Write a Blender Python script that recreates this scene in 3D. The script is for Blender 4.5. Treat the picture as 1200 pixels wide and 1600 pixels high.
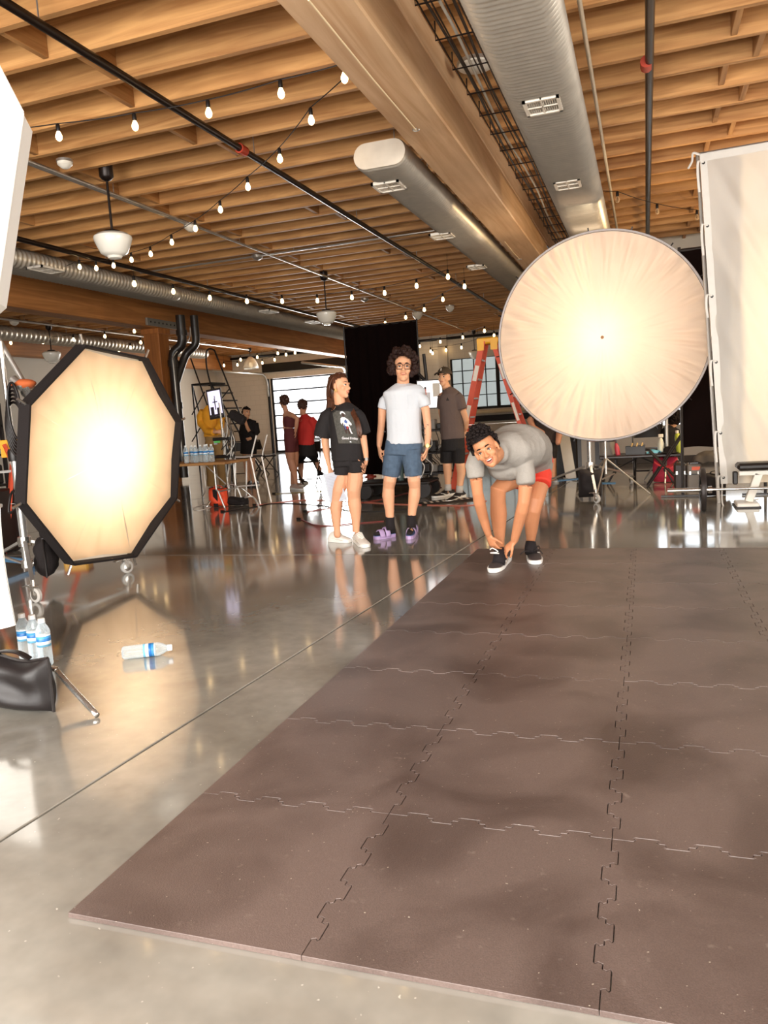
import bpy, math, random
import numpy as np
from mathutils import Vector, Matrix, noise
random.seed(7)
for o in list(bpy.data.objects): bpy.data.objects.remove(o)
SC = bpy.context.scene
COL = SC.collection

# ------------------------------------------------------------------ camera
EYE = 1.2                     # lens height above the floor, metres
FPX = 1200.0                  # focal length in pixels of the 1200 x 1600 frame
ROLL = math.atan(0.064)
PITCH = math.atan((800 - 651) * math.cos(ROLL) / FPX)
_dn = np.array([math.sin(ROLL)*math.cos(PITCH), math.cos(ROLL)*math.cos(PITCH), math.sin(PITCH)])
_fw = np.array([1008 - 600.0, (651 - 0.064*408) - 800.0, FPX]); _fw /= np.linalg.norm(_fw)
_fw = _fw - _dn*_fw.dot(_dn); _fw /= np.linalg.norm(_fw)
_up = -_dn
_rt = np.cross(_fw, _up)
if _rt[0] < 0: _rt = -_rt
cam_data = bpy.data.cameras.new('camera')
cam_data.sensor_fit = 'HORIZONTAL'; cam_data.sensor_width = 36.0; cam_data.lens = 36.0*FPX/1200.0
cam_data.clip_start = 0.05; cam_data.clip_end = 300
cam = bpy.data.objects.new('camera', cam_data); COL.objects.link(cam)
cx = Vector((_rt[0], _fw[0], _up[0])); cd = Vector((_rt[1], _fw[1], _up[1])); cf = Vector((_rt[2], _fw[2], _up[2]))
cam.matrix_world = Matrix(((cx.x, -cd.x, -cf.x, 0), (cx.y, -cd.y, -cf.y, 0), (cx.z, -cd.z, -cf.z, EYE), (0, 0, 0, 1)))
SC.camera = cam

# surveying helpers: where a sight line meets the floor / a height / a depth in the building
def sight(px, py):
    c = np.array([px - 600.0, py - 800.0, FPX]); return np.array([c @ _rt, c @ _fw, c @ _up])
def F(px, py, z=0.0):
    r = sight(px, py); p = r*((z - EYE)/r[2]); return Vector((p[0], p[1], z))
def PY(px, py, Y):
    r = sight(px, py); p = r*(Y/r[1]); return Vector((p[0], Y, p[2] + EYE))
def PX(px, py, X):
    r = sight(px, py); p = r*(X/r[0]); return Vector((X, p[1], p[2] + EYE))

# ------------------------------------------------------------------ view + world + daylight
vs = SC.view_settings
vs.view_transform = 'Standard'; vs.look = 'None'; vs.gamma = 1.0; vs.use_curve_mapping = False
vs.exposure = 0.7
world = bpy.data.worlds.new('sky'); SC.world = world; world.use_nodes = True
bg = world.node_tree.nodes['Background']
bg.inputs[0].default_value = (0.93, 0.96, 1.0, 1); bg.inputs[1].default_value = 3.0
def area_light(name, loc, target, sx, sy, power, col):
    d = bpy.data.lights.new(name, 'AREA'); d.shape = 'RECTANGLE'; d.size = sx; d.size_y = sy
    d.energy = power; d.color = col
    o = bpy.data.objects.new(name, d); COL.objects.link(o); o.location = loc
    o.rotation_euler = (Vector(target) - Vector(loc)).to_track_quat('-Z', 'Y').to_euler()
    return o
# daylight through the tall glazed doors behind the photographer and along the near right side
area_light('daylight_rear_doors', (-1.5, -2.2, 2.0), (-1.3, 3.6, .5), 9.0, 3.0, 640, (1.0, 0.94, 0.86))
area_light('daylight_right_windows', (8.6, 2.5, 2.2), (1, 3.5, .6), 6.0, 2.4, 260, (1.0, 0.93, 0.84))
area_light('daylight_roller_door', (-11.85, 28.2, 1.6), (-9, 15, 1.4), 2.7, 2.6, 330, (1.0, 0.97, 0.92))


# ------------------------------------------------------------------ materials
MATS = {}
def node_mat(name):
    m = bpy.data.materials.new(name); m.use_nodes = True
    nt = m.node_tree; b = nt.nodes['Principled BSDF']; MATS[name] = m
    return m, nt, b
def srgb(r, g, b):
    f = lambda c: c/12.92 if c <= 0.04045 else ((c + 0.055)/1.055)**2.4
    return (f(r/255), f(g/255), f(b/255), 1)
def plain(name, rgb, rough=0.6, metal=0.0, var=0.08, scale=12, bump=0.0, bscale=60, coat=0.0, spec=0.5, sss=0.0):
    """base colour with a little procedural variation and fine relief"""
    m, nt, b = node_mat(name)
    c = srgb(*rgb)
    tc = nt.nodes.new('ShaderNodeTexCoord')
    n = nt.nodes.new('ShaderNodeTexNoise'); n.inputs['Scale'].default_value = scale; n.inputs['Detail'].default_value = 4
    nt.links.new(tc.outputs['Object'], n.inputs['Vector'])
    mix = nt.nodes.new('ShaderNodeMix'); mix.data_type = 'RGBA'
    mix.inputs[6].default_value = tuple(max(0, v*(1 - var)) for v in c[:3]) + (1,)
    mix.inputs[7].default_value = tuple(min(1, v*(1 + var)) for v in c[:3]) + (1,)
    nt.links.new(n.outputs['Fac'], mix.inputs[0]); nt.links.new(mix.outputs[2], b.inputs['Base Color'])
    b.inputs['Roughness'].default_value = rough; b.inputs['Metallic'].default_value = metal
    b.inputs['Specular IOR Level'].default_value = spec
    if coat: b.inputs['Coat Weight'].default_value = coat
    if sss:
        b.inputs['Subsurface Weight'].default_value = sss; b.inputs['Subsurface Radius'].default_value = (0.02, 0.008, 0.005)
    if bump:
        n2 = nt.nodes.new('ShaderNodeTexNoise'); n2.inputs['Scale'].default_value = bscale; n2.inputs['Detail'].default_value = 3
        nt.links.new(tc.outputs['Object'], n2.inputs['Vector'])
        bp = nt.nodes.new('ShaderNodeBump'); bp.inputs['Strength'].default_value = bump; bp.inputs['Distance'].default_value = 0.02
        nt.links.new(n2.outputs['Fac'], bp.inputs['Height']); nt.links.new(bp.outputs['Normal'], b.inputs['Normal'])
    return m
def wood(name, dark, light, axis=0, rough=0.55, grain=14.0):
    m, nt, b = node_mat(name)
    tc = nt.nodes.new('ShaderNodeTexCoord'); mp = nt.nodes.new('ShaderNodeMapping')
    oi = nt.nodes.new('ShaderNodeObjectInfo')
    s = [grain, grain, grain]; s[axis] = grain*0.06
    mp.inputs['Scale'].default_value = s
    ad = nt.nodes.new('ShaderNodeVectorMath'); ad.operation = 'ADD'
    ml = nt.nodes.new('ShaderNodeMath'); ml.operation = 'MULTIPLY'; ml.inputs[1].default_value = 37.0
    nt.links.new(oi.outputs['Random'], ml.inputs[0]); nt.links.new(tc.outputs['Object'], ad.inputs[0]); nt.links.new(ml.outputs[0], ad.inputs[1])
    nt.links.new(ad.outputs[0], mp.inputs['Vector'])
    n = nt.nodes.new('ShaderNodeTexNoise'); n.inputs['Scale'].default_value = 1.0; n.inputs['Detail'].default_value = 6; n.inputs['Distortion'].default_value = 1.6
    nt.links.new(mp.outputs[0], n.inputs['Vector'])
    n2 = nt.nodes.new('ShaderNodeTexNoise'); n2.inputs['Scale'].default_value = 1.3; n2.inputs['Detail'].default_value = 3
    nt.links.new(ad.outputs[0], n2.inputs['Vector'])
    r = nt.nodes.new('ShaderNodeValToRGB'); r.color_ramp.elements[0].color = srgb(*dark); r.color_ramp.elements[1].color = srgb(*light)
    r.color_ramp.elements[0].position = 0.28; r.color_ramp.elements[1].position = 0.68
    nt.links.new(n.outputs['Fac'], r.inputs[0])
    hs = nt.nodes.new('ShaderNodeHueSaturation')
    mr = nt.nodes.new('ShaderNodeMapRange'); mr.inputs['To Min'].default_value = 0.86; mr.inputs['To Max'].default_value = 1.12
    nt.links.new(oi.outputs['Random'], mr.inputs[0]); nt.links.new(mr.outputs[0], hs.inputs['Value'])
    mx = nt.nodes.new('ShaderNodeMix'); mx.data_type = 'RGBA'; mx.blend_type = 'MULTIPLY'; mx.inputs[0].default_value = 0.35
    nt.links.new(r.outputs[0], mx.inputs[6]); nt.links.new(n2.outputs['Fac'], mx.inputs[7])
    nt.links.new(mx.outputs[2], hs.inputs['Color']); nt.links.new(hs.outputs[0], b.inputs['Base Color'])
    b.inputs['Roughness'].default_value = rough
    bp = nt.nodes.new('ShaderNodeBump'); bp.inputs['Strength'].default_value = 0.25; bp.inputs['Distance'].default_value = 0.004
    nt.links.new(n.outputs['Fac'], bp.inputs['Height']); nt.links.new(bp.outputs[0], b.inputs['Normal'])
    return m
def emit(name, rgb, strength):
    m, nt, b = node_mat(name)
    b.inputs['Base Color'].default_value = srgb(*rgb); b.inputs['Emission Color'].default_value = srgb(*rgb)
    b.inputs['Emission Strength'].default_value = strength
    return m
def scrim(name, rgb, trans=0.7):
    """thin diffusion cloth: part diffuse reflection, part diffuse transmission"""
    m, nt, b = node_mat(name)
    t = nt.nodes.new('ShaderNodeBsdfTranslucent'); t.inputs['Color'].default_value = srgb(*rgb)
    b.inputs['Base Color'].default_value = srgb(*rgb); b.inputs['Roughness'].default_value = 0.8; b.inputs['Specular IOR Level'].default_value = 0.2
    mx = nt.nodes.new('ShaderNodeMixShader'); mx.inputs[0].default_value = trans
    out = nt.nodes['Material Output']
    nt.links.new(b.outputs[0], mx.inputs[1]); nt.links.new(t.outputs[0], mx.inputs[2]); nt.links.new(mx.outputs[0], out.inputs[0])
    return m
def glass(name, rgb=(255, 255, 255), rough=0.05, alpha=0.25):
    """thin clear plastic or pane: mostly see-through with a sheen"""
    m, nt, b = node_mat(name)
    b.inputs['Base Color'].default_value = srgb(*rgb); b.inputs['Roughness'].default_value = rough
    tr = nt.nodes.new('ShaderNodeBsdfTransparent'); tr.inputs[0].default_value = srgb(*rgb)
    fr = nt.nodes.new('ShaderNodeLayerWeight'); fr.inputs[0].default_value = 0.35
    mr = nt.nodes.new('ShaderNodeMapRange'); mr.inputs['To Min'].default_value = alpha; mr.inputs['To Max'].default_value = 0.95
    nt.links.new(fr.outputs['Facing'], mr.inputs[0])
    mx = nt.nodes.new('ShaderNodeMixShader'); nt.links.new(mr.outputs[0], mx.inputs[0])
    nt.links.new(tr.outputs[0], mx.inputs[1]); nt.links.new(b.outputs[0], mx.inputs[2])
    nt.links.new(mx.outputs[0], nt.nodes['Material Output'].inputs[0])
    return m

# ------------------------------------------------------------------ mesh helpers
def nrm(v):
    v = Vector(v); return v.normalized() if v.length > 1e-9 else Vector((0, 0, 1))
def frame(t, side=None):
    t = nrm(t)
    if side is None: side = Vector((0, 0, 1)).cross(t) if abs(t.z) < 0.95 else Vector((1, 0, 0))
    u = Vector(side) - t*Vector(side).dot(t); u = nrm(u); return u, t.cross(u)
class MB:
    def __init__(s): s.v = []; s.f = []; s.m = []; s.cur = 0
    def add(s, vs, fs):
        n = len(s.v); s.v += [tuple(p) for p in vs]; s.f += [tuple(i + n for i in f) for f in fs]; s.m += [s.cur]*len(fs); return s
    def box(s, c, d, rz=0, rot=None, bev=0.0):
        x, y, z = d[0]/2, d[1]/2, d[2]/2
        R = rot if rot is not None else Matrix.Rotation(rz, 3, 'Z')
        c = Vector(c)
        if bev > 0:
            b = min(bev, x*.9, y*.9, z*.9); P = []
            for sx in (-1, 1):
                for sy in (-1, 1):
                    for sz in (-1, 1):
                        P += [(sx*(x-b), sy*(y-b), sz*z), (sx*(x-b), sy*y, sz*(z-b)), (sx*x, sy*(y-b), sz*(z-b))]
            idx = lambda sx, sy, sz, k: ((((sx+1)//2)*2 + (sy+1)//2)*2 + (sz+1)//2)*3 + k
            fs = []
            for z_ in (-1, 1): fs.append([idx(a, b_, z_, 0) for a, b_ in ((-1,-1),(1,-1),(1,1),(-1,1))][::z_])
            for y_ in (-1, 1): fs.append([idx(a, y_, b_, 1) for a, b_ in ((-1,-1),(1,-1),(1,1),(-1,1))][::-y_])
            for x_ in (-1, 1): fs.append([idx(x_, a, b_, 2) for a, b_ in ((-1,-1),(1,-1),(1,1),(-1,1))][::x_])
            for a in (-1, 1):
                for b_ in (-1, 1):
                    fs.append([idx(-1, a, b_, 0), idx(1, a, b_, 0), idx(1, a, b_, 1), idx(-1, a, b_, 1)][::-a*b_])
                    fs.append([idx(a, -1, b_, 0), idx(a, 1, b_, 0), idx(a, 1, b_, 2), idx(a, -1, b_, 2)][::a*b_])
                    fs.append([idx(a, b_, -1, 1), idx(a, b_, 1, 1), idx(a, b_, 1, 2), idx(a, b_, -1, 2)][::-a*b_])
                    for c_ in (-1, 1): fs.append([idx(a, b_, c_, 0), idx(a, b_, c_, 1), idx(a, b_, c_, 2)][::-a*b_*c_])
            return s.add([c + R @ Vector(p) for p in P], fs)
        P = [(-x,-y,-z),(x,-y,-z),(x,y,-z),(-x,y,-z),(-x,-y,z),(x,-y,z),(x,y,z),(-x,y,z)]
        return s.add([c + R @ Vector(p) for p in P], [(3,2,1,0),(4,5,6,7),(0,1,5,4),(1,2,6,5),(2,3,7,6),(3,0,4,7)])
    def bar(s, p0, p1, w, h, side=None, bev=0.0):
        p0 = Vector(p0); p1 = Vector(p1); t = p1 - p0; u, v = frame(t, side); tt = nrm(t)
        R = Matrix((tt, u, v)).transposed()
        return s.box((p0 + p1)/2, (t.length, w, h), rot=R, bev=bev)
    def tube(s, pts, r, n=8, flat=1.0, side=None, cap=True, rounded=False):
        """loft of (elliptic) rings along a polyline; r = number or list; list items may be (ru, rv)"""
        pts = [Vector(p) for p in pts]; k = len(pts)
        rr = [r]*k if isinstance(r, (int, float)) else list(r)
        rr = [(q, q*flat) if isinstance(q, (int, float)) else q for q in rr]
        if rounded:
            t0 = nrm(pts[0] - pts[1]); t1 = nrm(pts[-1] - pts[-2])
            a, b = rr[0], rr[-1]; m0 = min(a); m1 = min(b)
            pts = [pts[0] + t0*m0*.92, pts[0] + t0*m0*.6] + pts + [pts[-1] + t1*m1*.6, pts[-1] + t1*m1*.92]
            rr = [(a[0]*.38, a[1]*.38), (a[0]*.8, a[1]*.8)] + rr + [(b[0]*.8, b[1]*.8), (b[0]*.38, b[1]*.38)]; k = len(pts)
        vs = []; u = None
        for i in range(k):
            t = nrm((pts[min(i+1, k-1)] - pts[max(i-1, 0)]))
            u, v = frame(t, side if side is not None else u)
            for j in range(n):
                a = 2*math.pi*j/n
                vs.append(pts[i] + u*(math.cos(a)*rr[i][0]) + v*(math.sin(a)*rr[i][1]))
        fs = [(i*n + j, i*n + (j+1) % n, (i+1)*n + (j+1) % n, (i+1)*n + j) for i in range(k-1) for j in range(n)]
        if cap: fs += [tuple(range(n))[::-1], tuple((k-1)*n + j for j in range(n))]
        return s.add(vs, fs)
    def cyl(s, p0, p1, r0, r1=None, n=16): return s.tube([p0, p1], [r0, r0 if r1 is None else r1], n)
    def lathe(s, prof, n=24, c=(0, 0, 0), axis=(0, 0, 1)):
        """prof = [(radius, height)...] turned about axis"""
        c = Vector(c); t = nrm(axis); u, v = frame(t); vs = []; k = len(prof)
        for r, h in prof:
            for j in range(n):
                a = 2*math.pi*j/n; vs.append(c + t*h + u*(math.cos(a)*r) + v*(math.sin(a)*r))
        fs = [(i*n + j, i*n + (j+1) % n, (i+1)*n + (j+1) % n, (i+1)*n + j) for i in range(k-1) for j in range(n)]
        if prof[0][0] > 1e-5: fs.append(tuple(range(n))[::-1])
        if prof[-1][0] > 1e-5: fs.append(tuple((k-1)*n + j for j in range(n)))
        return s.add(vs, fs)
    def ell(s, c, r, n=12, m=8, R=None):
        """ellipsoid with radii r; R = 3x3 rotation"""
        c = Vector(c); R = R or Matrix.Identity(3); vs = [c + R @ Vector((0, 0, -r[2]))]
        for i in range(1, m):
            p = -math.pi/2 + math.pi*i/m
            for j in range(n):
                a = 2*math.pi*j/n
                vs.append(c + R @ Vector((r[0]*math.cos(p)*math.cos(a), r[1]*math.cos(p)*math.sin(a), r[2]*math.sin(p))))
        vs.append(c + R @ Vector((0, 0, r[2]))); L = len(vs) - 1
        fs = [(0, 1 + (j+1) % n, 1 + j) for j in range(n)]
        fs += [(1 + i*n + j, 1 + i*n + (j+1) % n, 1 + (i+1)*n + (j+1) % n, 1 + (i+1)*n + j) for i in range(m-2) for j in range(n)]
        fs += [(L, 1 + (m-2)*n + j, 1 + (m-2)*n + (j+1) % n) for j in range(n)]
        return s.add(vs, fs)
    def prism(s, poly, a, b, fn):
        """extrude a 2-D outline from a to b; fn(x, y, h) -> point"""
        n = len(poly); vs = [fn(x, y, a) for x, y in poly] + [fn(x, y, b) for x, y in poly]
        fs = [tuple(range(n))[::-1], tuple(range(n, 2*n))] + [(i, (i+1) % n, n + (i+1) % n, n + i) for i in range(n)]
        return s.add(vs, fs)
    def grid(s, nu, nv, fn, thick=None):
        vs = [fn(i/nu, j/nv) for j in range(nv+1) for i in range(nu+1)]; w = nu + 1
        return s.add(vs, [(j*w + i, j*w + i + 1, (j+1)*w + i + 1, (j+1)*w + i) for j in range(nv) for i in range(nu)])
    def build(s, name, mat, parent=None, smooth=False, loc=None):
        me = bpy.data.meshes.new(name); O = ORG.get(parent.as_pointer(), Vector()) if parent else (Vector(loc) if loc is not None else Vector())
        me.from_pydata([(p[0]-O.x, p[1]-O.y, p[2]-O.z) for p in s.v], [], s.f)
        for m in (mat if isinstance(mat, (list, tuple)) else [mat]): me.materials.append(m)
        if any(s.m): me.polygons.foreach_set('material_index', s.m)
        if smooth: me.shade_smooth()
        me.update(); o = bpy.data.objects.new(name, me); COL.objects.link(o)
        if smooth == 'auto':
            try: me.set_sharp_from_angle(angle=math.radians(40))
            except Exception: pass
        if parent: o.parent = parent
        elif loc is not None: o.location = loc
        ORG[o.as_pointer()] = O.copy()
        return o
ORG = {}
def tag(o, label, cat, group=None):
    o['label'] = label; o['category'] = cat
    if group: o['group'] = group
    return o
def thing(name, label, cat, loc=(0, 0, 0), group=None):
    o = bpy.data.objects.new(name, None); COL.objects.link(o); o.location = loc; o.empty_display_size = 0.1
    ORG[o.as_pointer()] = Vector(loc)
    return tag(o, label, cat, group)
def local(root):                       # let later parts be given in the thing's own coordinates
    ORG[root.as_pointer()] = Vector()
    return root
def struct(o): o['kind'] = 'structure'; return o
def dup(o, loc=None, rz=None, label=None, parent=None):
    c = o.copy(); COL.objects.link(c); c.parent = parent
    ORG[c.as_pointer()] = ORG.get(o.as_pointer(), Vector()).copy()
    if loc is not None: c.location = loc
    if rz is not None: c.rotation_euler = (0, 0, rz)
    if label: c['label'] = label
    for ch in list(o.children): dup(ch, parent=c)
    return c
def arc(c, r, a0, a1, n, u, v):
    c = Vector(c); u = Vector(u); v = Vector(v)
    return [c + u*(r*math.cos(a0 + (a1-a0)*i/n)) + v*(r*math.sin(a0 + (a1-a0)*i/n)) for i in range(n+1)]
def curve_pts(P, n=8):
    """Catmull-Rom through P"""
    P = [Vector(p) for p in P]; out = []
    for i in range(len(P)-1):
        a = P[max(i-1, 0)]; b = P[i]; c = P[i+1]; d = P[min(i+2, len(P)-1)]
        for k in range(n):
            t = k/n; out.append(0.5*((2*b) + (c-a)*t + (2*a-5*b+4*c-d)*t*t + (3*b-a-3*c+d)*t**3))
    return out + [P[-1]]
# ------------------------------------------------------------------ the building
ZJ = 4.05; DECK = 4.36; YB = 28.5; XL = -16.8; XR = 9.0; YR = -2.5; YP = 15.5; XP = -1.2
def concrete():
    m, nt, b = node_mat('polished_concrete')
    tc = nt.nodes.new('ShaderNodeTexCoord')
    def nz(sc, det=5, dist=0.0):
        n = nt.nodes.new('ShaderNodeTexNoise'); n.inputs['Scale'].default_value = sc; n.inputs['Detail'].default_value = det
        n.inputs['Distortion'].default_value = dist; nt.links.new(tc.outputs['Object'], n.inputs['Vector']); return n
    a = nz(0.9, 6, 0.8); g = nz(12, 2); sp = nz(60, 1)
    r = nt.nodes.new('ShaderNodeValToRGB'); e = r.color_ramp.elements
    e[0].position = 0.3; e[0].color = srgb(112, 107, 98); e[1].position = 0.72; e[1].color = srgb(160, 156, 147)
    nt.links.new(a.outputs['Fac'], r.inputs[0])
    mx = nt.nodes.new('ShaderNodeMix'); mx.data_type = 'RGBA'; mx.blend_type = 'OVERLAY'; mx.inputs[0].default_value = 0.22
    nt.links.new(r.outputs[0], mx.inputs[6]); nt.links.new(g.outputs['Fac'], mx.inputs[7])
    # pale flecks of aggregate
    rr = nt.nodes.new('ShaderNodeValToRGB'); rr.color_ramp.elements[0].position = 0.74; rr.color_ramp.elements[1].position = 0.84
    nt.links.new(sp.outputs['Fac'], rr.inputs[0])
    m2 = nt.nodes.new('ShaderNodeMix'); m2.data_type = 'RGBA'; m2.inputs[7].default_value = srgb(205, 200, 188)
    nt.links.new(rr.outputs[0], m2.inputs[0]); nt.links.new(mx.outputs[2], m2.inputs[6]); nt.links.new(m2.outputs[2], b.inputs['Base Color'])
    mr = nt.nodes.new('ShaderNodeMapRange'); mr.inputs['To Min'].default_value = 0.06; mr.inputs['To Max'].default_value = 0.17
    nt.links.new(a.outputs['Fac'], mr.inputs[0]); nt.links.new(mr.outputs[0], b.inputs['Roughness'])
    b.inputs['Specular IOR Level'].default_value = 0.9; b.inputs['Coat Weight'].default_value = 0.5; b.inputs['Coat Roughness'].default_value = 0.07
    bp = nt.nodes.new('ShaderNodeBump'); bp.inputs['Strength'].default_value = 0.006; bp.inputs['Distance'].default_value = 0.01
    w = nz(5, 2); nt.links.new(w.outputs['Fac'], bp.inputs['Height']); nt.links.new(bp.outputs[0], b.inputs['Normal'])
    return m
CONC = concrete()
GROOVE = plain('joint_sealant', (74, 66, 58), 0.8)
WALLP = plain('painted_wall', (214, 205, 190), 0.75, var=0.05, scale=1.2, bump=0.15, bscale=30)
def brickpaint():
    m, nt, b = node_mat('painted_brick')
    tc = nt.nodes.new('ShaderNodeTexCoord'); mp = nt.nodes.new('ShaderNodeMapping'); mp.inputs['Rotation'].default_value = (math.pi/2, 0, 0)
    br = nt.nodes.new('ShaderNodeTexBrick'); br.inputs['Scale'].default_value = 1.0
    br.inputs['Brick Width'].default_value = 0.42; br.inputs['Row Height'].default_value = 0.2; br.inputs['Mortar Size'].default_value = 0.008
    br.inputs['Color1'].default_value = srgb(224, 215, 200); br.inputs['Color2'].default_value = srgb(220, 211, 196); br.inputs['Mortar'].default_value = srgb(210, 201, 186)
    nt.links.new(tc.outputs['Object'], mp.inputs[0]); nt.links.new(mp.outputs[0], br.inputs['Vector']); nt.links.new(br.outputs[0], b.inputs['Base Color'])
    b.inputs['Roughness'].default_value = 0.8
    return m
BRICK = brickpaint()
TRIMW = plain('trim_paint', (196, 188, 174), 0.6)
BLACKM = plain('black_metal', (24, 20, 19), 0.45, 0.3)
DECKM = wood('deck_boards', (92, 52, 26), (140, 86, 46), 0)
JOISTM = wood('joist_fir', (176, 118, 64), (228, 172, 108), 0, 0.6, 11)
BEAMX = wood('glulam_beam', (216, 168, 120), (242, 202, 158), 1, 0.55, 9)
BEAMD = wood('old_beam', (166, 104, 52), (210, 142, 78), 1, 0.6, 8)
POSTM = wood('post_timber', (150, 88, 38), (196, 122, 58), 2, 0.6, 8)

# floor: a sealant bed and the slabs poured on it, parted by saw-cut joints
fl = struct(MB().box(((XL+XR)/2, (YR+YB)/2 + 3, -0.09), (XR-XL+0.6, YB-YR+7, 0.12)).build('floor', GROOVE))
def jx(Y): return -1.99 + 0.068*Y            # the long joint runs a touch off the grid
ycuts = [YR, -1.0, 6.27, 11.4, 16.6, 22, YB]
xoff = [-14.2, -10.2, -6.1, 0, 4.2, 8.3]
g = 0.006
for j in range(len(ycuts)-1):
    y0, y1 = ycuts[j] + g, ycuts[j+1] - g
    cols = [None] + xoff + [None]
    for i in range(len(cols)-1):
        xa = lambda Y, c=cols[i]: XL - .2 if c is None else jx(Y) + c + g
        xb = lambda Y, c=cols[i+1]: XR + .2 if c is None else jx(Y) + c - g
        ch = 0.003
        P = [(xa(y0), y0, -.04), (xb(y0), y0, -.04), (xb(y1), y1, -.04), (xa(y1), y1, -.04)]
        T = [(xa(y0)+ch, y0+ch, 0), (xb(y0)-ch, y0+ch, 0), (xb(y1)-ch, y1-ch, 0), (xa(y1)+ch, y1-ch, 0)]
        T0 = [(xa(y0), y0, -ch), (xb(y0), y0, -ch), (xb(y1), y1, -ch), (xa(y1), y1, -ch)]
        mb = MB().add(P + T0 + T, [(3, 2, 1, 0), (8, 9, 10, 11)] + [(a, (a+1) % 4, 4 + (a+1) % 4, 4 + a) for a in range(4)] + [(4+a, 4 + (a+1) % 4, 8 + (a+1) % 4, 8 + a) for a in range(4)])
        mb.build('concrete_slab', CONC, fl)
# ground outside the far roller door
struct(MB().box((-12, YB + 12, -0.06), (60, 23, 0.1)).build('trim_1', plain('outside_paving', (200, 196, 188), 0.9)))

# walls -------------------------------------------------------------
DX0, DX1, DZ = PY(421, 590, YB).x, PY(541, 590, YB).x, 3.02      # roller door opening
WX0, WX1 = PY(703, 563, YB).x, -1.6
WZ0, WZ1 = 1.32, 3.16
def wall_y(name, x0, x1, y, holes, mat, t=0.25):
    """wall across the building at depth y with rectangular openings (xa, xb, za, zb)"""
    xs = sorted({x0, x1, *[h[0] for h in holes], *[h[1] for h in holes]}); mb = MB()
    for a, b in zip(xs[:-1], xs[1:]):
        hs = sorted([(h[2], h[3]) for h in holes if h[0] <= a + 1e-6 and h[1] >= b - 1e-6]); z = 0
        for za, zb in hs + [(DECK, DECK)]:
            if za - z > 0.01: mb.box(((a+b)/2, y + t/2, (z+za)/2), (b-a, t, za-z))
            z = zb
    return struct(mb.build(name, mat))
wall_y('wall_back', XL, XP, YB, [(DX0, DX1, 0, DZ), (WX0, WX1, WZ0, WZ1)], BRICK)
struct(MB().box((XL - .125, (YR+YB)/2, DECK/2), (0.25, YB-YR+.5, DECK)).build('wall_left', WALLP))
struct(MB().box((XP - .1, (YP+YB)/2 + .15, DECK/2), (0.2, YB-YP-.3, DECK)).build('wall_return', WALLP))
RX0, RX1 = 0.15, 3.4
wall_y('wall_right_back', XP, XR, YP, [(RX0, RX1, 0.62, 2.9)], WALLP)
mb = MB()
for za, zb in ((0, 0.8), (3.4, DECK)): mb.box((XR + .125, (YR+YP)/2, (za+zb)/2), (0.25, YP-YR+.5, zb-za))
for ya, yb in ((YR, -0.6), (5.6, YP)): mb.box((XR + .125, (ya+yb)/2, 2.1), (0.25, yb-ya, 2.6))
struct(mb.build('wall_right', WALLP))
wall_y('wall_rear', XL, XR, YR - .25, [(-6.2, 3.2, 0.1, 3.7)], WALLP)
struct(MB().box(((XP+XR)/2, YP - .012, .06), (XR-XP, .024, .12), bev=.004).build('baseboard_right', plain('baseboard_dark', (70, 60, 52), 0.5)))
struct(MB().box(((XL+DX0)/2, YB - .012, .06), (DX0-XL-.2, .024, .12), bev=.004).build('baseboard_back', TRIMW))
# pilasters on the back wall
for i, x in enumerate((PY(693, 560, YB).x, PY(346, 600, YB).x)):
    struct(MB().box((x, YB - .07, DECK/2), (0.36, .14, DECK), bev=.01).build('trim_%d' % (i+2), WALLP))
struct(MB().tube([(XL, YB-.1, ZJ-.12), (XP-.3, YB-.1, ZJ-.12)], 0.05, 8).build('trim_4', BLACKM))
struct(MB().box(((DX0+DX1)/2, YB - .06, DZ + .42), (DX1-DX0+.5, .12, .34), bev=.01).build('trim_5', BLACKM))

# ceiling: deck, joists, blocking, as pieces of the ceiling ------------
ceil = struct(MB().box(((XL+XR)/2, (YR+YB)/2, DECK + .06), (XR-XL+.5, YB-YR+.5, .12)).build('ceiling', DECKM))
DY = 0.521; Y0J = 6.73
ys = [Y0J + DY*k for k in range(-18, 42) if Y0J + DY*k < YB - .1]
jl, jh = XR - XL - .02, DECK - ZJ
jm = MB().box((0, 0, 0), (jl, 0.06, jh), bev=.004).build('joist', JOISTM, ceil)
for k, y in enumerate(ys):
    o = jm if k == 0 else dup(jm, parent=ceil)
    o.location = ((XL+XR)/2, y, (ZJ+DECK)/2 + random.uniform(-.006, .004))
bm_ = MB().box((0, 0, 0), (0.05, DY - .064, jh*.94), bev=.004).build('blocking', wood('blocking_fir', (160, 104, 54), (204, 150, 90), 1, .6, 11), ceil)
first = True
for k, y in enumerate(ys):
    for x0 in (-14.2, -11.8, -7.9, -5.9, -4.15, 0.85, 3.4):
        r = random.random()
        if x0 in (-7.9, -4.15) and r < 0.4: continue
        o = bm_ if first else dup(bm_, parent=ceil); first = False
        o.location = (x0 + (0.11 if k % 2 else -0.11) + random.uniform(-.02, .02), y + DY/2, ZJ + jh*.5)
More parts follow.
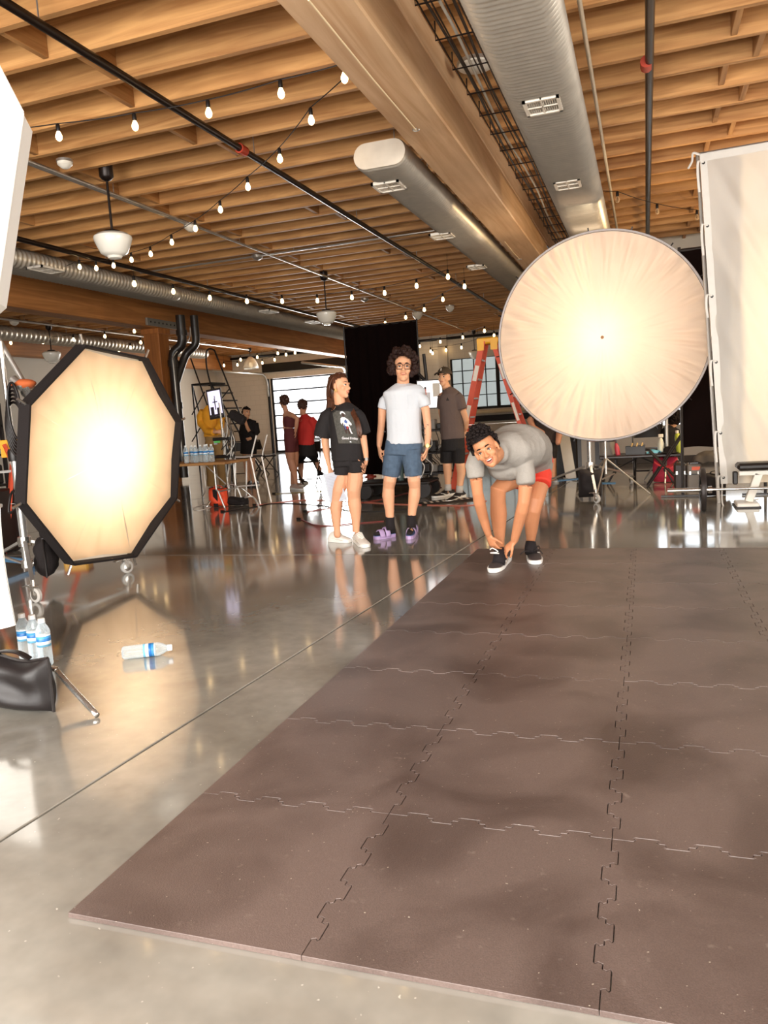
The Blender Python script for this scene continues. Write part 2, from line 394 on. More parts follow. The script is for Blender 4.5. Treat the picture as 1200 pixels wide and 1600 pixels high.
# beams and post
def beam(name, xc, w, y0, y1, z0, z1, mat): return struct(MB().box((xc, (y0+y1)/2, (z0+z1)/2), (w, y1-y0, z1-z0), bev=.012).build(name, mat))
ZB = 3.48
b1 = beam('trim_6', -1.66, 0.40, YR, YB, ZB, 3.83, BEAMX)           # nearest beam: lower glulam and the ledger on it
MB().box((-1.66, (YR+YB)/2, 3.94), (0.405, YB-YR, .22), bev=.008).build('ledger', BEAMX, b1)
beam('trim_7', -10.47, 0.42, YR, YB, ZB, ZJ, BEAMD)
beam('trim_8', -16.25, 0.4, YR, YB, ZB, ZJ, BEAMD)
PYc = 15.2
post = struct(MB().box((-10.44, PYc, ZB/2), (0.40, 0.40, ZB), bev=.012).build('trim_9', POSTM))
MB().box((-10.22, PYc - .05, ZB + .1), (.05, 1.15, .16), bev=.004).build('steel_strap', plain('galvanised', (170, 168, 160), .35, .7), post)
sb = MB()
for k in range(7): sb.ell((-10.19, PYc - .5 + k*.15, ZB + .1), (.012, .02, .02), 8, 5)
sb.build('bolt', BLACKM, post)
MB().box((-10.44, PYc, ZB - .06), (.46, .46, .12), bev=.01).build('bearing_block', POSTM, post)

# far roller door: rails, stiles, panes --------------------------------
door = struct(MB().box(((DX0+DX1)/2, YB + .1, .03), (DX1-DX0, .06, .06)).build('door_1', BLACKM))
PANE = glass('door_pane', (250, 250, 250), .03, .05)
rows = 6; hh = DZ/rows
cols = 4; ww = (DX1-DX0)/cols
rl = None
for r in range(rows+1):
    MB().box(((DX0+DX1)/2, YB + .1, max(.05, min(DZ-.04, r*hh))), (DX1-DX0, .05, .055 if r else .1), bev=.006).build('door_rail', BLACKM, door)
for r in range(rows):
    for c in range(cols):
        MB().box((DX0 + (c+.5)*ww, YB + .1, (r+.5)*hh), (ww - .01, .008, hh - .05)).build('door_pane', PANE, door)
for x in (DX0 + .04, DX1 - .04):
    MB().box((x, YB + .1, DZ/2), (.08, .06, DZ), bev=.006).build('door_stile', BLACKM, door)
tr = MB()
STEEL = plain('bare_steel', (196, 192, 184), .3, .8, var=.05)
for x in (DX0 - .06, DX1 + .06):
    MB().box((x, YB - .05, DZ/2), (.08, .1, DZ), bev=.01).build('door_track', BLACKM, door)
    pts = [(x, YB-.12, 2.3)] + [tuple(p) for p in arc((x, YB-.12-.45, 2.75), .45, 0, math.pi/2, 8, (0, 1, 0), (0, 0, 1))] + [(x, YB-4.2, 3.2)]
    MB().tube(pts, .045, 8).build('overhead_track', STEEL, door, smooth=True)

# far steel-sash window -----------------------------------------------
win = struct(MB().box(((WX0+WX1)/2, YB + .06, WZ0 - .03), (WX1-WX0+.1, .16, .07), bev=.008).build('window_1', BLACKM))
WP = glass('hazy_pane', (200, 204, 202), .2, .5)
n = 12; pw = (WX1-WX0)/n; rws = 4; ph = (WZ1-WZ0)/rws
for i in range(n+1):
    MB().box((WX0 + i*pw, YB + .06, (WZ0+WZ1)/2), (.13 if i % 4 == 0 else .035, .07, WZ1-WZ0), bev=.005).build('muntin', BLACKM, win)
for j in range(rws+1):
    MB().box(((WX0+WX1)/2, YB + .06, WZ0 + j*ph), (WX1-WX0, .06, .05 if j in (0, rws) else .03), bev=.005).build('transom', BLACKM, win)
for i in range(n):
    for j in range(rws):
        MB().box((WX0 + (i+.5)*pw, YB + .06, WZ0 + (j+.5)*ph), (pw-.03, .008, ph-.03)).build('pane', WP, win)
struct(MB().tube([(WX0+.5, YB-.09, WZ0-.18), (WX1, YB-.09, WZ0-.18)], .07, 10).build('trim_10', plain('cream_pipe', (226, 208, 170), .5)))
struct(MB().box(((WX0+WX1)/2+.2, YB-.04, WZ0-.42), (WX1-WX0, .08, .22), bev=.008).build('trim_11', BLACKM))

# near right glazed door behind the folding tables ----------------------
w2 = struct(MB().box(((RX0+RX1)/2, YP + .1, .66), (RX1-RX0, .18, .08), bev=.008).build('window_2', TRIMW))
P2 = glass('clear_pane', (250, 252, 252), .03, .06)
for i in range(4):
    MB().box((RX0 + i*(RX1-RX0)/3, YP + .1, 1.76), (.09, .1, 2.28), bev=.008).build('stile', TRIMW, w2)
for z in (1.4, 2.15, 2.86): MB().box(((RX0+RX1)/2, YP + .1, z), (RX1-RX0, .08, .07), bev=.008).build('rail', TRIMW, w2)
for i in range(3):
    for za, zb in ((.7, 1.37), (1.44, 2.11), (2.19, 2.83)):
        MB().box((RX0 + (i+.5)*(RX1-RX0)/3, YP + .1, (za+zb)/2), ((RX1-RX0)/3-.09, .008, zb-za)).build('pane', P2, w2)
MB().box((1.2, YP-.02, .62), (4.6, .06, .05), bev=.008).build('sill', TRIMW, w2)
# glazing of the big rear doors and right windows (daylight comes in here)
w3 = struct(MB().box((-1.5, YR-.1, .12), (9.4, .2, .08)).build('window_3', BLACKM))
for i in range(9): MB().box((-6.2 + i*9.4/8, YR-.1, 1.9), (.07, .1, 3.6)).build('mullion', BLACKM, w3)
for z in (1.3, 2.5, 3.68): MB().box((-1.5, YR-.1, z), (9.4, .08, .06)).build('rail', BLACKM, w3)
w4 = struct(MB().box((XR+.1, 2.5, .82), (.25, 6.2, .08)).build('window_4', BLACKM))
for i in range(6): MB().box((XR+.1, -.6 + i*6.2/5, 2.1), (.1, .06, 2.6)).build('mullion', BLACKM, w4)
for z in (2.1, 3.38): MB().box((XR+.1, 2.5, z), (.08, 6.2, .06)).build('rail', BLACKM, w4)

# ------------------------------------------------------------------ ducts, pipes, cables under the ceiling
def duct_metal(name, tint):
    m, nt, b = node_mat(name); tc = nt.nodes.new('ShaderNodeTexCoord')
    n = nt.nodes.new('ShaderNodeTexNoise'); n.inputs['Scale'].default_value = 9; n.inputs['Detail'].default_value = 4
    nt.links.new(tc.outputs['Object'], n.inputs['Vector'])
    r = nt.nodes.new('ShaderNodeValToRGB'); r.color_ramp.elements[0].color = srgb(*[c*.88 for c in tint]); r.color_ramp.elements[1].color = srgb(*tint)
    nt.links.new(n.outputs['Fac'], r.inputs[0]); nt.links.new(r.outputs[0], b.inputs['Base Color'])
    b.inputs['Metallic'].default_value = .55
    mr = nt.nodes.new('ShaderNodeMapRange'); mr.inputs['To Min'].default_value = .3; mr.inputs['To Max'].default_value = .48
    nt.links.new(n.outputs['Fac'], mr.inputs[0]); nt.links.new(mr.outputs[0], b.inputs['Roughness'])
    return m
DUCTM = duct_metal('duct_sheet_metal', (226, 216, 200))
LOUV = plain('louvre_white', (226, 218, 204), .5)
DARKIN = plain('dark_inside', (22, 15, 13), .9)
def duct(label, xc, w, h, zb, y0, y1, vents, collars, rib=0.055):
    r = h/2; zc = zb + r; hw = w/2 - r
    prof = [(hw + r*math.cos(a), r*math.sin(a)) for a in [(-math.pi/2 + math.pi*i/10) for i in range(11)]] + [(-hw + r*math.cos(a), r*math.sin(a)) for a in [(math.pi/2 + math.pi*i/10) for i in range(11)]]
    n = len(prof); ysr = []; y = y0
    while y < y1:
        ysr += [(y, 1.0), (y + rib*.78, 1.0), (y + rib*.89, 1.1)]; y += rib
    ysr.append((y1, 1.0)); vs = []; mb = MB()
    for y, k in ysr:
        d = (k-1)*r*1.6
        for x, z in prof:
            l = math.hypot(x - math.copysign(hw, x), z) or 1
            vs.append((xc + x + d*(x - math.copysign(hw, x))/l, y, zc + z + d*z/l))
    fs = [(i*n+j, i*n+(j+1) % n, (i+1)*n+(j+1) % n, (i+1)*n+j) for i in range(len(ysr)-1) for j in range(n)]
    mb.add(vs, fs)
    root = thing('air_duct', label, 'duct', (xc, y0, zb))
    mb.build('duct_shell', DUCTM, root, smooth=True)
    for y in (y0 - .004, y1 + .004): MB().add([(xc + x*1.03, y, zc + z*1.03) for x, z in prof], [tuple(range(n))]).build('end_cap', DUCTM, root)
    for k in range(1, 9):
        yy = y0 + (y1-y0)*(k-.5)/8
        for s_ in (-1, 1): MB().tube([(xc + s_*w*.35, yy, zb + h*.8), (xc + s_*w*.35, yy, ZJ + .1)], .006, 6).build('hanger_rod', STEEL, root)
    for y in collars:
        cb = MB(); vs = []
        for yy, k in ((y-.09, 1.02), (y-.08, 1.08), (y+.08, 1.08), (y+.09, 1.02)): vs += [(xc + x*(1+(k-1)*.6), yy, zc + z*k) for x, z in prof]
        cb.add(vs, [(i*n+j, i*n+(j+1) % n, (i+1)*n+(j+1) % n, (i+1)*n+j) for i in range(3) for j in range(n)]); cb.build('collar', DUCTM, root, smooth=True)
    for (vx, vy, vw, vl) in vents:
        z = zb - .012
        gr = MB()
        for s in (-1, 1):
            gr.box((vx + s*(vw/2 - .012), vy, z), (.024, vl, .03)); gr.box((vx, vy + s*(vl/2 - .012), z), (vw, .024, .03))
        gr.box((vx, vy, z), (vw, .012, .026)); gr.box((vx, vy, z), (.012, vl, .026))
        v = gr.build('grille_frame', LOUV, root)
        MB().box((vx, vy, zb + .004), (vw - .04, vl - .04, .012)).build('grille_shade', DARKIN, v)  # near-black sheet standing in for the shaded inside of the duct
        for k in range(14):
            x = vx - vw/2 + .03 + k*(vw - .06)/13
            MB().box((x, vy, z + .003), (.005, vl - .04, .02), rot=Matrix.Rotation(.5 if k < 7 else -.5, 3, 'Y')).build('louvre', LOUV, v)
    return root
zd = 3.45
va, vb = F(848, 162, zd), F(887, 286, zd)
duct('long ribbed flat oval air duct hanging right of the thick beam', -0.685, 0.52, 0.24, zd, -2, YP, [(va.x, va.y, .27, .30), (vb.x, vb.y, .26, .30)], [F(905, 335, zd).y])
e0 = F(586, 262, zd); va, vb, vc_ = F(608, 289, zd), F(691, 367, zd), F(745, 416, zd)
duct('ribbed air duct with a capped end on the left of the thick beam', -2.235, 0.48, 0.22, zd, e0.y, 24, [(va.x, va.y, .28, .3), (vb.x, vb.y, .28, .3), (vc_.x, vc_.y, .28, .3)], [15.5])
va, vb = F(72, 420, zd+.29), F(420, 486, zd+.29)
duct('shiny ribbed duct running along the far left timber beam', -8.95, 0.60, 0.27, zd+.29, -2, 27.2, [(va.x, va.y, .3, .5), (vb.x, vb.y, .3, .5), (vb.x, vb.y+2.5, .3, .5)], [13.5], .09)
duct('distant silver duct near the back left wall', -15.0, 0.5, 0.3, zd+.25, 2, 24.5, [], [12, 17], .16)

PIPEB = plain('black_pipe', (34, 24, 20), .35, .5)
def pipe(name, label, pts, r, mat, cat='pipe', fit=(), fitmat=None, fitname='coupling'):
    root = thing(name, label, cat, pts[0]); MB().tube(pts, r, 10).build('pipe_run', mat, root, smooth='auto')
    for p in fit:
        t = nrm(Vector(pts[-1]) - Vector(pts[0])); p = Vector(p)
        MB().tube([p - t*.06, p + t*.06], r*1.45, 10).build(fitname, fitmat or mat, root, smooth='auto')
    for k in range(3, int((Vector(pts[-1]) - Vector(pts[0])).length), 3):
        t = nrm(Vector(pts[-1]) - Vector(pts[0])); p = Vector(pts[0]) + t*k
        if p.z < ZJ: MB().tube([p, (p.x, p.y, ZJ+.2)], .006, 6).build('hanger_rod', STEEL, root)
    return root
xa = (F(35, 0, 3.93).x + F(780, 488, 3.93).x)/2
RED = plain('red_fitting', (176, 58, 34), .5)
pp = F(388, 232, 3.93)
pipe('sprinkler_pipe', 'black sprinkler pipe crossing the joists left of the thick beam', [(xa, 1.5, 3.93), (xa, 24, 3.93)], .034, PIPEB, fit=[(xa, pp.y, 3.93)], fitmat=RED)
MB_ = F(1010, 100, 3.93)
pipe('sprinkler_pipe', 'black sprinkler pipe with red clamp on the right ceiling', [(F(1010, 0, 3.93).x+.02, 1.5, 3.93), (F(1012, 370, 3.93).x, 15.4, 3.93)], .034, PIPEB, fit=[(MB_.x, MB_.y, 3.93)], fitmat=RED)
pipe('conduit', 'slim cream conduit beside the right duct', [(F(905, 0, 4.0).x, 1.5, 4.0), (F(962, 345, 4.0).x, 15.4, 4.0)], .018, plain('conduit_cream', (214, 200, 176), .45, .2))
xb_ = F(10, 357, 3.9)
pipe('sprinkler_pipe', 'dark pipe running in front of the shiny left duct', [(F(300, 443, 3.9).x, 1.5, 3.9), (F(300, 443, 3.9).x, 27, 3.9)], .036, PIPEB)
cpx = F(150, 293, 4.0).x
pipe('conduit', 'double steel conduit carrying the pendant lamps', [(cpx, 2, 4.0), (cpx, 26.5, 4.0)], .02, STEEL)
pipe('conduit', 'second steel conduit alongside the pendant lamp conduit', [(cpx - .07, 2, 4.01), (cpx - .07, F(298, 352, 4.01).y, 4.01)], .016, STEEL)
jy = F(402, 400, 4.0).y
pipe('conduit', 'cross conduit running over to the capped duct', [(F(210, 424, 4.0).x, jy, 4.0), (-2.3, jy, 4.0)], .016, STEEL)
for X, lab in ((-12.4, 'thin conduit under the joists behind the left beam'), (-13.9, 'second thin conduit behind the left beam')):
    pipe('conduit', lab, [(X, 3, 3.98), (X, 26, 3.98)], .03, STEEL)
# conduit boxes and smoke detectors
def disc_fitting(name, label, cat, p, r, h, mat, grp=None):
    root = thing(name, label, cat, (p[0], p[1], p[2]), grp)
    MB().lathe([(r, 0), (r, -h*.45), (r*.82, -h*.6), (r*.5, -h*.9), (r*.2, -h), (0, -h)], 20, p).build('cover', mat, root, smooth='auto')
    MB().lathe([(r*1.08, .015), (r*1.08, -.012)], 20, p).build('mount_ring', STEEL, root, smooth='auto')
    return root
WHITEP = plain('white_plastic', (232, 226, 212), .4)
p = F(101, 252, 3.99); disc_fitting('smoke_detector', 'round white smoke detector on the conduit near the front', 'detector', p, .075, .075, WHITEP)
p = F(298, 352, 3.99); disc_fitting('smoke_detector', 'white ceiling fitting where the conduit meets the string lights', 'detector', p, .09, .09, WHITEP)
p = F(402, 400, 4.0); disc_fitting('junction_box', 'round steel junction box where two conduits cross', 'junction box', p, .085, .07, STEEL)
p = F(570, 467, 4.0); disc_fitting('junction_box', 'small steel box on the conduit above the dark backdrop', 'junction box', p, .085, .07, STEEL)
p = F(652, 488, 4.0); disc_fitting('security_camera', 'white dome camera beneath the far ceiling', 'camera', p, .14, .2, WHITEP)
p = F(703, 478, 4.0); disc_fitting('smoke_detector', 'white detector on the far joists left of the ladder', 'detector', p, .11, .16, WHITEP)
p = F(22, 502, 4.0); disc_fitting('smoke_detector', 'pale detector behind the left timber beam', 'detector', p, .1, .1, WHITEP)
# wire cable tray beside the thick beam
ct = thing('cable_tray', 'black wire basket cable tray between thick beam and duct', 'cable tray', (-1.2, 2, 3.72))
for x in (-1.29, -1.21, -1.13, -1.05):
    MB().tube([(x, 1, 3.74), (x, 15.2, 3.74)], .006, 6).build('tray_wire', PIPEB, ct)
tx = MB().tube([(-1.31, 0, 3.86), (-1.31, 0, 3.735), (-1.03, 0, 3.735), (-1.03, 0, 3.86)], .006, 6).build('tray_hoop', PIPEB, ct)
tx.location = (0, 3.0, 0); tx.location -= ORG[ct.as_pointer()]*0
for k in range(1, 24): o = dup(tx, parent=ct); o.location = (0, 3.0 + k*.5, 0)
for k, x in enumerate((-1.25, -1.19, -1.11)):
    MB().tube(curve_pts([(x + .02*math.sin(q*1.7 + k), 1 + q*1.1, 3.76 + .012*k) for q in range(13)], 4), .011, 6).build('cable', plain('cable_%d' % k, [(26, 18, 16), (200, 194, 180), (40, 30, 26)][k], .5), ct, smooth=True)
p = F(743, 100, 3.95); disc_fitting('ceiling_speaker', 'oval white ceiling fitting above the cable tray', 'speaker', p, .14, .05, WHITEP)
# drain stack on the post
dr = thing('drain_pipe', 'thick black drain pipe with elbows on the timber post', 'pipe', (-10.1, PYc, 0))
PVC = plain('black_pvc', (40, 34, 31), .35)
px_, py_ = -10.12, PYc + .1
pts = [(px_, py_, .1), (px_, py_, 2.75)] + curve_pts([(px_, py_, 2.8), (px_ + .05, py_, 2.95), (px_ + .2, py_ + .05, 3.08), (px_ + .26, py_ + .05, 3.22)], 6) + [(px_ + .26, py_ + .05, 3.75)]
MB().tube(pts, .105, 16).build('stack', PVC, dr, smooth='auto')
pts2 = curve_pts([(px_ + .02, py_ + .03, 2.3), (px_ + .1, py_ + .15, 2.62), (px_ + .2, py_ + .25, 2.9), (px_ + .42, py_ + .3, 3.1), (px_ + .46, py_ + .3, 3.3)], 6) + [(px_ + .46, py_ + .3, 3.75)]
MB().tube(pts2, .09, 14).build('branch', PVC, dr, smooth='auto')
for z in (.6, 1.75, 2.7): MB().tube([(px_, py_, z-.07), (px_, py_, z+.07)], .125, 16).build('hub', PVC, dr, smooth='auto')
MB().tube([(px_ + .26, py_ + .05, 3.3), (px_ + .26, py_ + .05, 3.42)], .125, 16).build('hub', PVC, dr, smooth='auto')
MB().tube(curve_pts([(-9.72, PYc+.3, 3.5), (-9.76, PYc+.25, 3.2), (-10.02, PYc+.0, 2.86), (-10.03, PYc-.04, 2.5), (-10.02, PYc-.04, .4)], 6), .014, 6).build('conduit', STEEL, dr, smooth=True)
# thin lines hooked under the thick beam
ROPE = plain('pale_cord', (222, 200, 160), .7)
for (a, b, lab) in (((482, 0), (650, 203), 'thin pale cord hooked beneath the thick beam, nearer one'), ((789, 378), (812, 405), 'thin pale cord under the far end of the thick beam')):
    A, B = F(*a, z=ZB-.02), F(*b, z=ZB-.02)
    t = thing('guy_rope', lab, 'rope', B); MB().tube([A, (A+B)/2 - Vector((0, 0, .01)), B], .006, 6).build('cord_run', ROPE, t)
    MB().tube(arc(B, .025, 0, 5.2, 10, (1, 0, 0), (0, 1, 0)), .006, 6).build('hook', STEEL, t)
# ------------------------------------------------------------------ lamps and string lights
OPAL = plain('opal_glass', (244, 240, 228), .25, coat=.4, var=.02)
def pendant(label, p, drop, r, dome=False):
    root = thing('pendant_lamp', label, 'lamp', (p.x, p.y, p.z - drop))
    MB().lathe([(0, .1), (.075, .1), (.075, -.03), (.05, -.06), (.02, -.075)], 20, p).build('canopy', PIPEB, root, smooth='auto')
    b = p - Vector((0, 0, drop)); MB().tube([p, p + Vector((0, 0, DECK - p.z))], .012, 8).build('stem', PIPEB, root)
    MB().tube([p, b + Vector((0, 0, r*.5))], .014, 8).build('rod', PIPEB, root)
    if dome:
        MB().lathe([(.05, r*1.15), (.09, r*1.05), (r*.55, r*.85), (r*.86, r*.35), (r*.98, -r*.1), (r, -r*.45), (r*.97, -r*.45), (r*.83, r*.3), (r*.5, r*.78), (.05, r)], 24, b).build('shade', glass('prismatic_glass', (236, 232, 224), .25, .5), root, smooth=True)
        MB().ell(b, (r*.25, r*.25, r*.4)).build('bulb', emit('warm_bulb_far', (255, 238, 205), 1.5), root, smooth=True)
    else:
        MB().lathe([(.03, r*.66), (r*.42, r*.6), (r*.46, r*.44), (r*.4, r*.36)], 24, b).build('fitter', PIPEB, root, smooth='auto')
        MB().lathe([(r*.44, r*.5), (r*.8, r*.44), (r*.98, r*.3), (r, r*.2), (r*.92, -r*.05), (r*.7, -r*.55), (r*.52, -r*.66), (r*.4, -r*.7), (r*.34, -r*.82), (0, -r*.88)], 32, b).build('glass_shade', OPAL, root, smooth='auto')
    return root
def pend_at(label, ctop, cb, z, r, dome=False):
    p = F(*ctop, z=z); b = PY(*cb, p.y); return pendant(label, Vector((p.x, p.y, z)), z - b.z, r, dome)
pend_at('schoolhouse pendant lamp with white glass shade, the nearest one', (166, 272), (172, 380), 4.0, .205)
pend_at('schoolhouse pendant lamp hanging left of the dark backdrop', (506, 433), (511, 494), 4.0, .205)
pend_at('schoolhouse pendant lamp behind the octagonal softbox', (76, 512), (80, 556), 4.0, .23)
pend_at('schoolhouse pendant lamp beside the far orange ladder', (740, 519), (738, 553), 4.0, .22)
pend_at('ribbed glass dome pendant before the far roller door', (390, 547), (390, 571), 4.0, .28, True)

BULB = emit('warm_filament_glow', (255, 214, 150), 7.0)
GLASSB = glass('bulb_glass', (255, 236, 200), .02, .12)
SOCK = plain('socket_black', (22, 16, 14), .5)
WIREM = plain('string_wire', (26, 18, 15), .6)
_proto = {}
def bulb_proto(lit):
    if lit in _proto: return _proto[lit]
    s = MB().lathe([(.012, .0), (.02, -.01), (.022, -.06), (.019, -.075)], 10)
    b = MB().lathe([(.014, -.072), (.02, -.085), (.031, -.112), (.033, -.13), (.027, -.152), (.012, -.166), (0, -.168)], 12)
    f = MB().lathe([(.004, -.085), (.013, -.1), (.014, -.135), (.003, -.15)], 8)
    _proto[lit] = (s, b, f); return _proto[lit]
_shared = {}
def string_lights(label, px, z=3.72, lit=True, scale=.85, ends=()):
    """festoon: cord sagging between the sockets; px = sight lines to each bulb at bulb height z"""
    P = [F(x, y, z) for x, y in px]
    root = thing('string_lights', label, 'string lights', P[0], 'string lights')
    top = [p + Vector((0, 0, .15)) for p in P]
    a = [Vector(e) for e in ends[:1]] if ends and ends[0] else []; b = [Vector(ends[1])] if len(ends) > 1 and ends[1] else []
    A = a + top + b; pts = []
    for i in range(len(A)-1):
        L = (A[i+1]-A[i]).length
        for k in range(6):
            t = k/6; q = A[i].lerp(A[i+1], t); q.z -= .03*L*4*t*(1-t)*.4; pts.append(q)
    pts.append(A[-1]); MB().tube(pts, .0055*scale, 6).build('cord', WIREM, root)
    for q in (A[0], A[-1]):
        if q.z < ZJ: MB().tube([q, (q.x, q.y, DECK)], .004, 6).build('hook_wire', WIREM, root)
    s, bb, f = bulb_proto(lit)
    for i, p in enumerate(P):
        c = top[i] - root.location
        key = (lit, scale)
        if key not in _shared:
            r0 = thing('tmp', 't', 't')
            so = s.build('socket', SOCK, r0, smooth='auto'); bo = bb.build('bulb', BULB if lit else GLASSB, r0, smooth=True)
            if not lit: f.build('filament', plain('filament', (120, 96, 70), .5), bo)
            for o in (so, bo): o.parent = None
            so['tmp'] = 1; bo['tmp'] = 1
            _shared[key] = (so, bo); bpy.data.objects.remove(r0)
        so, bo = _shared[key]
        so2 = dup(so, parent=root); bo2 = dup(bo, parent=so2)
        for o in (so2, bo2):
            if 'tmp' in o: del o['tmp']
        so2.location = c; so2.scale = (scale,)*3
    return root
bm0 = Vector((-1.88, F(539, 120, 3.8).y, 3.95))
string_lights('string lights across the near joists from white panel to thick beam', [(93, 222), (212, 206), (327, 186), (440, 156), (539, 132)], 3.7, ends=(F(-30, 205, 3.9), bm0))
string_lights('string lights running back from the thick beam to the shiny duct', [(487, 197), (438, 256), (388, 299), (345, 334), (306, 363), (269, 384), (236, 402), (206, 411), (178, 420), (151, 424), (125, 422)], 3.7, ends=(bm0, F(90, 420, 3.9)))
string_lights('string lights above the shiny duct, second row from front', [(210, 445), (271, 457), (328, 467), (386, 472), (441, 472), (496, 471), (550, 466), (601, 459), (651, 448), (700, 434)], 3.7, scale=1.1)
string_lights('string lights left of the capped duct over the backdrop', [(726, 449), (692, 469), (663, 485), (634, 497), (602, 506)], 3.7, scale=1.1)
string_lights('string lights on the far joists by the window wall', [(772, 524), (757, 517), (723, 527), (688, 534), (656, 541)], 3.7, scale=1.25)
string_lights('string lights drooping before the far window, upper strand', [(747, 536), (721, 543), (697, 547), (673, 549)], 3.5, scale=1.25)
string_lights('string lights drooping before the far window, lower strand', [(749, 549), (725, 555), (699, 554), (676, 552)], 3.4, scale=1.25)
string_lights('string lights behind the left beam, upper strand', [(17, 537), (67, 536), (115, 532), (164, 527), (210, 519), (246, 512)], 3.7, scale=1.05)
string_lights('string lights behind the left beam, lower strand', [(254, 530), (236, 525), (220, 536), (204, 544), (186, 551)], 3.7, scale=1.1)
string_lights('string lights near the far roller door, upper strand', [(402, 558), (434, 552), (447, 554), (461, 551)], 3.7, scale=1.25)
string_lights('string lights near the far roller door, middle strand', [(410, 567), (429, 562), (376, 562), (371, 570), (350, 571)], 3.6, scale=1.25)
string_lights('string lights low across the far roller door lintel', [(422, 571), (447, 570), (496, 564), (520, 561)], 3.6, scale=1.25)
string_lights('unlit string lights on the right ceiling by white sheet', [(965, 318), (1027, 336), (1089, 345)], 3.7, lit=False, ends=(F(936, 298, 3.9), F(1120, 338, 3.85)))
for so, bo in _shared.values():
    for o in list(bo.children) + [bo, so]: bpy.data.objects.remove(o)
# ------------------------------------------------------------------ rubber mat of interlocking tiles
def rubber():
    m, nt, b = node_mat('mat_rubber'); tc = nt.nodes.new('ShaderNodeTexCoord'); geo = nt.nodes.new('ShaderNodeNewGeometry')
    oi = nt.nodes.new('ShaderNodeObjectInfo')
    def nz(sc, det=4, dist=0):
        n = nt.nodes.new('ShaderNodeTexNoise'); n.inputs['Scale'].default_value = sc; n.inputs['Detail'].default_value = det; n.inputs['Distortion'].default_value = dist
        nt.links.new(geo.outputs['Position'], n.inputs['Vector']); return n
    st = nz(2.1, 4, .6); fine = nz(260, 2); sc = nz(34, 5); fl = nz(120, 1)
    r = nt.nodes.new('ShaderNodeValToRGB'); e = r.color_ramp.elements
    e[0].position = .34; e[0].color = srgb(70, 56, 51); e[1].position = .58; e[1].color = srgb(98, 83, 77)
    nt.links.new(st.outputs['Fac'], r.inputs[0])
    mx = nt.nodes.new('ShaderNodeMix'); mx.data_type = 'RGBA'; mx.blend_type = 'OVERLAY'; mx.inputs[0].default_value = .35
    nt.links.new(r.outputs[0], mx.inputs[6]); nt.links.new(fine.outputs['Fac'], mx.inputs[7])
    r2 = nt.nodes.new('ShaderNodeValToRGB'); r2.color_ramp.elements[0].position = .66; r2.color_ramp.elements[1].position = .80
    nt.links.new(sc.outputs['Fac'], r2.inputs[0])
    ml = nt.nodes.new('ShaderNodeMath'); ml.operation = 'MULTIPLY'; ml.inputs[1].default_value = .35; nt.links.new(r2.outputs[0], ml.inputs[0])
    m2 = nt.nodes.new('ShaderNodeMix'); m2.data_type = 'RGBA'; m2.inputs[7].default_value = srgb(150, 136, 126)
    nt.links.new(ml.outputs[0], m2.inputs[0]); nt.links.new(mx.outputs[2], m2.inputs[6])
    r3 = nt.nodes.new('ShaderNodeValToRGB'); r3.color_ramp.elements[0].position = .78; r3.color_ramp.elements[1].position = .80
    nt.links.new(fl.outputs['Fac'], r3.inputs[0])
    m3 = nt.nodes.new('ShaderNodeMix'); m3.data_type = 'RGBA'; m3.inputs[7].default_value = srgb(176, 166, 150)
    nt.links.new(r3.outputs[0], m3.inputs[0]); nt.links.new(m2.outputs[2], m3.inputs[6])
    hs = nt.nodes.new('ShaderNodeHueSaturation'); mr = nt.nodes.new('ShaderNodeMapRange'); mr.inputs['To Min'].default_value = .93; mr.inputs['To Max'].default_value = 1.07
    nt.links.new(oi.outputs['Random'], mr.inputs[0]); nt.links.new(mr.outputs[0], hs.inputs['Value']); nt.links.new(m3.outputs[2], hs.inputs['Color'])
    nt.links.new(hs.outputs[0], b.inputs['Base Color'])
    b.inputs['Roughness'].default_value = .42; b.inputs['Specular IOR Level'].default_value = .45
    bp = nt.nodes.new('ShaderNodeBump'); bp.inputs['Strength'].default_value = .35; bp.inputs['Distance'].default_value = .002
    nt.links.new(fine.outputs['Fac'], bp.inputs['Height']); nt.links.new(bp.outputs[0], b.inputs['Normal'])
    return m
RUB = rubber()
MX0, MY0, TX, TY, NC, NR, TH = -1.40, 1.42, 0.645, 0.63, 5, 8, 0.014
def teeth(L, amp, n=7):
    """interlocking edge as offsets (s, d) along a seam of length L; plain at both ends"""
    out = [(0, 0)]; e = .05; p = (L - 2*e)/n
    for k in range(n):
        s = e + p*k; d = amp if k % 2 == 0 else -amp
        out += [(s + p*.10, 0), (s + p*.16, d*.5), (s + p*.06, d*.85), (s + p*.14, d), (s + p*.86, d), (s + p*.94, d*.85), (s + p*.84, d*.5), (s + p*.90, 0)]
    return out + [(L, 0)]
mat_root = thing('exercise_mat', 'large dark rubber exercise mat of interlocking square tiles on the floor', 'mat', (MX0 + NC*TX/2, MY0 + NR*TY/2, 0))
def inset(poly, d):
    n = len(poly); out = []
    for i in range(n):
        p0, p1, p2 = Vector(poly[i-1]), Vector(poly[i]), Vector(poly[(i+1) % n])
        a = (p1-p0).normalized(); b_ = (p2-p1).normalized()
        nn = Vector((-a.y, a.x)) + Vector((-b_.y, b_.x))
        if nn.length < 1e-6: nn = Vector((-a.y, a.x))
        nn.normalize(); out.append((p1.x + nn.x*d, p1.y + nn.y*d))
    return out
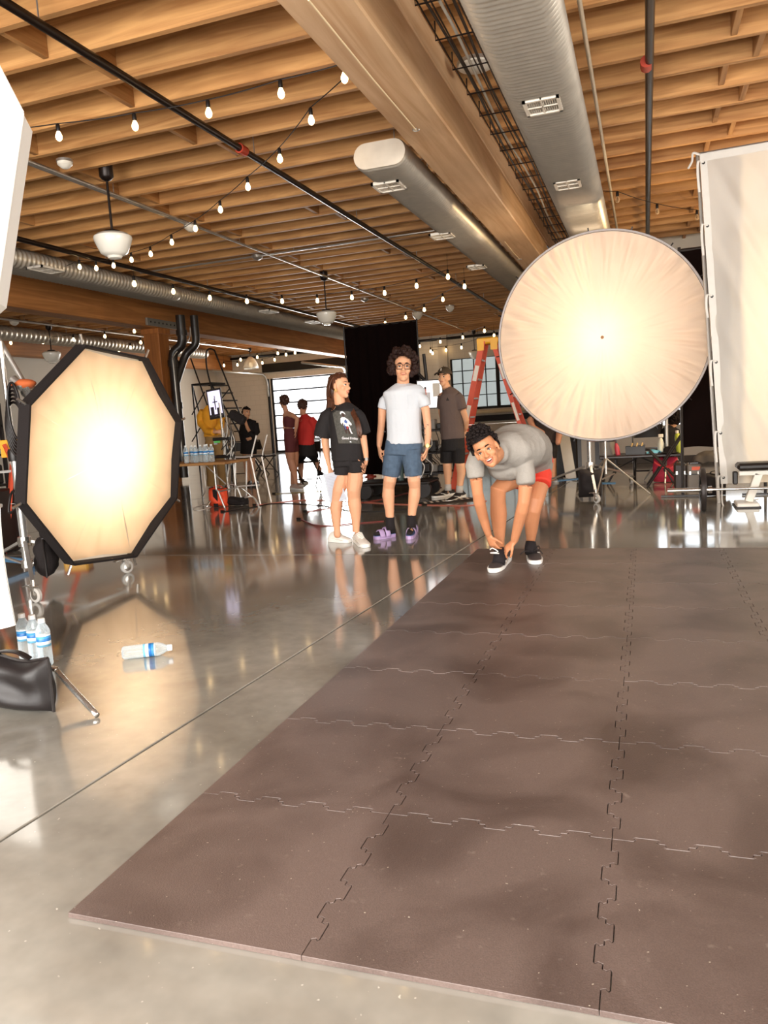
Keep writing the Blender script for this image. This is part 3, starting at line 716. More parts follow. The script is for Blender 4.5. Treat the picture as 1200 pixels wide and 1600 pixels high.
for i in range(NC):
    for j in range(NR):
        x0, y0 = MX0 + i*TX, MY0 + j*TY
        A = .019
        bot = [(x0 + s, y0 + (d if j > 0 else 0)) for s, d in teeth(TX, A)] if j > 0 else [(x0, y0), (x0+TX, y0)]
        rig = [(x0 + TX + d, y0 + s) for s, d in teeth(TY, A)] if i < NC-1 else [(x0+TX, y0), (x0+TX, y0+TY)]
        top = [(x0 + s, y0 + TY + d) for s, d in teeth(TX, A)][::-1] if j < NR-1 else [(x0+TX, y0+TY), (x0, y0+TY)]
        lef = [(x0 + d, y0 + s) for s, d in teeth(TY, A)][::-1] if i > 0 else [(x0, y0+TY), (x0, y0)]
        poly = []
        for seg in (bot, rig, top, lef): poly += seg[:-1]
        P1 = inset(poly, .0012); P2 = inset(poly, .0020); n = len(P1); z = TH + random.uniform(-.0004, .0004)
        vs = [(x, y, 0.001) for x, y in P1] + [(x, y, z - .0015) for x, y in P1] + [(x, y, z) for x, y in P2]
        mb = MB().add(vs, [(a, (a+1) % n, n + (a+1) % n, n + a) for a in range(n)] + [(n + a, n + (a+1) % n, 2*n + (a+1) % n, 2*n + a) for a in range(n)] + [tuple(range(2*n, 3*n))])
        mb.build('mat_tile', RUB, mat_root)

# ------------------------------------------------------------------ stands
CHROME = plain('chrome', (205, 202, 196), .22, .9, var=.04)
ALU = plain('brushed_alu', (200, 198, 194), .35, .8, var=.05)
BLK = plain('black_fabric', (21, 12, 11), .85, var=.25, scale=30, bump=.2, bscale=160)
BLKP = plain('black_plastic', (26, 19, 17), .45)
RUBW = plain('caster_tyre', (196, 192, 186), .4)
BLUE = plain('blue_steel', (38, 92, 128), .45)
def caster(root, p, a, r=.055):
    """swivel caster: fork, wheel, brake pedal"""
    p = Vector(p); ax = Vector((-math.sin(a), math.cos(a), 0)); dr = Vector((math.cos(a), math.sin(a), 0))
    c = p + dr*.02 + Vector((0, 0, r))
    w = MB().lathe([(r*.3, -.016), (r*.82, -.016), (r, -.011), (r, .011), (r*.82, .016), (r*.3, .016)], 20, c, ax).build('caster_wheel', RUBW, root, smooth='auto')
    MB().lathe([(r*.28, -.021), (r*.62, -.017), (r*.62, .017), (r*.28, .021)], 16, c, ax).build('wheel_hub', CHROME, w, smooth='auto')
    f = MB()
    for s in (-1, 1): f.bar(c + ax*(.026*s), c + ax*(.022*s) - dr*.015 + Vector((0, 0, r*1.15)), .03, .005, side=dr)
    f.box(c - dr*.015 + Vector((0, 0, r*1.2)), (.06, .055, .012), rz=a); f.cyl(c - dr*.015 + Vector((0, 0, r*1.2)), c - dr*.015 + Vector((0, 0, r*1.2 + .05)), .014)
    f.build('caster_fork', CHROME, root)
    MB().bar(c - dr*.05 + Vector((0, 0, r*1.3)), c - dr*.11 + Vector((0, 0, r*1.15)), .05, .008).build('brake_pedal', CHROME, root)
def roller_stand(label, c, feet, zt, legz=.36, r=.03):
    root = thing('roller_stand', label, 'light stand', c); c = Vector(c)
    MB().tube([c + Vector((0, 0, .14)), c + Vector((0, 0, zt*.55))], r, 14).build('column', ALU, root, smooth='auto')
    MB().tube([c + Vector((0, 0, zt*.5)), c + Vector((0, 0, zt))], r*.72, 14).build('riser', CHROME, root, smooth='auto')
    MB().lathe([(r*1.5, -.05), (r*1.6, -.03), (r*1.6, .03), (r*1.3, .05)], 14, c + Vector((0, 0, zt*.54))).build('collar', BLKP, root, smooth='auto')
    MB().tube([c + Vector((r, 0, zt*.54)), c + Vector((r + .07, .0, zt*.54))], [.012, .02], 8).build('clamp_knob', BLKP, root)
    MB().lathe([(r*1.7, -.04), (r*1.9, 0), (r*1.7, .04)], 14, c + Vector((0, 0, legz))).build('leg_hub', CHROME, root, smooth='auto')
    MB().lathe([(r*1.6, -.03), (r*1.6, .03)], 14, c + Vector((0, 0, .17))).build('brace_hub', CHROME, root, smooth='auto')
    for f in feet:
        f = Vector(f); a = math.atan2(f.y-c.y, f.x-c.x); t = Vector((math.cos(a), math.sin(a), 0))
        L = MB().bar(c + t*.04 + Vector((0, 0, legz)), Vector((f.x, f.y, .15)) , .03, .022).build('leg', ALU, root)
        MB().bar(c + t*.04 + Vector((0, 0, .17)), c.lerp(f, .55) + Vector((0, 0, .23)), .02, .014).build('brace', ALU, root)
        caster(root, (f.x, f.y, 0), a + .6)
    return root
def sandbag(label, c, w, h, d, rz, mat, strap=True, name='sandbag', handle_z=None):
    """two-lobed saddle bag"""
    root = thing(name, label, 'sandbag', c); c = Vector(c); R = Matrix.Rotation(rz, 3, 'Z')
    def fn(u, v, s):
        x = (u-.5)*w; z = v*h; e = max(0, (1-abs(2*u-1)**5))*max(0, (1-abs(2*v-1)**4)); y = s*d/2*e**.55
        wob = .01*math.sin(9*u+3*v) + .012*math.sin(5*v*2+u*4)
        return c + R @ Vector((x, y + wob*e, z + .012*math.sin(7*u)*v))
    m = MB().grid(22, 14, lambda u, v: fn(u, v, 1)); m.grid(22, 14, lambda u, v: fn(u, v, -1)); m.build('bag_body', mat, root, smooth=True)
    sm = MB(); rim = [fn(u/12, 1, 0) for u in range(13)]
    sm.tube(rim, .008, 6); sm.tube([fn(1, v/8, 0) for v in range(9)], .008, 6); sm.build('piping', BLKP, root)
    if strap:
        pts = curve_pts([c + R @ Vector((-w*.22, 0, h)), c + R @ Vector((-w*.12, -.01, h*1.13)), c + R @ Vector((w*.12, -.01, h*1.13)), c + R @ Vector((w*.25, 0, h))], 6)
        MB().tube(pts, [(.02, .005)]*len(pts), 8, side=R @ Vector((0, 1, 0))).build('handle', mat, root)
    return root

# ------------------------------------------------------------------ octagonal softbox
def softbox(label, c, r, az, el, rot, depth, power, col, cloth, lip=.07, back=True, wr=0.012):
    c = Vector(c); n = Vector((math.cos(az)*math.cos(el), math.sin(az)*math.cos(el), math.sin(el))); u = Vector((-math.sin(az), math.cos(az), 0)); v = n.cross(u)
    root = thing('softbox', label, 'softbox', (c.x, c.y, c.z - r))
    def ring(rad, d): return [c + n*d + u*(rad*math.cos(rot + k*math.pi/4)) + v*(rad*math.sin(rot + k*math.pi/4)) for k in range(8)]
    # cloth: fan grid with slack creases towards the corners
    mb = MB(); R8 = ring(r*.985, -.0); N = 26; vs = [c - n*.0]; 
    for k in range(8):
        A, B = R8[k] - c, R8[(k+1) % 8] - c
        mbv = []
        def fn(a, b, A=A, B=B, k=k):
            t = b; q = c + (A.lerp(B, a))*t
            s = (1 - abs(2*a-1))
            wv = wr*t*(math.sin(a*23 + 4*t + k*2) * .5 + math.sin(a*11 - 7*t + k)*.6) * (t**1.5) * (1 - t**8)
            hol = .03*(1 - t*t)
            sag = .02*s*(t**4)
            return q + n*(wv + hol) - (A.lerp(B, a)).normalized()*sag
        mb.grid(N, N, fn)
    mb.build('front_diffuser', cloth, root, smooth=True)
    o0, o1, i1 = ring(r*1.02, -.05), ring(r*1.022, lip), ring(r*1.002, lip); i0 = ring(r*.998, -.03)
    L = MB()
    L.add(o0 + o1 + i1 + i0, [(k, (k+1) % 8, 8+(k+1) % 8, 8+k) for k in range(8)] + [(8+k, 8+(k+1) % 8, 16+(k+1) % 8, 16+k) for k in range(8)] + [(16+k, 16+(k+1) % 8, 24+(k+1) % 8, 24+k) for k in range(8)])
    L.build('rim', BLK, root)
    s0, s1, s2 = ring(r*1.02, -.05), ring(r*.55, -depth*.4), ring(.12, -depth)
    sh = MB().add(s0 + s1 + s2, [(k, (k+1) % 8, 8+(k+1) % 8, 8+k) for k in range(8)] + [(8+k, 8+(k+1) % 8, 16+(k+1) % 8, 16+k) for k in range(8)] + [tuple(range(16, 24))])
    sh.build('back_shell', BLK, root)
    q0, q1, q2 = ring(r*1.005, -.05), ring(r*.53, -depth*.39), ring(.11, -depth*.985)
    MB().add(q0 + q1 + q2, [(k, (k+1) % 8, 8+(k+1) % 8, 8+k) for k in range(8)] + [(8+k, 8+(k+1) % 8, 16+(k+1) % 8, 16+k) for k in range(8)]).build('silver_lining', plain('silver_lining', (215, 212, 205), .5, .2), root)
    for k, p in enumerate(ring(r*1.06, .02)):
        d = (p - c).normalized(); MB().tube([p - d*.03, p + d*.045], .011, 8).build('rod_tip', CHROME, root)
    MB().lathe([(.1, -depth-.28), (.1, -depth), (.13, -depth), (.13, -depth+.04)], 18, c, n).build('lamp_head', BLKP, root, smooth='auto')
    d = bpy.data.lights.new('softbox_lamp', 'POINT'); d.energy = power; d.color = col; d.shadow_soft_size = .09
    lo = bpy.data.objects.new('softbox_lamp', d); COL.objects.link(lo); lo.parent = root; lo.location = c - n*(depth*.86) - root.location
    return root
CLOTH_W = scrim('octa_cloth', (250, 226, 196), .75)
OC = Vector((-4.06, 5.1, 1.02))
softbox('large glowing octagonal softbox facing the mat on the left', OC, .883, -.085, -.115, .292, .62, 15.5, (1.0, .87, .70), CLOTH_W, .055, True, .02)
st_c = (-4.92, 5.02, 0)
roller_stand('roller stand behind the large octagonal softbox', st_c, [F(55, 941), F(196, 896), (-5.5, 5.1, 0)], 2.0)
sandbag('black sandbag saddled over the softbox stand leg near the white caster', F(72, 925) + Vector((-.05, .1, .12)), .34, .3, .16, -.9, BLK)
# boom, orange cloth and coiled cable at the stand head
bo = thing('boom_arm', 'grey boom pole rising left from the softbox stand head', 'boom arm', (st_c[0], st_c[1], 1.95))
MB().tube([PY(52, 622, 5.05), PY(-60, 430, 5.05)], .02, 10).build('pole', ALU, bo, smooth='auto')
hp = PY(47, 612, 5.0)
MB().lathe([(.05, -.05), (.06, 0), (.05, .05)], 14, hp, (0, 1, 0)).build('grip_head', CHROME, bo, smooth='auto')
MB().tube([PY(20, 592, 4.95), PY(36, 606, 4.95)], .035, 12).build('counterweight', ALU, bo, smooth='auto')
MB().ell(PY(36, 600, 4.98), (.12, .07, .04), 12, 8).build('orange_cloth', plain('orange_cloth', (196, 98, 48), .8), bo, smooth=True)
cc = thing('coiled_cable', 'black cable coil hanging on the softbox stand', 'cable', PY(30, 650, 5.0))
for k in range(6):
    a = random.uniform(0, .3); c_ = PY(23, 642 + k*2, 4.88 + k*.015); w = .10 + .012*k
    MB().tube([c_ + Vector((w*.62*math.cos(t), 0, .22*math.sin(t) - .02*k)) for t in np.linspace(a, a + 6.28, 28)], .011, 6).build('coil_loop', BLKP, cc, smooth=True)
MB().tube(curve_pts([PY(30, 690, 5.0), PY(27, 740, 5.0), PY(24, 790, 4.95), PY(14, 800, 4.95), PY(18, 770, 4.95), PY(32, 768, 4.9)], 8), .011, 6).build('cable_tail', BLKP, cc, smooth=True)

# ------------------------------------------------------------------ big round diffuser on its stand
DC = PY(941, 527, 9.42); dn = (Vector((0, 0, EYE)) - DC); dn.z *= .35; dn.normalize()
du = dn.cross(Vector((0, 0, 1))).normalized(); dv = du.cross(dn)
du, dv = -du, dv
DR = 160.5/1200*abs((DC - Vector((0, 0, EYE))).dot(cf))
dz = thing('round_diffuser', 'huge round diffusion disc lit from behind beside the white sheet', 'diffuser', (DC.x, DC.y, DC.z - DR))
def dfn(a, t):
    th = a*2*math.pi; rr = t*DR*.985
    w = 0
    for k, (fq, am, ph, pw) in enumerate(((37, .013, 1.3, 1.8), (61, .013, .4, 2.6), (97, .010, 2.2, 3.5), (23, .012, 5.0, 1.4), (151, .007, .9, 4.5))):
        w += am*math.sin(fq*th + ph + 3.2*math.sin(2*th + k) + t*(5 + k*3)*math.sin(3*th + k*1.7)) * t**pw
    w += .012*noise.noise(Vector((math.cos(th)*4*t*2, math.sin(th)*4*t*2, 3)))*t
    w *= (1 - t**14)
    return DC + du*(rr*math.cos(th)) + dv*(rr*math.sin(th)) + dn*w
MB().grid(420, 60, dfn).build('scrim', scrim('disc_scrim', (252, 232, 214), .72), dz, smooth=True)
rim = [DC + du*(DR*math.cos(t)) + dv*(DR*math.sin(t)) for t in np.linspace(0, 2*math.pi, 97)]
MB().tube(rim, [(.026, .012)]*97, 8, side=dn).build('rim_band', plain('rim_grey', (178, 172, 172), .5), dz, smooth=True)
rim2 = [p - dn*.025 for p in rim]
MB().tube(rim2, .016, 8).build('frame_hoop', PIPEB, dz, smooth=True)
for k in range(16):
    t = k*2*math.pi/16 + .1; p = DC + du*(DR*1.012*math.cos(t)) + dv*(DR*1.012*math.sin(t)); d_ = (p-DC).normalized()
    MB().tube([p - d_*.03 - dn*.01, p + d_*.035], .008, 6).build('elastic_clip', BLKP, dz)
sc_ = Vector((PY(922, 720, 10.1).x, 10.1, 0))
rs = roller_stand('roller stand carrying the round diffusion disc', sc_, [F(931, 786), F(850, 770), F(987, 757)], DC.z - DR - .02, .42, .032)
MB().tube([sc_ + Vector((0, 0, DC.z - DR - .03)), DC - dv*DR - dn*.03], .018, 8).build('mount_arm', CHROME, rs)
sandbag('black sandbag over the front leg of the disc stand', F(924, 782) + Vector((-.02, .12, .03)), .28, .34, .26, .15, BLK, False)
for a, b in (((872, 741), (905, 738)), ((928, 745), (962, 745))):
    pa, pb = PY(a[0], a[1]+10, 10.3), PY(b[0], b[1]+10, 10.3)
    MB().bar(pa, pb, .16, .012, side=(0, 1, 0)).build('blue_brace_plate', BLUE, rs)
# the lamp that lights it
lr = thing('studio_lamp', 'black studio lamp head on a stand behind the round diffuser', 'lamp', (DC.x, DC.y + 1.25, 0))
LP = DC - dn*.36
MB().lathe([(.11, -.3), (.115, 0), (.15, .02), (.15, .05), (.13, .05)], 20, LP - dn*.16, dn).build('lamp_housing', BLKP, lr, smooth='auto')
MB().tube([LP - dn*.35, Vector((LP.x - dn.x*.35, LP.y - dn.y*.35, .3))], .018, 10).build('stand_pole', CHROME, lr, smooth='auto')
for a in (0.3, 2.4, 4.5):
    b0 = Vector((LP.x - dn.x*.35, LP.y - dn.y*.35, .5)); MB().tube([b0, b0 + Vector((.55*math.cos(a), .55*math.sin(a), -.49))], .012, 8).build('stand_leg', CHROME, lr)
dl = bpy.data.lights.new('studio_lamp_bulb', 'POINT'); dl.energy = 5.5; dl.color = (1.0, .86, .62); dl.shadow_soft_size = .08
lo = bpy.data.objects.new('studio_lamp_bulb', dl); COL.objects.link(lo); lo.parent = lr; lo.location = LP - lr.location
da = bpy.data.lights.new('disc_fill_light', 'AREA'); da.shape = 'DISK'; da.size = 1.3; da.energy = 17; da.color = (1.0, .80, .60)  # added fill light that evens out the disc around the bulb's hot core
lo = bpy.data.objects.new('disc_fill_light', da); COL.objects.link(lo); lo.parent = lr; lo.location = DC - dn*1.5 - lr.location
lo.rotation_euler = dn.to_track_quat('-Z', 'Y').to_euler()
MB().lathe([(.1, -.22), (.4, -.16), (.68, -.02), (.7, .0), (.68, -.0), (.4, -.13), (.1, -.19)], 28, DC - dn*1.54, dn).build('fill_dish', plain('fill_reflector', (210, 206, 198), .35, .6), lr, smooth='auto')  # dish made up to go with the added fill light
MB().lathe([(.0, .012), (.016, .01), (.02, .002)], 12, DC, dn).build('bulb_nose_dot', plain('bulb_nose_brown', (150, 96, 50), .5), dz)  # brown dot added on the cloth for the bulb nose behind it

# ------------------------------------------------------------------ white sheet on a frame, black flags, backdrop
YS = 9.3
tl, bl, tr_ = PY(1095, 242, YS), PY(1128, 756, YS), PY(1200, 222, YS)
sw = 2.6
sh_root = thing('diffusion_sheet', 'tall white muslin sheet tied to a frame at the right edge', 'sheet', (bl.x, YS, bl.z))
def sfn(u, v):
    L = bl.lerp(tl, v); x = L.x + u*sw*(1 + .0*v); z = L.z
    f = .018*math.sin(14*u + 5*(1-v) + 2*math.sin(3*v)) + .01*math.sin(37*u - 9*v) + .012*math.sin(22*(u*.6 + (1-v)*.9))
    f += .03*noise.noise(Vector((u*5, v*4, 1.3))) + .02*math.exp(-u*1.6)*math.sin(30*(v*1.05 + u*1.5) + 2*noise.noise(Vector((u*3, v*3, 5)))) + .008*math.sin(70*(v*.8 + u*1.3))*math.exp(-u)
    f *= min(1, u*9, (1-v)*8 + .15)
    z += .035*u*sw*.5*v
    return Vector((x, YS + f, z))
SHEETM = scrim('muslin', (236, 232, 224), .5)
MB().grid(90, 110, sfn).build('cloth', SHEETM, sh_root, smooth=True)
hem = MB(); 
hem.grid(1, 60, lambda u, v: sfn(0, v) + Vector((-.012 + u*.07, -.006, 0))); hem.build('side_hem', plain('hem_tape', (222, 218, 210), .8), sh_root, smooth=True)
MB().grid(60, 1, lambda u, v: sfn(u, 1) + Vector((0, -.006, -.07 + v*.075))).build('top_hem', MATS['hem_tape'], sh_root, smooth=True)
for v in (.02, .16, .38, .58, .79, .975):
    q = sfn(0, v) + Vector((.02, -.012, 0)); MB().lathe([(.011, -.003), (.016, 0), (.011, .003)], 12, q, (0, 1, 0)).build('grommet', BLKP, sh_root)
    if v < .98:
        pts = curve_pts([q, q + Vector((-.05, -.02, .02)), q + Vector((-.06, -.02, -.1)), q + Vector((-.045, -.02, -.27 - .05*math.sin(v*9)))], 5)
        MB().tube(pts, [(.012, .003)]*len(pts), 6, side=(1, 0, 0)).build('tie_ribbon', MATS['hem_tape'], sh_root)
q = sfn(0, 1)
MB().tube(curve_pts([q + Vector((-.02, -.02, 0)), q + Vector((-.08, -.03, .02)), q + Vector((-.09, -.03, -.06)), q + Vector((-.13, -.03, -.13))], 5), .012, 6).build('corner_tie', MATS['hem_tape'], sh_root)
fr = MB(); fr.tube([bl + Vector((-.03, .05, -bl.z)), tl + Vector((-.03, .05, .02))], .02, 8).build('frame_upright', ALU, sh_root)
MB().tube([tl + Vector((-.03, .05, .02)), sfn(1, 1) + Vector((.05, .05, .02))], .02, 8).build('frame_top', ALU, sh_root)
MB().tube([sfn(1, 1) + Vector((.05, .05, .02)), Vector((sfn(1, 0).x + .05, YS + .05, 0))], .02, 8).build('frame_upright', ALU, sh_root)
MB().tube(curve_pts([bl + Vector((0, -.03, .0)), F(1130, 790), F(1150, 787), F(1185, 780)], 6), .008, 6).build('tie_line', MATS['hem_tape'], sh_root)
# lamp behind the sheet
l2 = thing('studio_lamp', 'studio lamp on a stand glowing behind the white sheet', 'lamp', (1.8, 10.85, 0))
MB().lathe([(.11, -.3), (.12, 0), (.15, .05), (.13, .05)], 20, (1.8, 11.15, 1.9), (0, -1, 0)).build('lamp_housing', BLKP, l2, smooth='auto')
MB().tube([(1.8, 11.25, 1.65), (1.8, 11.25, .3)], .018, 8).build('stand_pole', CHROME, l2)
for a in (0.3, 2.4, 4.5): MB().tube([(1.8, 11.25, .5), (1.8 + .55*math.cos(a), 11.25 + .55*math.sin(a), 0.01)], .012, 8).build('stand_leg', CHROME, l2)
dl = bpy.data.lights.new('sheet_lamp_bulb', 'POINT'); dl.energy = 120; dl.color = (1.0, .72, .40); dl.shadow_soft_size = .05
lo = bpy.data.objects.new('sheet_lamp_bulb', dl); COL.objects.link(lo); lo.parent = l2; lo.location = Vector((1.8, 10.9, 1.9)) - l2.location
VELV = plain('black_velvet', (13, 4, 3), .95, var=.3, scale=6, spec=.1)
def cloth_panel(name, label, a, b, z0, z1, folds, amp, foot=True, grp=None):
    """hanging black cloth between plan points a and b with real folds and thickness"""
    a = Vector(a); b = Vector(b); d = (b-a); nn = Vector((-d.y, d.x, 0)).normalized()
    root = thing(name, label, 'backdrop', (a.x, a.y, 0))
    fn = lambda s: (lambda u, v: a + d*u + nn*(amp*math.sin(folds*u*6.28 + 2*math.sin(v*2))*(1.1-v*.6) + s) + Vector((0, 0, z0 + (z1-z0)*v + .01*math.sin(u*9)*(1-v))))
    m = MB().grid(60, 12, fn(.006)); m.grid(60, 12, fn(-.006)); m.build('cloth', VELV, root, smooth=True)
    MB().tube([a + Vector((0, 0, z1)), b + Vector((0, 0, z1))], .02, 8).build('crossbar', BLKP, root)
    for q in (a, b):
        q = q - nn*.04
        MB().tube([q + Vector((0, 0, .02)), q + Vector((0, 0, z1 + .03))], .018, 8).build('upright', BLKP, root)
        MB().bar(q + Vector((-.25, 0, .015)), q + Vector((.25, 0, .015)), .05, .02).build('foot', BLKP, root)
    return root
p0, p1 = PY(538, 513, 14.6), PY(652, 506, 14.6)
cloth_panel('black_backdrop', 'tall black cloth backdrop behind the man in white tee', (p0.x, 14.6, 0), (p1.x, 14.6, 0), .05, p0.z, 7, .03)
p0, p1 = PY(1061, 400, 10.0), PY(1128, 705, 10.0)
cloth_panel('black_flag', 'black cloth flag hanging between round disc and white sheet', (p0.x, 10.0, 0), (1.32, 10.0, 0), p1.z + .06, p0.z + .06, 2, .02)

# white bounce softbox and hanging cloth at the left edge
YW = 2.45
wb = thing('bounce_panel', 'white eight-sided bounce panel at the upper left edge', 'panel', PY(-110, 530, YW))
pxs = [(34, 176), (-6, 98), (-140, 40), (-260, 110), (-300, 300), (-240, 480), (-110, 560), (-8, 470)]
fr_, bk_ = [PY(x, y, YW) for x, y in pxs], [PY(x, y, YW) + Vector((-.10, .16, 0)) for x, y in pxs]
WHITEF = plain('white_nylon', (240, 238, 232), .6, var=.02, bump=.05)
cen = sum(fr_, Vector())/8; n8 = 8
m = MB(); vs = []
for t in np.linspace(0, 1, 9): vs += [cen.lerp(p, t) - Vector((0, .03*(1-t*t), 0)) for p in fr_]
m.add(vs, [(i*8+j, i*8+(j+1) % 8, (i+1)*8+(j+1) % 8, (i+1)*8+j) for i in range(8) for j in range(8)]); m.build('face_cloth', WHITEF, wb, smooth=True)
MB().add(fr_ + bk_, [(k, (k+1) % 8, 8+(k+1) % 8, 8+k) for k in range(8)] + [tuple(range(8, 16))]).build('side_cloth', WHITEF, wb)
MB().tube(fr_ + [fr_[0]], .009, 6).build('piping', WHITEF, wb)
YC = 2.95
hc = thing('hanging_cloth', 'white cloth hem hanging at the left edge above bottles', 'cloth', PY(-60, 1000, YC))
c00, c10, c11, c01 = PY(-160, 1040, YC), PY(22, 975, YC), PY(2, 790, YC), PY(-160, 790, YC)
hf = lambda s: (lambda u, v: c00.lerp(c10, u).lerp(c01.lerp(c11, u), v) + Vector((0, .02*math.sin(u*9 + v*3) + s, .008*math.sin(u*11)*(1-v))))
m = MB().grid(24, 24, hf(.004)); m.grid(24, 24, hf(-.004)); m.build('cloth', WHITEF, hc, smooth=True)
MB().tube([c01 + Vector((0, 0, 0)), c11], .01, 8).build('rod', ALU, hc)
MB().tube([c01.lerp(c11, .1), Vector((c01.lerp(c11, .1).x, YC, 0))], .014, 8).build('stand_pole', ALU, hc)
# stand foot and sandbag at lower left
lg = thing('light_stand', 'chrome stand leg slanting to the floor beside the sandbag', 'light stand', F(152, 1122))
A, B = PY(90, 1050, 2.72), F(152, 1122)
hub = PY(-130, 1060, 2.95); hub.z = A.z + .02
MB().tube(curve_pts([hub, hub.lerp(A, .6), A + Vector((-.05, .01, .012)), A, A.lerp(B, .3), B + Vector((0, 0, .013))], 5), .0135, 12).build('leg', CHROME, lg, smooth=True)
for a in (2.4, 4.4): MB().tube([hub, hub + Vector((.3*math.cos(a), .3*math.sin(a), 0)), Vector((hub.x + .6*math.cos(a), hub.y + .6*math.sin(a), .013))], .0135, 10).build('leg', CHROME, lg, smooth='auto')
MB().tube([Vector((hub.x, hub.y, .1)), Vector((hub.x, hub.y, PY(-110, 530, YW).z + .3))], .016, 12).build('column', CHROME, lg, smooth='auto')
s0, s1 = F(-45, 1116), F(90, 1112)
sandbag('shiny black sandbag lying against the chrome stand leg, lower left', ((s0.x+s1.x)/2 - .02, 2.60, .003), .41, .235, .15, -.03, plain('black_nylon', (25, 20, 20), .5, var=.2, scale=14, bump=.08, bscale=14))

# ------------------------------------------------------------------ water bottles
PET = glass('pet_plastic', (236, 244, 248), .04, .16)
CAPW = plain('white_cap', (238, 238, 236), .4)
def labelmat():
    m, nt, b = node_mat('bottle_label'); tc = nt.nodes.new('ShaderNodeTexCoord'); sx = nt.nodes.new('ShaderNodeSeparateXYZ')
    nt.links.new(tc.outputs['Object'], sx.inputs[0]); r = nt.nodes.new('ShaderNodeValToRGB'); r.color_ramp.interpolation = 'CONSTANT'
    mr = nt.nodes.new('ShaderNodeMapRange'); mr.inputs['From Min'].default_value = .095; mr.inputs['From Max'].default_value = .15
    nt.links.new(sx.outputs['Z'], mr.inputs[0]); nt.links.new(mr.outputs[0], r.inputs[0]); e = r.color_ramp.elements
    e[0].color = srgb(120, 190, 226); e[1].position = .2; e[1].color = srgb(244, 248, 250)
    for p_, c_ in ((.45, (36, 108, 178)), (.7, (70, 150, 206)), (.9, (250, 250, 250))): q = e.new(p_); q.color = srgb(*c_)
    nt.links.new(r.outputs[0], b.inputs['Base Color']); b.inputs['Roughness'].default_value = .35
    return m
LBL = labelmat()
def bottle_parts(root):
    prof = [(.0, .004), (.024, .0), (.031, .008), (.032, .02)]
    for k in range(6): prof += [(.0305, .028 + k*.011), (.0325, .033 + k*.011)]
    prof += [(.031, .095), (.031, .15), (.0325, .156), (.031, .168), (.024, .186), (.0145, .2), (.0135, .206)]
    MB().lathe(prof, 20).build('bottle_body', PET, root, smooth=True)
    MB().lathe([(.0316, .096), (.0316, .149)], 20).build('label_wrap', LBL, root, smooth=True)
    MB().lathe([(.0155, .205), (.0155, .222), (.014, .225), (0, .225)], 16).build('cap', CAPW, root, smooth='auto')
    MB().lathe([(.0165, .2), (.0165, .2045)], 16).build('neck_ring', PET, root)
b0 = local(thing('water_bottle', 'standing water bottle, leftmost of the three behind the sandbag', 'bottle', (0, 0, 0), 'water bottles')); bottle_parts(b0)
b0.location = F(42, 1030); b0.scale = (1.15,)*3
for (q, lab) in (((58, 1033), 'standing water bottle, middle one of the three behind the sandbag'), ((73, 1040), 'standing water bottle, rightmost and nearest of the three behind the sandbag')):
    o = dup(b0, F(*q), random.random()*6, lab)
o = dup(b0, F(192, 1031) + Vector((0, 0, .0365)), 0, 'water bottle lying on its side on the floor'); d_ = F(250, 1024) - F(192, 1031)
o.rotation_euler = Vector((d_.x, d_.y, 0)).to_track_quat('Z', 'Y').to_euler()
# ------------------------------------------------------------------ people
def remesh(mb, vox, smooth=3):
    me = bpy.data.meshes.new('tmp'); me.from_pydata(mb.v, [], mb.f); me.update()
    o = bpy.data.objects.new('tmp', me); COL.objects.link(o)
    m = o.modifiers.new('r', 'REMESH'); m.mode = 'VOXEL'; m.voxel_size = vox
    if smooth:
        q = o.modifiers.new('s', 'SMOOTH'); q.factor = .5; q.iterations = smooth
    dg = bpy.context.evaluated_depsgraph_get(); dg.update()
    em = bpy.data.meshes.new_from_object(o.evaluated_get(dg))
    bpy.data.objects.remove(o); bpy.data.meshes.remove(me)
    return em
def finish(em, name, mat, root, wr=0.0, fq=9.0, stretch=(1, 1, 1), seed=0.0):
    """recentre on the person, press soft creases into cloth, link as a part"""
    n = len(em.vertices); co = np.empty(n*3); em.vertices.foreach_get('co', co); co = co.reshape(-1, 3)
    if wr:
        nn = np.empty(n*3); em.vertices.foreach_get('normal', nn); nn = nn.reshape(-1, 3)
        d = np.empty(n)
        for i in range(n):
            p = co[i]; v = Vector((p[0]*fq*stretch[0] + seed, p[1]*fq*stretch[1], p[2]*fq*stretch[2]))
            d[i] = noise.noise(v) + .5*(1 - abs(noise.noise(v*1.9))) + .1
        co = co + nn*(wr*d)[:, None]
    O = ORG[root.as_pointer()]; co = co - np.array(O)
    em.vertices.foreach_set('co', co.ravel()); em.shade_smooth(); em.update()
    em.materials.clear(); em.materials.append(mat); em.name = name
    o = bpy.data.objects.new(name, em); COL.objects.link(o); o.parent = root; ORG[o.as_pointer()] = O.copy()
    return o
PXM = lambda p: abs((Vector(p) - Vector((0, 0, EYE))).dot(cf))/FPX          # metres per pixel at a point
class Crop:
    """read outlines off a scaled detail view: (x, y) there -> frame pixel -> point at a depth"""
    def __init__(s, x0, y0, k, Y): s.x0, s.y0, s.k, s.Y = x0, y0, k, Y
    def p(s, x, y, dy=0): return PY(s.x0 + x/s.k, s.y0 + y/s.k, s.Y + dy)
    def m(s, w, at): return w/s.k*PXM(at)
    def limb(s, path):
        P = [s.p(q[0], q[1], q[3] if len(q) > 3 else 0) for q in path]
        return P, [s.m(q[2], P[i])/2 for i, q in enumerate(path)]
    def rings(s, rows, ratio=.62, dmin=0, dmax=9):
        P, R = [], []
        for r in rows:
            p = s.p((r[0]+r[1])/2, r[2], r[3] if len(r) > 3 else 0); ru = s.m(r[1]-r[0], p)/2
            P.append(p); R.append((ru, min(dmax, max(dmin, ru*(r[4] if len(r) > 4 else ratio)))))
        return P, R
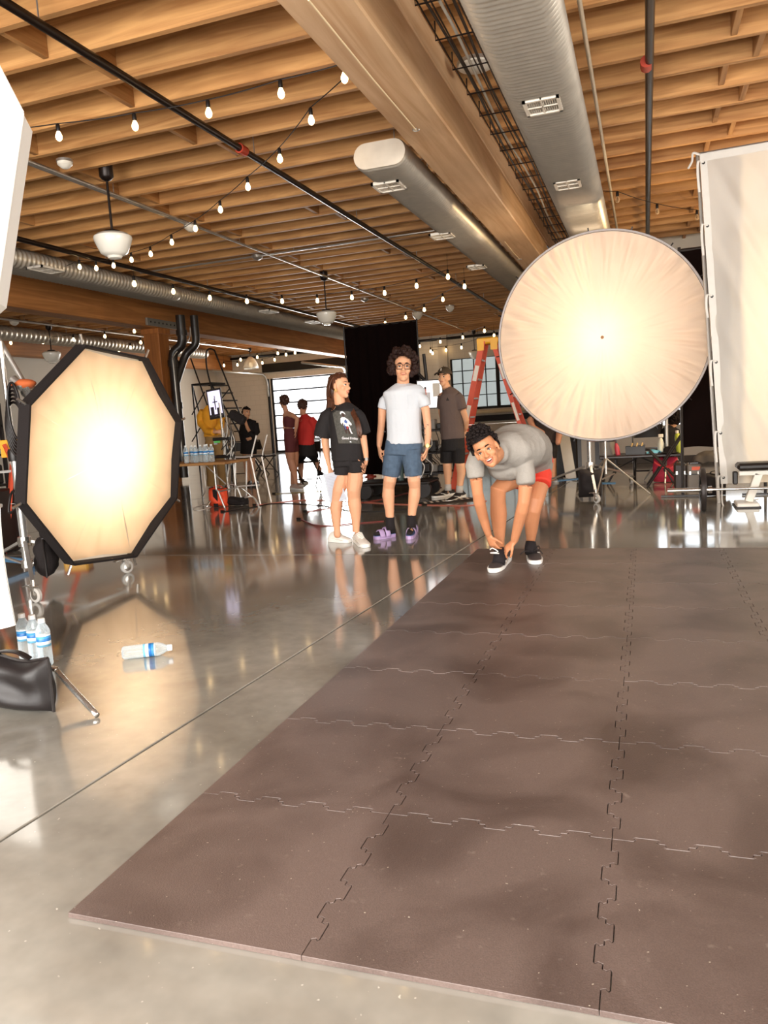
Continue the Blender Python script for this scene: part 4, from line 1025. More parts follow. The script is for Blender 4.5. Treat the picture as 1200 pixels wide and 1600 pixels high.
def skin(name, rgb):
    m = plain(name, rgb, .5, var=.06, scale=24, bump=.08, bscale=220, sss=.08, spec=.35); return m
def hand(mb, wr, d, pn, tdir, s=1.0, curl=.35, spread=.12, thumb=.7):
    """palm + four fingers + thumb. d: wrist to knuckles, pn: palm normal (fingers curl towards it), tdir: thumb side"""
    wr = Vector(wr); d = nrm(d); pn = nrm(Vector(pn) - d*Vector(pn).dot(d)); t = nrm(Vector(tdir) - d*Vector(tdir).dot(d) - pn*Vector(tdir).dot(pn))
    mb.tube([wr - d*.02*s, wr + d*.03*s, wr + d*.085*s], [(.026*s, .02*s), (.037*s, .0165*s), (.041*s, .0135*s)], 10, side=t, rounded=True)
    for k, (off, L) in enumerate(((.031, .072), (.0105, .08), (-.0105, .075), (-.030, .058))):
        b = wr + d*(.084*s) + t*(off*s); dd = nrm(d + t*(off*spread/.03)); ang = 0; P = [b - dd*.01*s]; q = b
        P.append(q)
        for i, fr in enumerate((.45, .32, .23)):
            ang += curl*(1.0 if i else .7)*(1 + .12*k)
            st = dd*math.cos(ang) + pn*math.sin(ang); q = q + st*(L*fr*s); P.append(q)
        mb.tube(P, [.0098*s, .0096*s, .0088*s, .008*s, .0066*s], 8, rounded=True)
    b = wr + d*.025*s + t*.028*s
    d1 = nrm(d*.75 + t*thumb + pn*.35); d2 = nrm(d*1.0 + t*thumb*.35 + pn*.45)
    mb.tube([b - d1*.01*s, b + d1*.03*s, b + d1*.048*s + d2*.012*s, b + d1*.048*s + d2*.042*s], [.013*s, .0115*s, .0105*s, .0085*s], 8, rounded=True)
def head_frame(f, u):
    f = nrm(f); u = nrm(Vector(u) - f*Vector(u).dot(f)); r = f.cross(u); return Matrix((r, f, u)).transposed()
def head(mb, c, R, s=1.0, female=False, nose=1.0):
    E = lambda p, r: mb.ell(c + R @ (Vector(p)*s), tuple(x*s for x in r), 16, 12, R)
    T = lambda P, r: mb.tube([c + R @ (Vector(p)*s) for p in P], [x*s for x in r], 10, rounded=True)
    E((0, -.014, .036), (.074, .094, .087)); E((0, .016, -.015), (.063, .074, .088))
    E((0, .034, -.066), (.05 if not female else .045, .05, .045)); E((0, .064, -.093), (.027 if not female else .022, .024, .022))
    E((-.036, .056, -.024), (.026, .024, .026)); E((.036, .056, -.024), (.026, .024, .026))
    T([(-.044, .074, .026), (-.016, .086, .024), (0, .084, .02), (.016, .086, .024), (.044, .074, .026)], [.009, .009, .008, .009, .009])
    T([(0, .084, .016), (0, .097*nose, -.008), (0, .108*nose, -.028)], [.0075, .009, .0125])
    E((-.012, .093, -.031), (.009, .012, .008)); E((.012, .093, -.031), (.009, .012, .008))
    E((0, .083, -.056), (.026, .014, .016)); E((0, .078, -.036), (.02, .014, .02))
    for q in (-1, 1):
        mb.ell(c + R @ (Vector((q*.077, -.008, -.006))*s), (.009*s, .019*s, .032*s), 10, 8, R)
        mb.ell(c + R @ (Vector((q*.076, .0, -.03))*s), (.008*s, .011*s, .012*s), 8, 6, R)
EYEW = plain('eye_white', (232, 224, 214), .2, var=.02); IRIS = plain('iris_dark', (40, 24, 16), .15); LIPM = plain('lip', (176, 98, 82), .45, var=.08)
TEETH = plain('teeth', (240, 232, 220), .3); MOUTHIN = plain('mouth_inside', (60, 18, 16), .6)
def face(root, c, R, s, hairmat, lip=None, smile=0.0, open_=0.0, gaze=(0, 0), brow=1.0):
    Q = lambda p: c + R @ (Vector(p)*s)
    for q in (-1, 1):
        e = MB().ell(Q((q*.031, .0735, .004)), (.0125*s, .0115*s, .0082*s), 14, 10, R).build('eye', EYEW, root, smooth=True)
        MB().ell(Q((q*.031 + gaze[0], .0825, .0045 + gaze[1])), (.0066*s, .0036*s, .0066*s), 12, 8, R).build('iris', IRIS, e, smooth=True)
        MB().tube([Q((q*.0175, .0815, .002)), Q((q*.025, .0855, .0108)), Q((q*.034, .0845, .0115)), Q((q*.045, .0755, .003))], [.0012*s, .0024*s, .0026*s, .0014*s], 6).build('eyelid', hairmat, e)
        MB().tube([Q((q*.014, .089, .026)), Q((q*.026, .0905, .0325)), Q((q*.038, .0855, .0325)), Q((q*.05, .0745, .024))], [(.0042*s*brow, .003*s), (.005*s*brow, .003*s), (.0042*s*brow, .003*s), (.0015*s, .002*s)], 6, side=R @ Vector((0, 0, 1))).build('eyebrow', hairmat, root, smooth=True)
    lm = lip or LIPM
    z0 = -.056; up = .0075 + open_*.4; lo = .0085 + open_
    crn = .006*smile
    MB().tube([Q((-.025, .0835, z0 + crn)), Q((-.012, .0915, z0 + up*.55)), Q((0, .0932, z0 + up*.45)), Q((.012, .0915, z0 + up*.55)), Q((.025, .0835, z0 + crn))], [.0018*s, .0042*s, .0044*s, .0042*s, .0018*s], 8).build('upper_lip', lm, root, smooth=True)
    MB().tube([Q((-.024, .0865, z0 + crn - .001)), Q((-.012, .0895, z0 - lo*.75)), Q((0, .091, z0 - lo)), Q((.012, .0895, z0 - lo*.75)), Q((.024, .0865, z0 + crn - .001))], [.0018*s, .0048*s, .0054*s, .0048*s, .0018*s], 8).build('lower_lip', lm, root, smooth=True)
    if open_ > .003:
        MB().ell(Q((0, .0895, z0 - open_*.35)), (.019*s, .007*s, (open_*.75)*s), 14, 8, R).build('mouth', MOUTHIN, root, smooth=True)
        MB().tube([Q((-.015, .0915, z0 + .0005)), Q((0, .0965, z0 - .001)), Q((.015, .0915, z0 + .0005))], [.0025*s, .004*s, .0025*s], 8).build('teeth', TEETH, root, smooth=True)
def curls(root, c, R, s, mat, n, size, test, shell=1.0, seed=3, lift=0.0, base=True, jit=.01):
    """cap of hair made of many small locks on the skull; test(local point) keeps a lock"""
    rnd = random.Random(seed); mb = MB()
    if base:
        vs = MB().ell((0, -.014, .036), (.079*shell, .099*shell, .093*shell + lift*.5), 36, 26)
        keep = [f for f in vs.f if all(test(Vector(vs.v[i])) for i in f)]
        mb.add([c + R @ (Vector(p)*s) for p in vs.v], keep)
    k = 0; tries = 0
    while k < n and tries < n*20:
        tries += 1
        d = Vector((rnd.gauss(0, 1), rnd.gauss(0, 1), rnd.gauss(0, 1))).normalized()
        p = Vector((d.x*.076*shell, -.014 + d.y*.096*shell, .036 + d.z*(.09*shell)))
        if not test(p): continue
        p = p + d*rnd.uniform(-.004, jit) + Vector((0, 0, lift*max(0, d.z)*rnd.uniform(.6, 1.1)))
        r = size*rnd.uniform(.7, 1.25)*s
        Rl = Matrix.Rotation(rnd.uniform(0, 6), 3, (rnd.random(), rnd.random(), rnd.random()))
        mb.ell(c + R @ (p*s), (r, r*.75, r*.9), 7, 5, Rl); k += 1
    return mb.build('hair', mat, root, smooth=True)
def shoe(root, heel, toe, upper, sole, s=1.0, laces=None, swoosh=None, high=.0, W=1.0, heelmat=None):
    heel = Vector(heel); toe = Vector(toe); d = toe - heel; d.z = 0; L = d.length; d.normalize(); sd = Vector((-d.y, d.x, 0)); z0 = heel.z
    st = [(0, .022, .062), (.03, .03, .075), (.12, .036, .088 + high), (.26, .037, .096 + high), (.38, .037, .092 + high*.5), (.5, .040, .073), (.64, .045, .058), (.78, .046, .048), (.9, .039, .040), (.97, .027, .033), (1.0, .012, .028)]
    n = 14; vs = []
    for t, w, h in st:
        for j in range(n):
            a = 2*math.pi*j/n; y = math.cos(a)*w*W*s*(1 if math.sin(a) < 0 else (.98 - .28*math.sin(a))); z = .016*s + (math.sin(a)*.5 + .5)*(h*s - .016*s)
            vs.append(heel + d*(t*L) + sd*y + Vector((0, 0, z)))
    k = len(st); fs = [(i*n+j, i*n+(j+1) % n, (i+1)*n+(j+1) % n, (i+1)*n+j) for i in range(k-1) for j in range(n)] + [tuple(range(n))[::-1], tuple((k-1)*n+j for j in range(n))]
    sh = MB().add(vs, fs).build('shoe', upper, root, smooth=True)
    out = [(t, w*W*1.1 + .002) for t, w, h in st]; poly = [(t, w) for t, w in out] + [(t, -w) for t, w in out[::-1]]
    sp = MB(); m = len(poly)
    zs = lambda t: (.026 + .012*(1-t) if t < .5 else .024 + .012*max(0, t-.8)*5*.4)*s
    sp.add([heel + d*((t*1.03 - .015)*L) + sd*(w*s*.94) + Vector((0, 0, .002)) for t, w in poly] + [heel + d*((t*1.04 - .02)*L) + sd*(w*s) + Vector((0, 0, zs(t))) for t, w in poly],
           [tuple(range(m))[::-1], tuple(range(m, 2*m))] + [(i, (i+1) % m, m + (i+1) % m, m + i) for i in range(m)])
    sp.build('sole', sole, sh, smooth='auto')
    if laces:
        lb = MB()
        for q in range(5):
            t = .40 + q*.06; h = (.094 + high*.4 - q*.0095)*s
            lb.tube([heel + d*(t*L) + sd*(-.026*s) + Vector((0, 0, h - .01*s)), heel + d*((t+.012)*L) + Vector((0, 0, h + .004*s)), heel + d*(t*L) + sd*(.026*s) + Vector((0, 0, h - .01*s))], .0035*s, 6)
        lb.build('laces', laces, sh)
    if swoosh:
        for q in (-1, 1):
            # curved tick on the flank
            up = [(.30, .052), (.36, .036), (.44, .033), (.55, .045), (.72, .066)]; dn_ = [(.55, .036), (.42, .022), (.34, .024), (.29, .036)]
            def on(t, h):
                w = np.interp(t, [x[0] for x in st], [x[1] for x in st])*W; hh = np.interp(t, [x[0] for x in st], [x[2] for x in st])
                sn = min(1, max(-1, (h - .016)/(max(hh, .03) - .016)*2 - 1)); cs = math.sqrt(max(.02, 1 - sn*sn))
                return heel + d*((1 - t + .02)*L if False else t*L) + sd*(q*(w*cs*(1 if sn < 0 else (.98 - .28*sn)) + .0025)*s) + Vector((0, 0, h*s))
            pl = [(t, h) for t, h in up] + dn_
            top = [on(t, h) for t, h in up]; botp = [on(.30, .05)] + [on(t, h) for t, h in dn_[::-1]] 
            cps = curve_pts(top, 4); cpb = curve_pts([top[0]] + [on(t, h) for t, h in ((.29, .036), (.34, .024), (.42, .021), (.56, .036))] + [top[-1]], 4)
            nA = min(len(cps), len(cpb)); A_ = [cps[int(i*(len(cps)-1)/(nA-1))] for i in range(nA)]; B_ = [cpb[int(i*(len(cpb)-1)/(nA-1))] for i in range(nA)]
            MB().add(A_ + B_, [(i, i+1, nA+i+1, nA+i) for i in range(nA-1)]).build('tick_emblem', swoosh, sh)
    return sh
def cast(mesh_obj, root, pts, direction, off=.003):
    """drop points onto a garment along a direction, to lay prints on it"""
    O = ORG[root.as_pointer()]; d = nrm(direction); out = []
    for p in pts:
        a = Vector(p) - O - d*.5
        hit, loc, nn, _ = mesh_obj.ray_cast(a, d)
        out.append((loc if hit else (Vector(p) - O)) - d*off + O)
    return out
from mathutils.bvhtree import BVHTree
def tuck(root, names=('tee_shirt', 'denim_shorts', 'shorts', 'crop_top', 'dress', 'jacket', 'trousers', 'shirt', 'top', 'sock', 'shoe', 'sock_foot')):
    """pull skin in wherever it would show through the clothes over it"""
    body = [o for o in root.children if o.name.split('.')[0] == 'body'][0]; me = body.data; n = len(me.vertices)
    co = np.empty(n*3); me.vertices.foreach_get('co', co); nn = np.empty(n*3); me.vertices.foreach_get('normal', nn)
    co = co.reshape(-1, 3); nn = nn.reshape(-1, 3)
    for o in root.children:
        if o.name.split('.')[0] not in names or o is body: continue
        gm = o.data; bv = BVHTree.FromPolygons([v.co for v in gm.vertices], [tuple(p.vertices) for p in gm.polygons])
        lo = np.array(gm.vertices[0].co); gv = np.empty(len(gm.vertices)*3); gm.vertices.foreach_get('co', gv); gv = gv.reshape(-1, 3); lo = gv.min(0) - .03; hi = gv.max(0) + .03
        idx = np.nonzero(((co > lo) & (co < hi)).all(1))[0]
        for i in idx:
            N = Vector(nn[i]); st = Vector(co[i]) - N*.05
            h = bv.ray_cast(st, N, .058)
            if h[0] is not None: co[i] = np.array(st + N*max(0, h[3] - .009))
    me.vertices.foreach_set('co', co.ravel()); me.update()
HAIR_DK = plain('hair_dark', (20, 10, 8), .7, var=.4, scale=60, bump=.4, bscale=200, spec=.25)
HAIR_BK = plain('hair_curly', (40, 20, 14), .55, var=.5, scale=50, bump=.5, bscale=160, spec=.3)
HAIR_BR = plain('hair_brown', (66, 36, 22), .42, var=.5, scale=40, bump=.3, bscale=120)
def hair_strand_mat():
    m = wood('hair_long', (44, 24, 16), (104, 62, 40), 2, .4, 40); return m
HAIR_LONG = hair_strand_mat()
SK_A = skin('skin_light', (218, 162, 126)); SK_B = skin('skin_tan', (192, 130, 92)); SK_C = skin('skin_warm', (222, 168, 130))
SK_D = skin('skin_shadow', (196, 140, 110))
TOCAM = -cf

def person_root(label, p): return thing('person', label, 'person', (p.x, p.y, 0))
WHITE_SOLE = plain('white_sole', (240, 238, 232), .5)

# --- man in white tee, denim shorts and purple sandals ------------------
C = Crop(480, 520, 4, 7.15); UPI = -cd; RTI = cx
pr = person_root('man in white tee and denim shorts standing before black backdrop', C.p(595, 1280))
mb = MB()
P, R_ = C.rings([(540, 665, 745), (515, 695, 715), (520, 690, 620), (510, 700, 500), (500, 715, 420), (520, 700, 365), (555, 645, 330)], .6); mb.tube(P, R_, 18, side=cx)
mb.tube(*C.limb([(510, 385, 66), (470, 480, 54), (464, 570, 46), (456, 640, 44), (450, 705, 32)]), 12, rounded=True)
mb.tube(*C.limb([(712, 380, 66), (740, 480, 54), (752, 570, 48), (755, 640, 44), (750, 700, 34)]), 12, rounded=True)
mb.tube(*C.limb([(548, 740, 84), (526, 860, 84), (516, 925, 82, -.03), (509, 965, 74), (507, 1020, 79), (515, 1110, 58), (518, 1180, 48), (520, 1225, 50)]), 14, rounded=True)
mb.tube(*C.limb([(650, 740, 84), (664, 860, 84), (668, 925, 80, -.03), (672, 965, 72), (670, 1020, 76), (657, 1105, 56), (652, 1170, 48), (650, 1215, 50)]), 14, rounded=True)
hand(mb, C.p(450, 715), C.p(458, 780) - C.p(450, 715), cx - cf*-.3, -cf*1.0, .95, .28)
hand(mb, C.p(750, 712), C.p(737, 785) - C.p(750, 712), -cx, -cf*1.0, .95, .28)
hc_ = PY(629.8, 576, 7.12); Rh = head_frame(TOCAM + UPI*-.02, UPI)
mb.tube([C.p(600, 345, .01), hc_ + Rh @ Vector((0, -.02, -.07))], [.062, .058], 14, rounded=True)
head(mb, hc_, Rh, 1.13)
finish(remesh(mb, .0055, 2), 'body', SK_A, pr)
face(pr, hc_, Rh, 1.13, HAIR_DK, smile=.6)
curls(pr, hc_, Rh, 1.13, HAIR_BK, 300, .024, lambda p: (p.y < .03 and p.z > -.035 - p.y*.3) or p.z > .08, 1.2, 5, .012, jit=.034)
tm = MB(); P, R_ = C.rings([(494, 724, 692), (497, 718, 640), (499, 714, 560), (494, 714, 480), (484, 728, 420), (474, 738, 385), (478, 734, 362), (500, 706, 342), (530, 672, 328), (554, 648, 317)], .6); tm.tube(P, R_, 22, side=cx)
tm.tube(*C.limb([(530, 412, 60), (505, 408, 72), (484, 430, 70), (471, 473, 62)]), 14); tm.tube(*C.limb([(682, 408, 60), (706, 402, 72), (727, 422, 72), (738, 458, 68)]), 14)
TEE_W = plain('tee_white', (198, 202, 207), .8, var=.02, bump=.1, bscale=40)
te = finish(remesh(tm, .007, 5), 'tee_shirt', TEE_W, pr, .006, 9, (1, 1, .6), 2)
nk = C.p(600, 326); MB().tube([nk + cx*(.079*math.cos(t)) + Vector((0, .062*math.sin(t), .012*math.sin(t) - (.018 if math.sin(t) < 0 else 0)*abs(math.sin(t)))) for t in np.linspace(0, 6.283, 25)], .009, 8).build('collar', TEE_W, te, smooth=True)
pk = [C.p(625, 398), C.p(690, 396), C.p(692, 455), C.p(662, 462), C.p(630, 458)]
pp_ = cast(te, pr, pk, cf, .003); MB().add(pp_, [(0, 1, 2, 3, 4)]).build('chest_pocket', TEE_W, te)
DENIM = plain('denim', (74, 92, 112), .85, var=.4, scale=26, bump=.3, bscale=240)
sm = MB(); P, R_ = C.rings([(486, 720, 800), (482, 722, 760), (488, 722, 700), (494, 720, 680)], .58); sm.tube(P[1:], R_[1:], 20, side=cx)
sm.tube(*C.limb([(548, 730, 124), (535, 800, 124), (524, 892, 110)]), 16); sm.tube(*C.limb([(650, 730, 124), (658, 800, 122), (664, 892, 106)]), 16)
sh_ = finish(remesh(sm, .007, 4), 'denim_shorts', DENIM, pr, .005, 12)
fr = MB(); rr_ = random.Random(1)
for cxn, wd in ((524, 54), (664, 52)):
    for k in range(40):
        a = k/40*6.283; b_ = C.p(cxn + wd*math.cos(a)*.98, 893 + rr_.uniform(-2, 2)) + Vector((0, math.sin(a)*.08, 0)); fr.tube([b_, b_ + Vector((rr_.uniform(-.005, .005), 0, -rr_.uniform(.012, .026)))], .0016, 4)
fo = fr.build('frayed_hem', plain('fray', (196, 200, 204), .9), sh_); fo['kind'] = 'stuff'
SOCK_B = plain('sock_black', (24, 16, 18), .9)
for (q, t_) in (([(518, 1152, 56), (518, 1190, 56), (522, 1230, 60)], 0), ([(652, 1140, 56), (651, 1175, 56), (652, 1215, 58)], 0)):
    MB().tube(*C.limb(q), 14).build('sock', SOCK_B, pr, smooth=True)
PURP = plain('purple_foam', (174, 148, 190), .55, var=.1); BLUEIN = plain('footbed_blue', (84, 110, 168), .7)
for heel_, toe_ in ((C.p(548, 1255, .08), C.p(432, 1275, -.08)), (F(643.5, 829) + Vector((.01, .1, 0)), F(645, 840) + Vector((0, -.12, 0)))):
    heel_.z = toe_.z = 0; d_ = toe_ - heel_; L_ = max(d_.length, .24); d_.normalize(); toe_ = heel_ + d_*L_; sd = Vector((-d_.y, d_.x, 0))
    so = [(0, .022), (.05, .033), (.3, .034), (.6, .045), (.85, .046), (.96, .034), (1, .016)]
    poly = [(t, w) for t, w in so] + [(t, -w) for t, w in so[::-1]]
    sb_ = MB().prism(poly, .001, .034, lambda x, y, h: heel_ + d_*(x*L_) + sd*y + Vector((0, 0, h))).build('sandal', PURP, pr)
    MB().prism([(t, w*.9) for t, w in poly], .034, .037, lambda x, y, h: heel_ + d_*(x*L_) + sd*y + Vector((0, 0, h))).build('footbed', BLUEIN, sb_)
    MB().tube([heel_ + d_*.02 + Vector((0, 0, .065)), heel_ + d_*(L_*.5) + Vector((0, 0, .066)), heel_ + d_*(L_*.93) + Vector((0, 0, .054))], [(.03, .03), (.037, .028), (.03, .017)], 14, side=sd, rounded=True).build('sock_foot', SOCK_B, pr, smooth=True)
    for t, wd, hgt in ((.42, .055, .106), (.68, .06, .085)):
        st_ = [heel_ + d_*(t*L_) + sd*(.05*math.cos(a)) + Vector((0, 0, .018 + hgt*.86*math.sin(a))) for a in np.linspace(0, math.pi, 13)]
        MB().tube(st_, [(wd*.5, .005)]*13, 8, side=d_).build('strap', PURP, sb_, smooth=True)
# glasses, watch, forearm tattoos
GLS = plain('spectacle_frame', (64, 36, 20), .3)
gl = MB()
Q = lambda x, y, z: hc_ + Rh @ (Vector((x, y, z))*1.13)
g1 = None
for q in (-1, 1):
    o_ = MB().tube([Q(q*.033 + .026*max(-1, min(1, 1.25*math.cos(a))), .098 - .012*abs(math.cos(a))*(1 if q*math.cos(a) > 0 else .1), .001 + .021*max(-1, min(1, 1.2*math.sin(a)))) for a in np.linspace(0, 6.283, 29)], .0034, 6).build('spectacles' if g1 is None else 'rim', GLS, pr if g1 is None else g1, smooth=True)
    g1 = g1 or o_
    MB().tube([Q(q*.06, .088, .012), Q(q*.076, .05, .012), Q(q*.079, -.01, .006)], .002, 6).build('temple', GLS, g1)
MB().tube([Q(-.009, .102, .012), Q(0, .105, .014), Q(.009, .102, .012)], .0022, 6).build('bridge', GLS, g1)
GOLD = plain('gold_band', (206, 176, 96), .3, .8)
wt = MB().tube([C.p(732, 706), C.p(768, 700)], .0, 6) if False else None
wc = C.p(751, 708); wa = MB().tube([wc + cx*(.031*math.cos(a)) + cf*(.029*math.sin(a)) for a in np.linspace(0, 6.283, 21)], [(.009, .003)]*21, 8, side=(0, 0, 1)).build('wrist_watch', GOLD, pr, smooth=True)
MB().lathe([(.017, -.004), (.017, .004)], 16, wc - cf*.031, TOCAM).build('watch_face', GOLD, wa)
INK = plain('tattoo_ink', (58, 52, 50), .6)
body_ = [o for o in pr.children if o.name.startswith('body')][0]
bpy.context.view_layer.update()
for (x, y, w, h) in ((752, 578, 16, 6), (732, 600, 10, 16), (728, 625, 12, 8), (735, 640, 9, 7), (742, 590, 6, 5), (484, 618, 12, 9), (441, 575, 9, 6)):
    pts = cast(body_, pr, [C.p(x + w*.5*math.cos(a)*(1 + .3*math.sin(3*a)), y + h*.5*math.sin(a)*(1 + .3*math.cos(2*a))) for a in np.linspace(0, 5.9, 10)], cf, .0015)
    MB().add(pts, [tuple(range(10))]).build('tattoo', INK, pr)

tuck(pr)
# --- woman in black graphic tee, holding papers --------------------------
C = Crop(480, 520, 4, 6.88)
pr = person_root('woman with long brown hair in oversized black graphic tee', C.p(260, 1310)); WR = pr
mb = MB()
P, R_ = C.rings([(215, 320, 805), (195, 335, 770), (190, 320, 700), (175, 315, 600), (170, 310, 520), (185, 300, 480), (190, 250, 450)], .62); mb.tube(P, R_, 18, side=cx)
mb.tube(*C.limb([(165, 500, 56), (118, 600, 50), (112, 680, 50), (122, 760, 42), (140, 845, 28)]), 12, rounded=True)
mb.tube(*C.limb([(305, 505, 54), (345, 610, 46), (355, 680, 42), (365, 745, 36), (370, 795, 27)]), 12, rounded=True)
mb.tube(*C.limb([(222, 830, 80), (215, 920, 96), (198, 985, 82, -.02), (186, 1040, 78), (180, 1100, 78), (182, 1170, 60), (186, 1225, 42), (188, 1262, 44)]), 14, rounded=True)
mb.tube(*C.limb([(303, 830, 84), (300, 910, 104), (290, 985, 90, -.02), (292, 1030, 82), (298, 1085, 84), (304, 1160, 60), (305, 1230, 44), (308, 1270, 46)]), 14, rounded=True)
hand(mb, C.p(141, 852), C.p(152, 905) - C.p(141, 852), cx*.3 + cf*-.8, cx - cf*.2, .82, .5)
hand(mb, C.p(371, 800), C.p(366, 860) - C.p(371, 800), -cx, -cf, .82, .25)
hc_ = PY(531.5, 604, 6.88); Rh = head_frame(TOCAM*.52 + RTI*.85 + UPI*.02, UPI)
mb.tube([C.p(208, 455), hc_ + Rh @ Vector((0, -.02, -.07))], [.055, .05], 14, rounded=True)
head(mb, hc_, Rh, 1.0, True, .97)
finish(remesh(mb, .0055, 2), 'body', SK_A, pr)
face(pr, hc_, Rh, 1.0, HAIR_BR, plain('lip_rose', (196, 106, 92), .45), open_=.002, brow=.8)
hm = MB(); HQ = lambda x, y, z: hc_ + Rh @ (Vector((x, y, z))*1.0)
vs = MB().ell((0, -.02, .04), (.083, .102, .092), 32, 24)
hm.add([HQ(*p) for p in vs.v], [f for f in vs.f if all(vs.v[i][1] < .012 or (vs.v[i][2] > .05 + .45*max(0, vs.v[i][1] - .02) and vs.v[i][1] < .082) for i in f)])
rr_ = random.Random(4)
for k in range(150):
    # strands: crown to behind the ears, down the back and over the far shoulder
    s_ = rr_.choice((-1, -1, 1, 1, 0)); sp = rr_.uniform(-.05, .05)
    x0 = s_*.068 + sp*.35; a0 = HQ(x0*.35, .03 - abs(sp), .128); a1 = HQ(x0*1.12, -.03 + sp*.3, .05); a2 = HQ(x0*1.1, -.06 + sp*.5, -.06)
    if s_ == -1 and k % 2:
        a0 = HQ(-.02, .04 - abs(sp), .126); a1 = HQ(-.082, .01 + sp*.3, .05); a2 = HQ(-.082, -.005 + sp*.4, -.06)
        e1 = C.p(268 + sp*300, 462, -.02); e2 = C.p(312 + sp*330, 555, -.13); e3 = C.p(332 + sp*240, 645 + rr_.uniform(-25, 15), -.15)
    else:
        a1 = HQ(x0*1.1, -.055 + sp*.3, .045); a2 = HQ(x0*1.05, -.085 + sp*.4, -.06)
        e1 = C.p(152 + sp*300, 450, .07); e2 = C.p(146 + sp*420, 540, .13); e3 = C.p(144 + sp*360, 620 + rr_.uniform(-30, 30), .14)
    pts = curve_pts([a0, a1, a2, e1, e2, e3], 5); n_ = len(pts)
    hm.tube(pts, [(.011*(1 - .6*i/n_), .006*(1 - .5*i/n_)) for i in range(n_)], 5)
hm.tube(curve_pts([HQ(0, -.05, .07), HQ(.0, -.085, -.04), C.p(158, 440, .05), C.p(140, 520, .08), C.p(140, 600, .1), C.p(142, 640, .1)], 5), [(.075 - .045*i/25, .05 - .02*i/25) for i in range(26)], 14, side=cx, rounded=True)
ho = hm.build('hair', HAIR_LONG, pr, smooth=True)
for q in (1,): MB().tube([HQ(q*.08, .004, -.04) + Vector((.011*math.cos(a), 0, .011*math.sin(a) - .01)) for a in np.linspace(0, 6.28, 15)], .002, 6).build('hoop_earring', GOLD, pr)
TEE_B = plain('tee_black', (24, 19, 20), .85, var=.1, bump=.15, bscale=40)
tm = MB(); P, R_ = C.rings([(152, 352, 800), (150, 350, 740), (146, 344, 660), (140, 338, 580), (132, 334, 520), (140, 325, 485), (165, 285, 462), (178, 262, 448)], .66); tm.tube(P, R_, 22, side=cx)
tm.tube(*C.limb([(165, 500, 92), (130, 530, 104), (108, 590, 112), (97, 648, 110)]), 14); tm.tube(*C.limb([(300, 505, 84), (322, 530, 88), (345, 580, 82), (362, 632, 74)]), 14)
te = finish(remesh(tm, .007, 9), 'tee_shirt', TEE_B, pr, .007, 8, (1, 1, .5), 5)
nk = C.p(219, 452); MB().tube([nk + cx*(.064*math.cos(t)) + Vector((0, .058*math.sin(t), .01*math.sin(t))) for t in np.linspace(0, 6.283, 25)], .008, 8).build('collar', TEE_B, te, smooth=True)
sm = MB(); P, R_ = C.rings([(160, 356, 830), (156, 352, 780), (160, 345, 720)], .62); sm.tube(P, R_, 20, side=cx)
sm.tube(*C.limb([(218, 800, 108), (216, 884, 104)]), 16); sm.tube(*C.limb([(303, 800, 116), (304, 870, 114)]), 16)
finish(remesh(sm, .007, 4), 'shorts', TEE_B, pr, .004, 10)
bpy.context.view_layer.update()
# chest print: dark photo panel, figure in a white jersey, script lettering
def printed():
    m = plain('print_photo', (74, 72, 66), .8, var=.75, scale=55); return m
G = lambda u, v: C.p((160 + 92*u) + (200 + 0*u - 160)*(v) + (116 - 92)*u*0 + 24*u*v + (4*u), 495 + v*203 + u*6*(1-v) - 3*u)
def lay(name, pts2, mat, off):
    MB().add(cast(te, WR, [G(u, v) for u, v in pts2], cf, off), [tuple(range(len(pts2)))]).build(name, mat, te)
nu, nv = 10, 14
gp = cast(te, WR, [G(i/nu*1.18, j/nv) for j in range(nv+1) for i in range(nu+1)], cf, .003)
MB().add(gp, [(j*(nu+1)+i, j*(nu+1)+i+1, (j+1)*(nu+1)+i+1, (j+1)*(nu+1)+i) for j in range(nv) for i in range(nu)]).build('printed_panel', printed(), te)
PW = plain('print_white', (230, 228, 230), .8, var=.15, scale=60); PBL = plain('print_blue', (70, 96, 160), .8); PRD = plain('print_red', (178, 60, 70), .8); PSK = plain('print_brown', (62, 38, 30), .8)
lay('print_jersey', [(.42, .24), (.52, .2), (.66, .19), (.86, .26), (1.0, .4), (.92, .45), (.8, .4), (.82, .5), (.5, .46), (.5, .36), (.4, .42), (.36, .36)], PW, .0045)
lay('print_face', [(.55, .1), (.66, .08), (.72, .13), (.68, .2), (.58, .19)], PSK, .005)
lay('print_cap', [(.46, .09), (.52, .03), (.64, .01), (.76, .05), (.8, .11), (.74, .1), (.66, .06), (.56, .07), (.5, .12)], PW, .0055)
lay('print_crest', [(.6, .3), (.72, .28), (.78, .34), (.7, .39), (.6, .37)], PBL, .0055)
lay('print_trousers', [(.5, .46), (.82, .5), (.78, .58), (.74, .7), (.66, .72), (.66, .6), (.6, .6), (.56, .72), (.5, .66)], PSK, .005)
lay('print_stripe', [(.52, .42), (.58, .42), (.6, .56), (.55, .58)], PBL, .006)
lay('print_sash', [(.62, .52), (.72, .46), (.76, .5), (.66, .58)], PRD, .006)
lay('print_leg', [(.76, .52), (.83, .5), (.84, .62), (.88, .7), (.8, .7), (.76, .62)], PW, .006)
fc = bpy.data.curves.new('lettering', 'FONT'); fc.body = 'Good Friday'; fc.size = 1.0; fc.shear = .25; fc.offset = .02; fo_ = bpy.data.objects.new('lettering_tmp', fc); COL.objects.link(fo_)
bpy.context.view_layer.update(); lm_ = bpy.data.meshes.new_from_object(fo_.evaluated_get(bpy.context.evaluated_depsgraph_get())); bpy.data.objects.remove(fo_)
lv = [v.co.copy() for v in lm_.vertices]; x1 = max(v.x for v in lv)
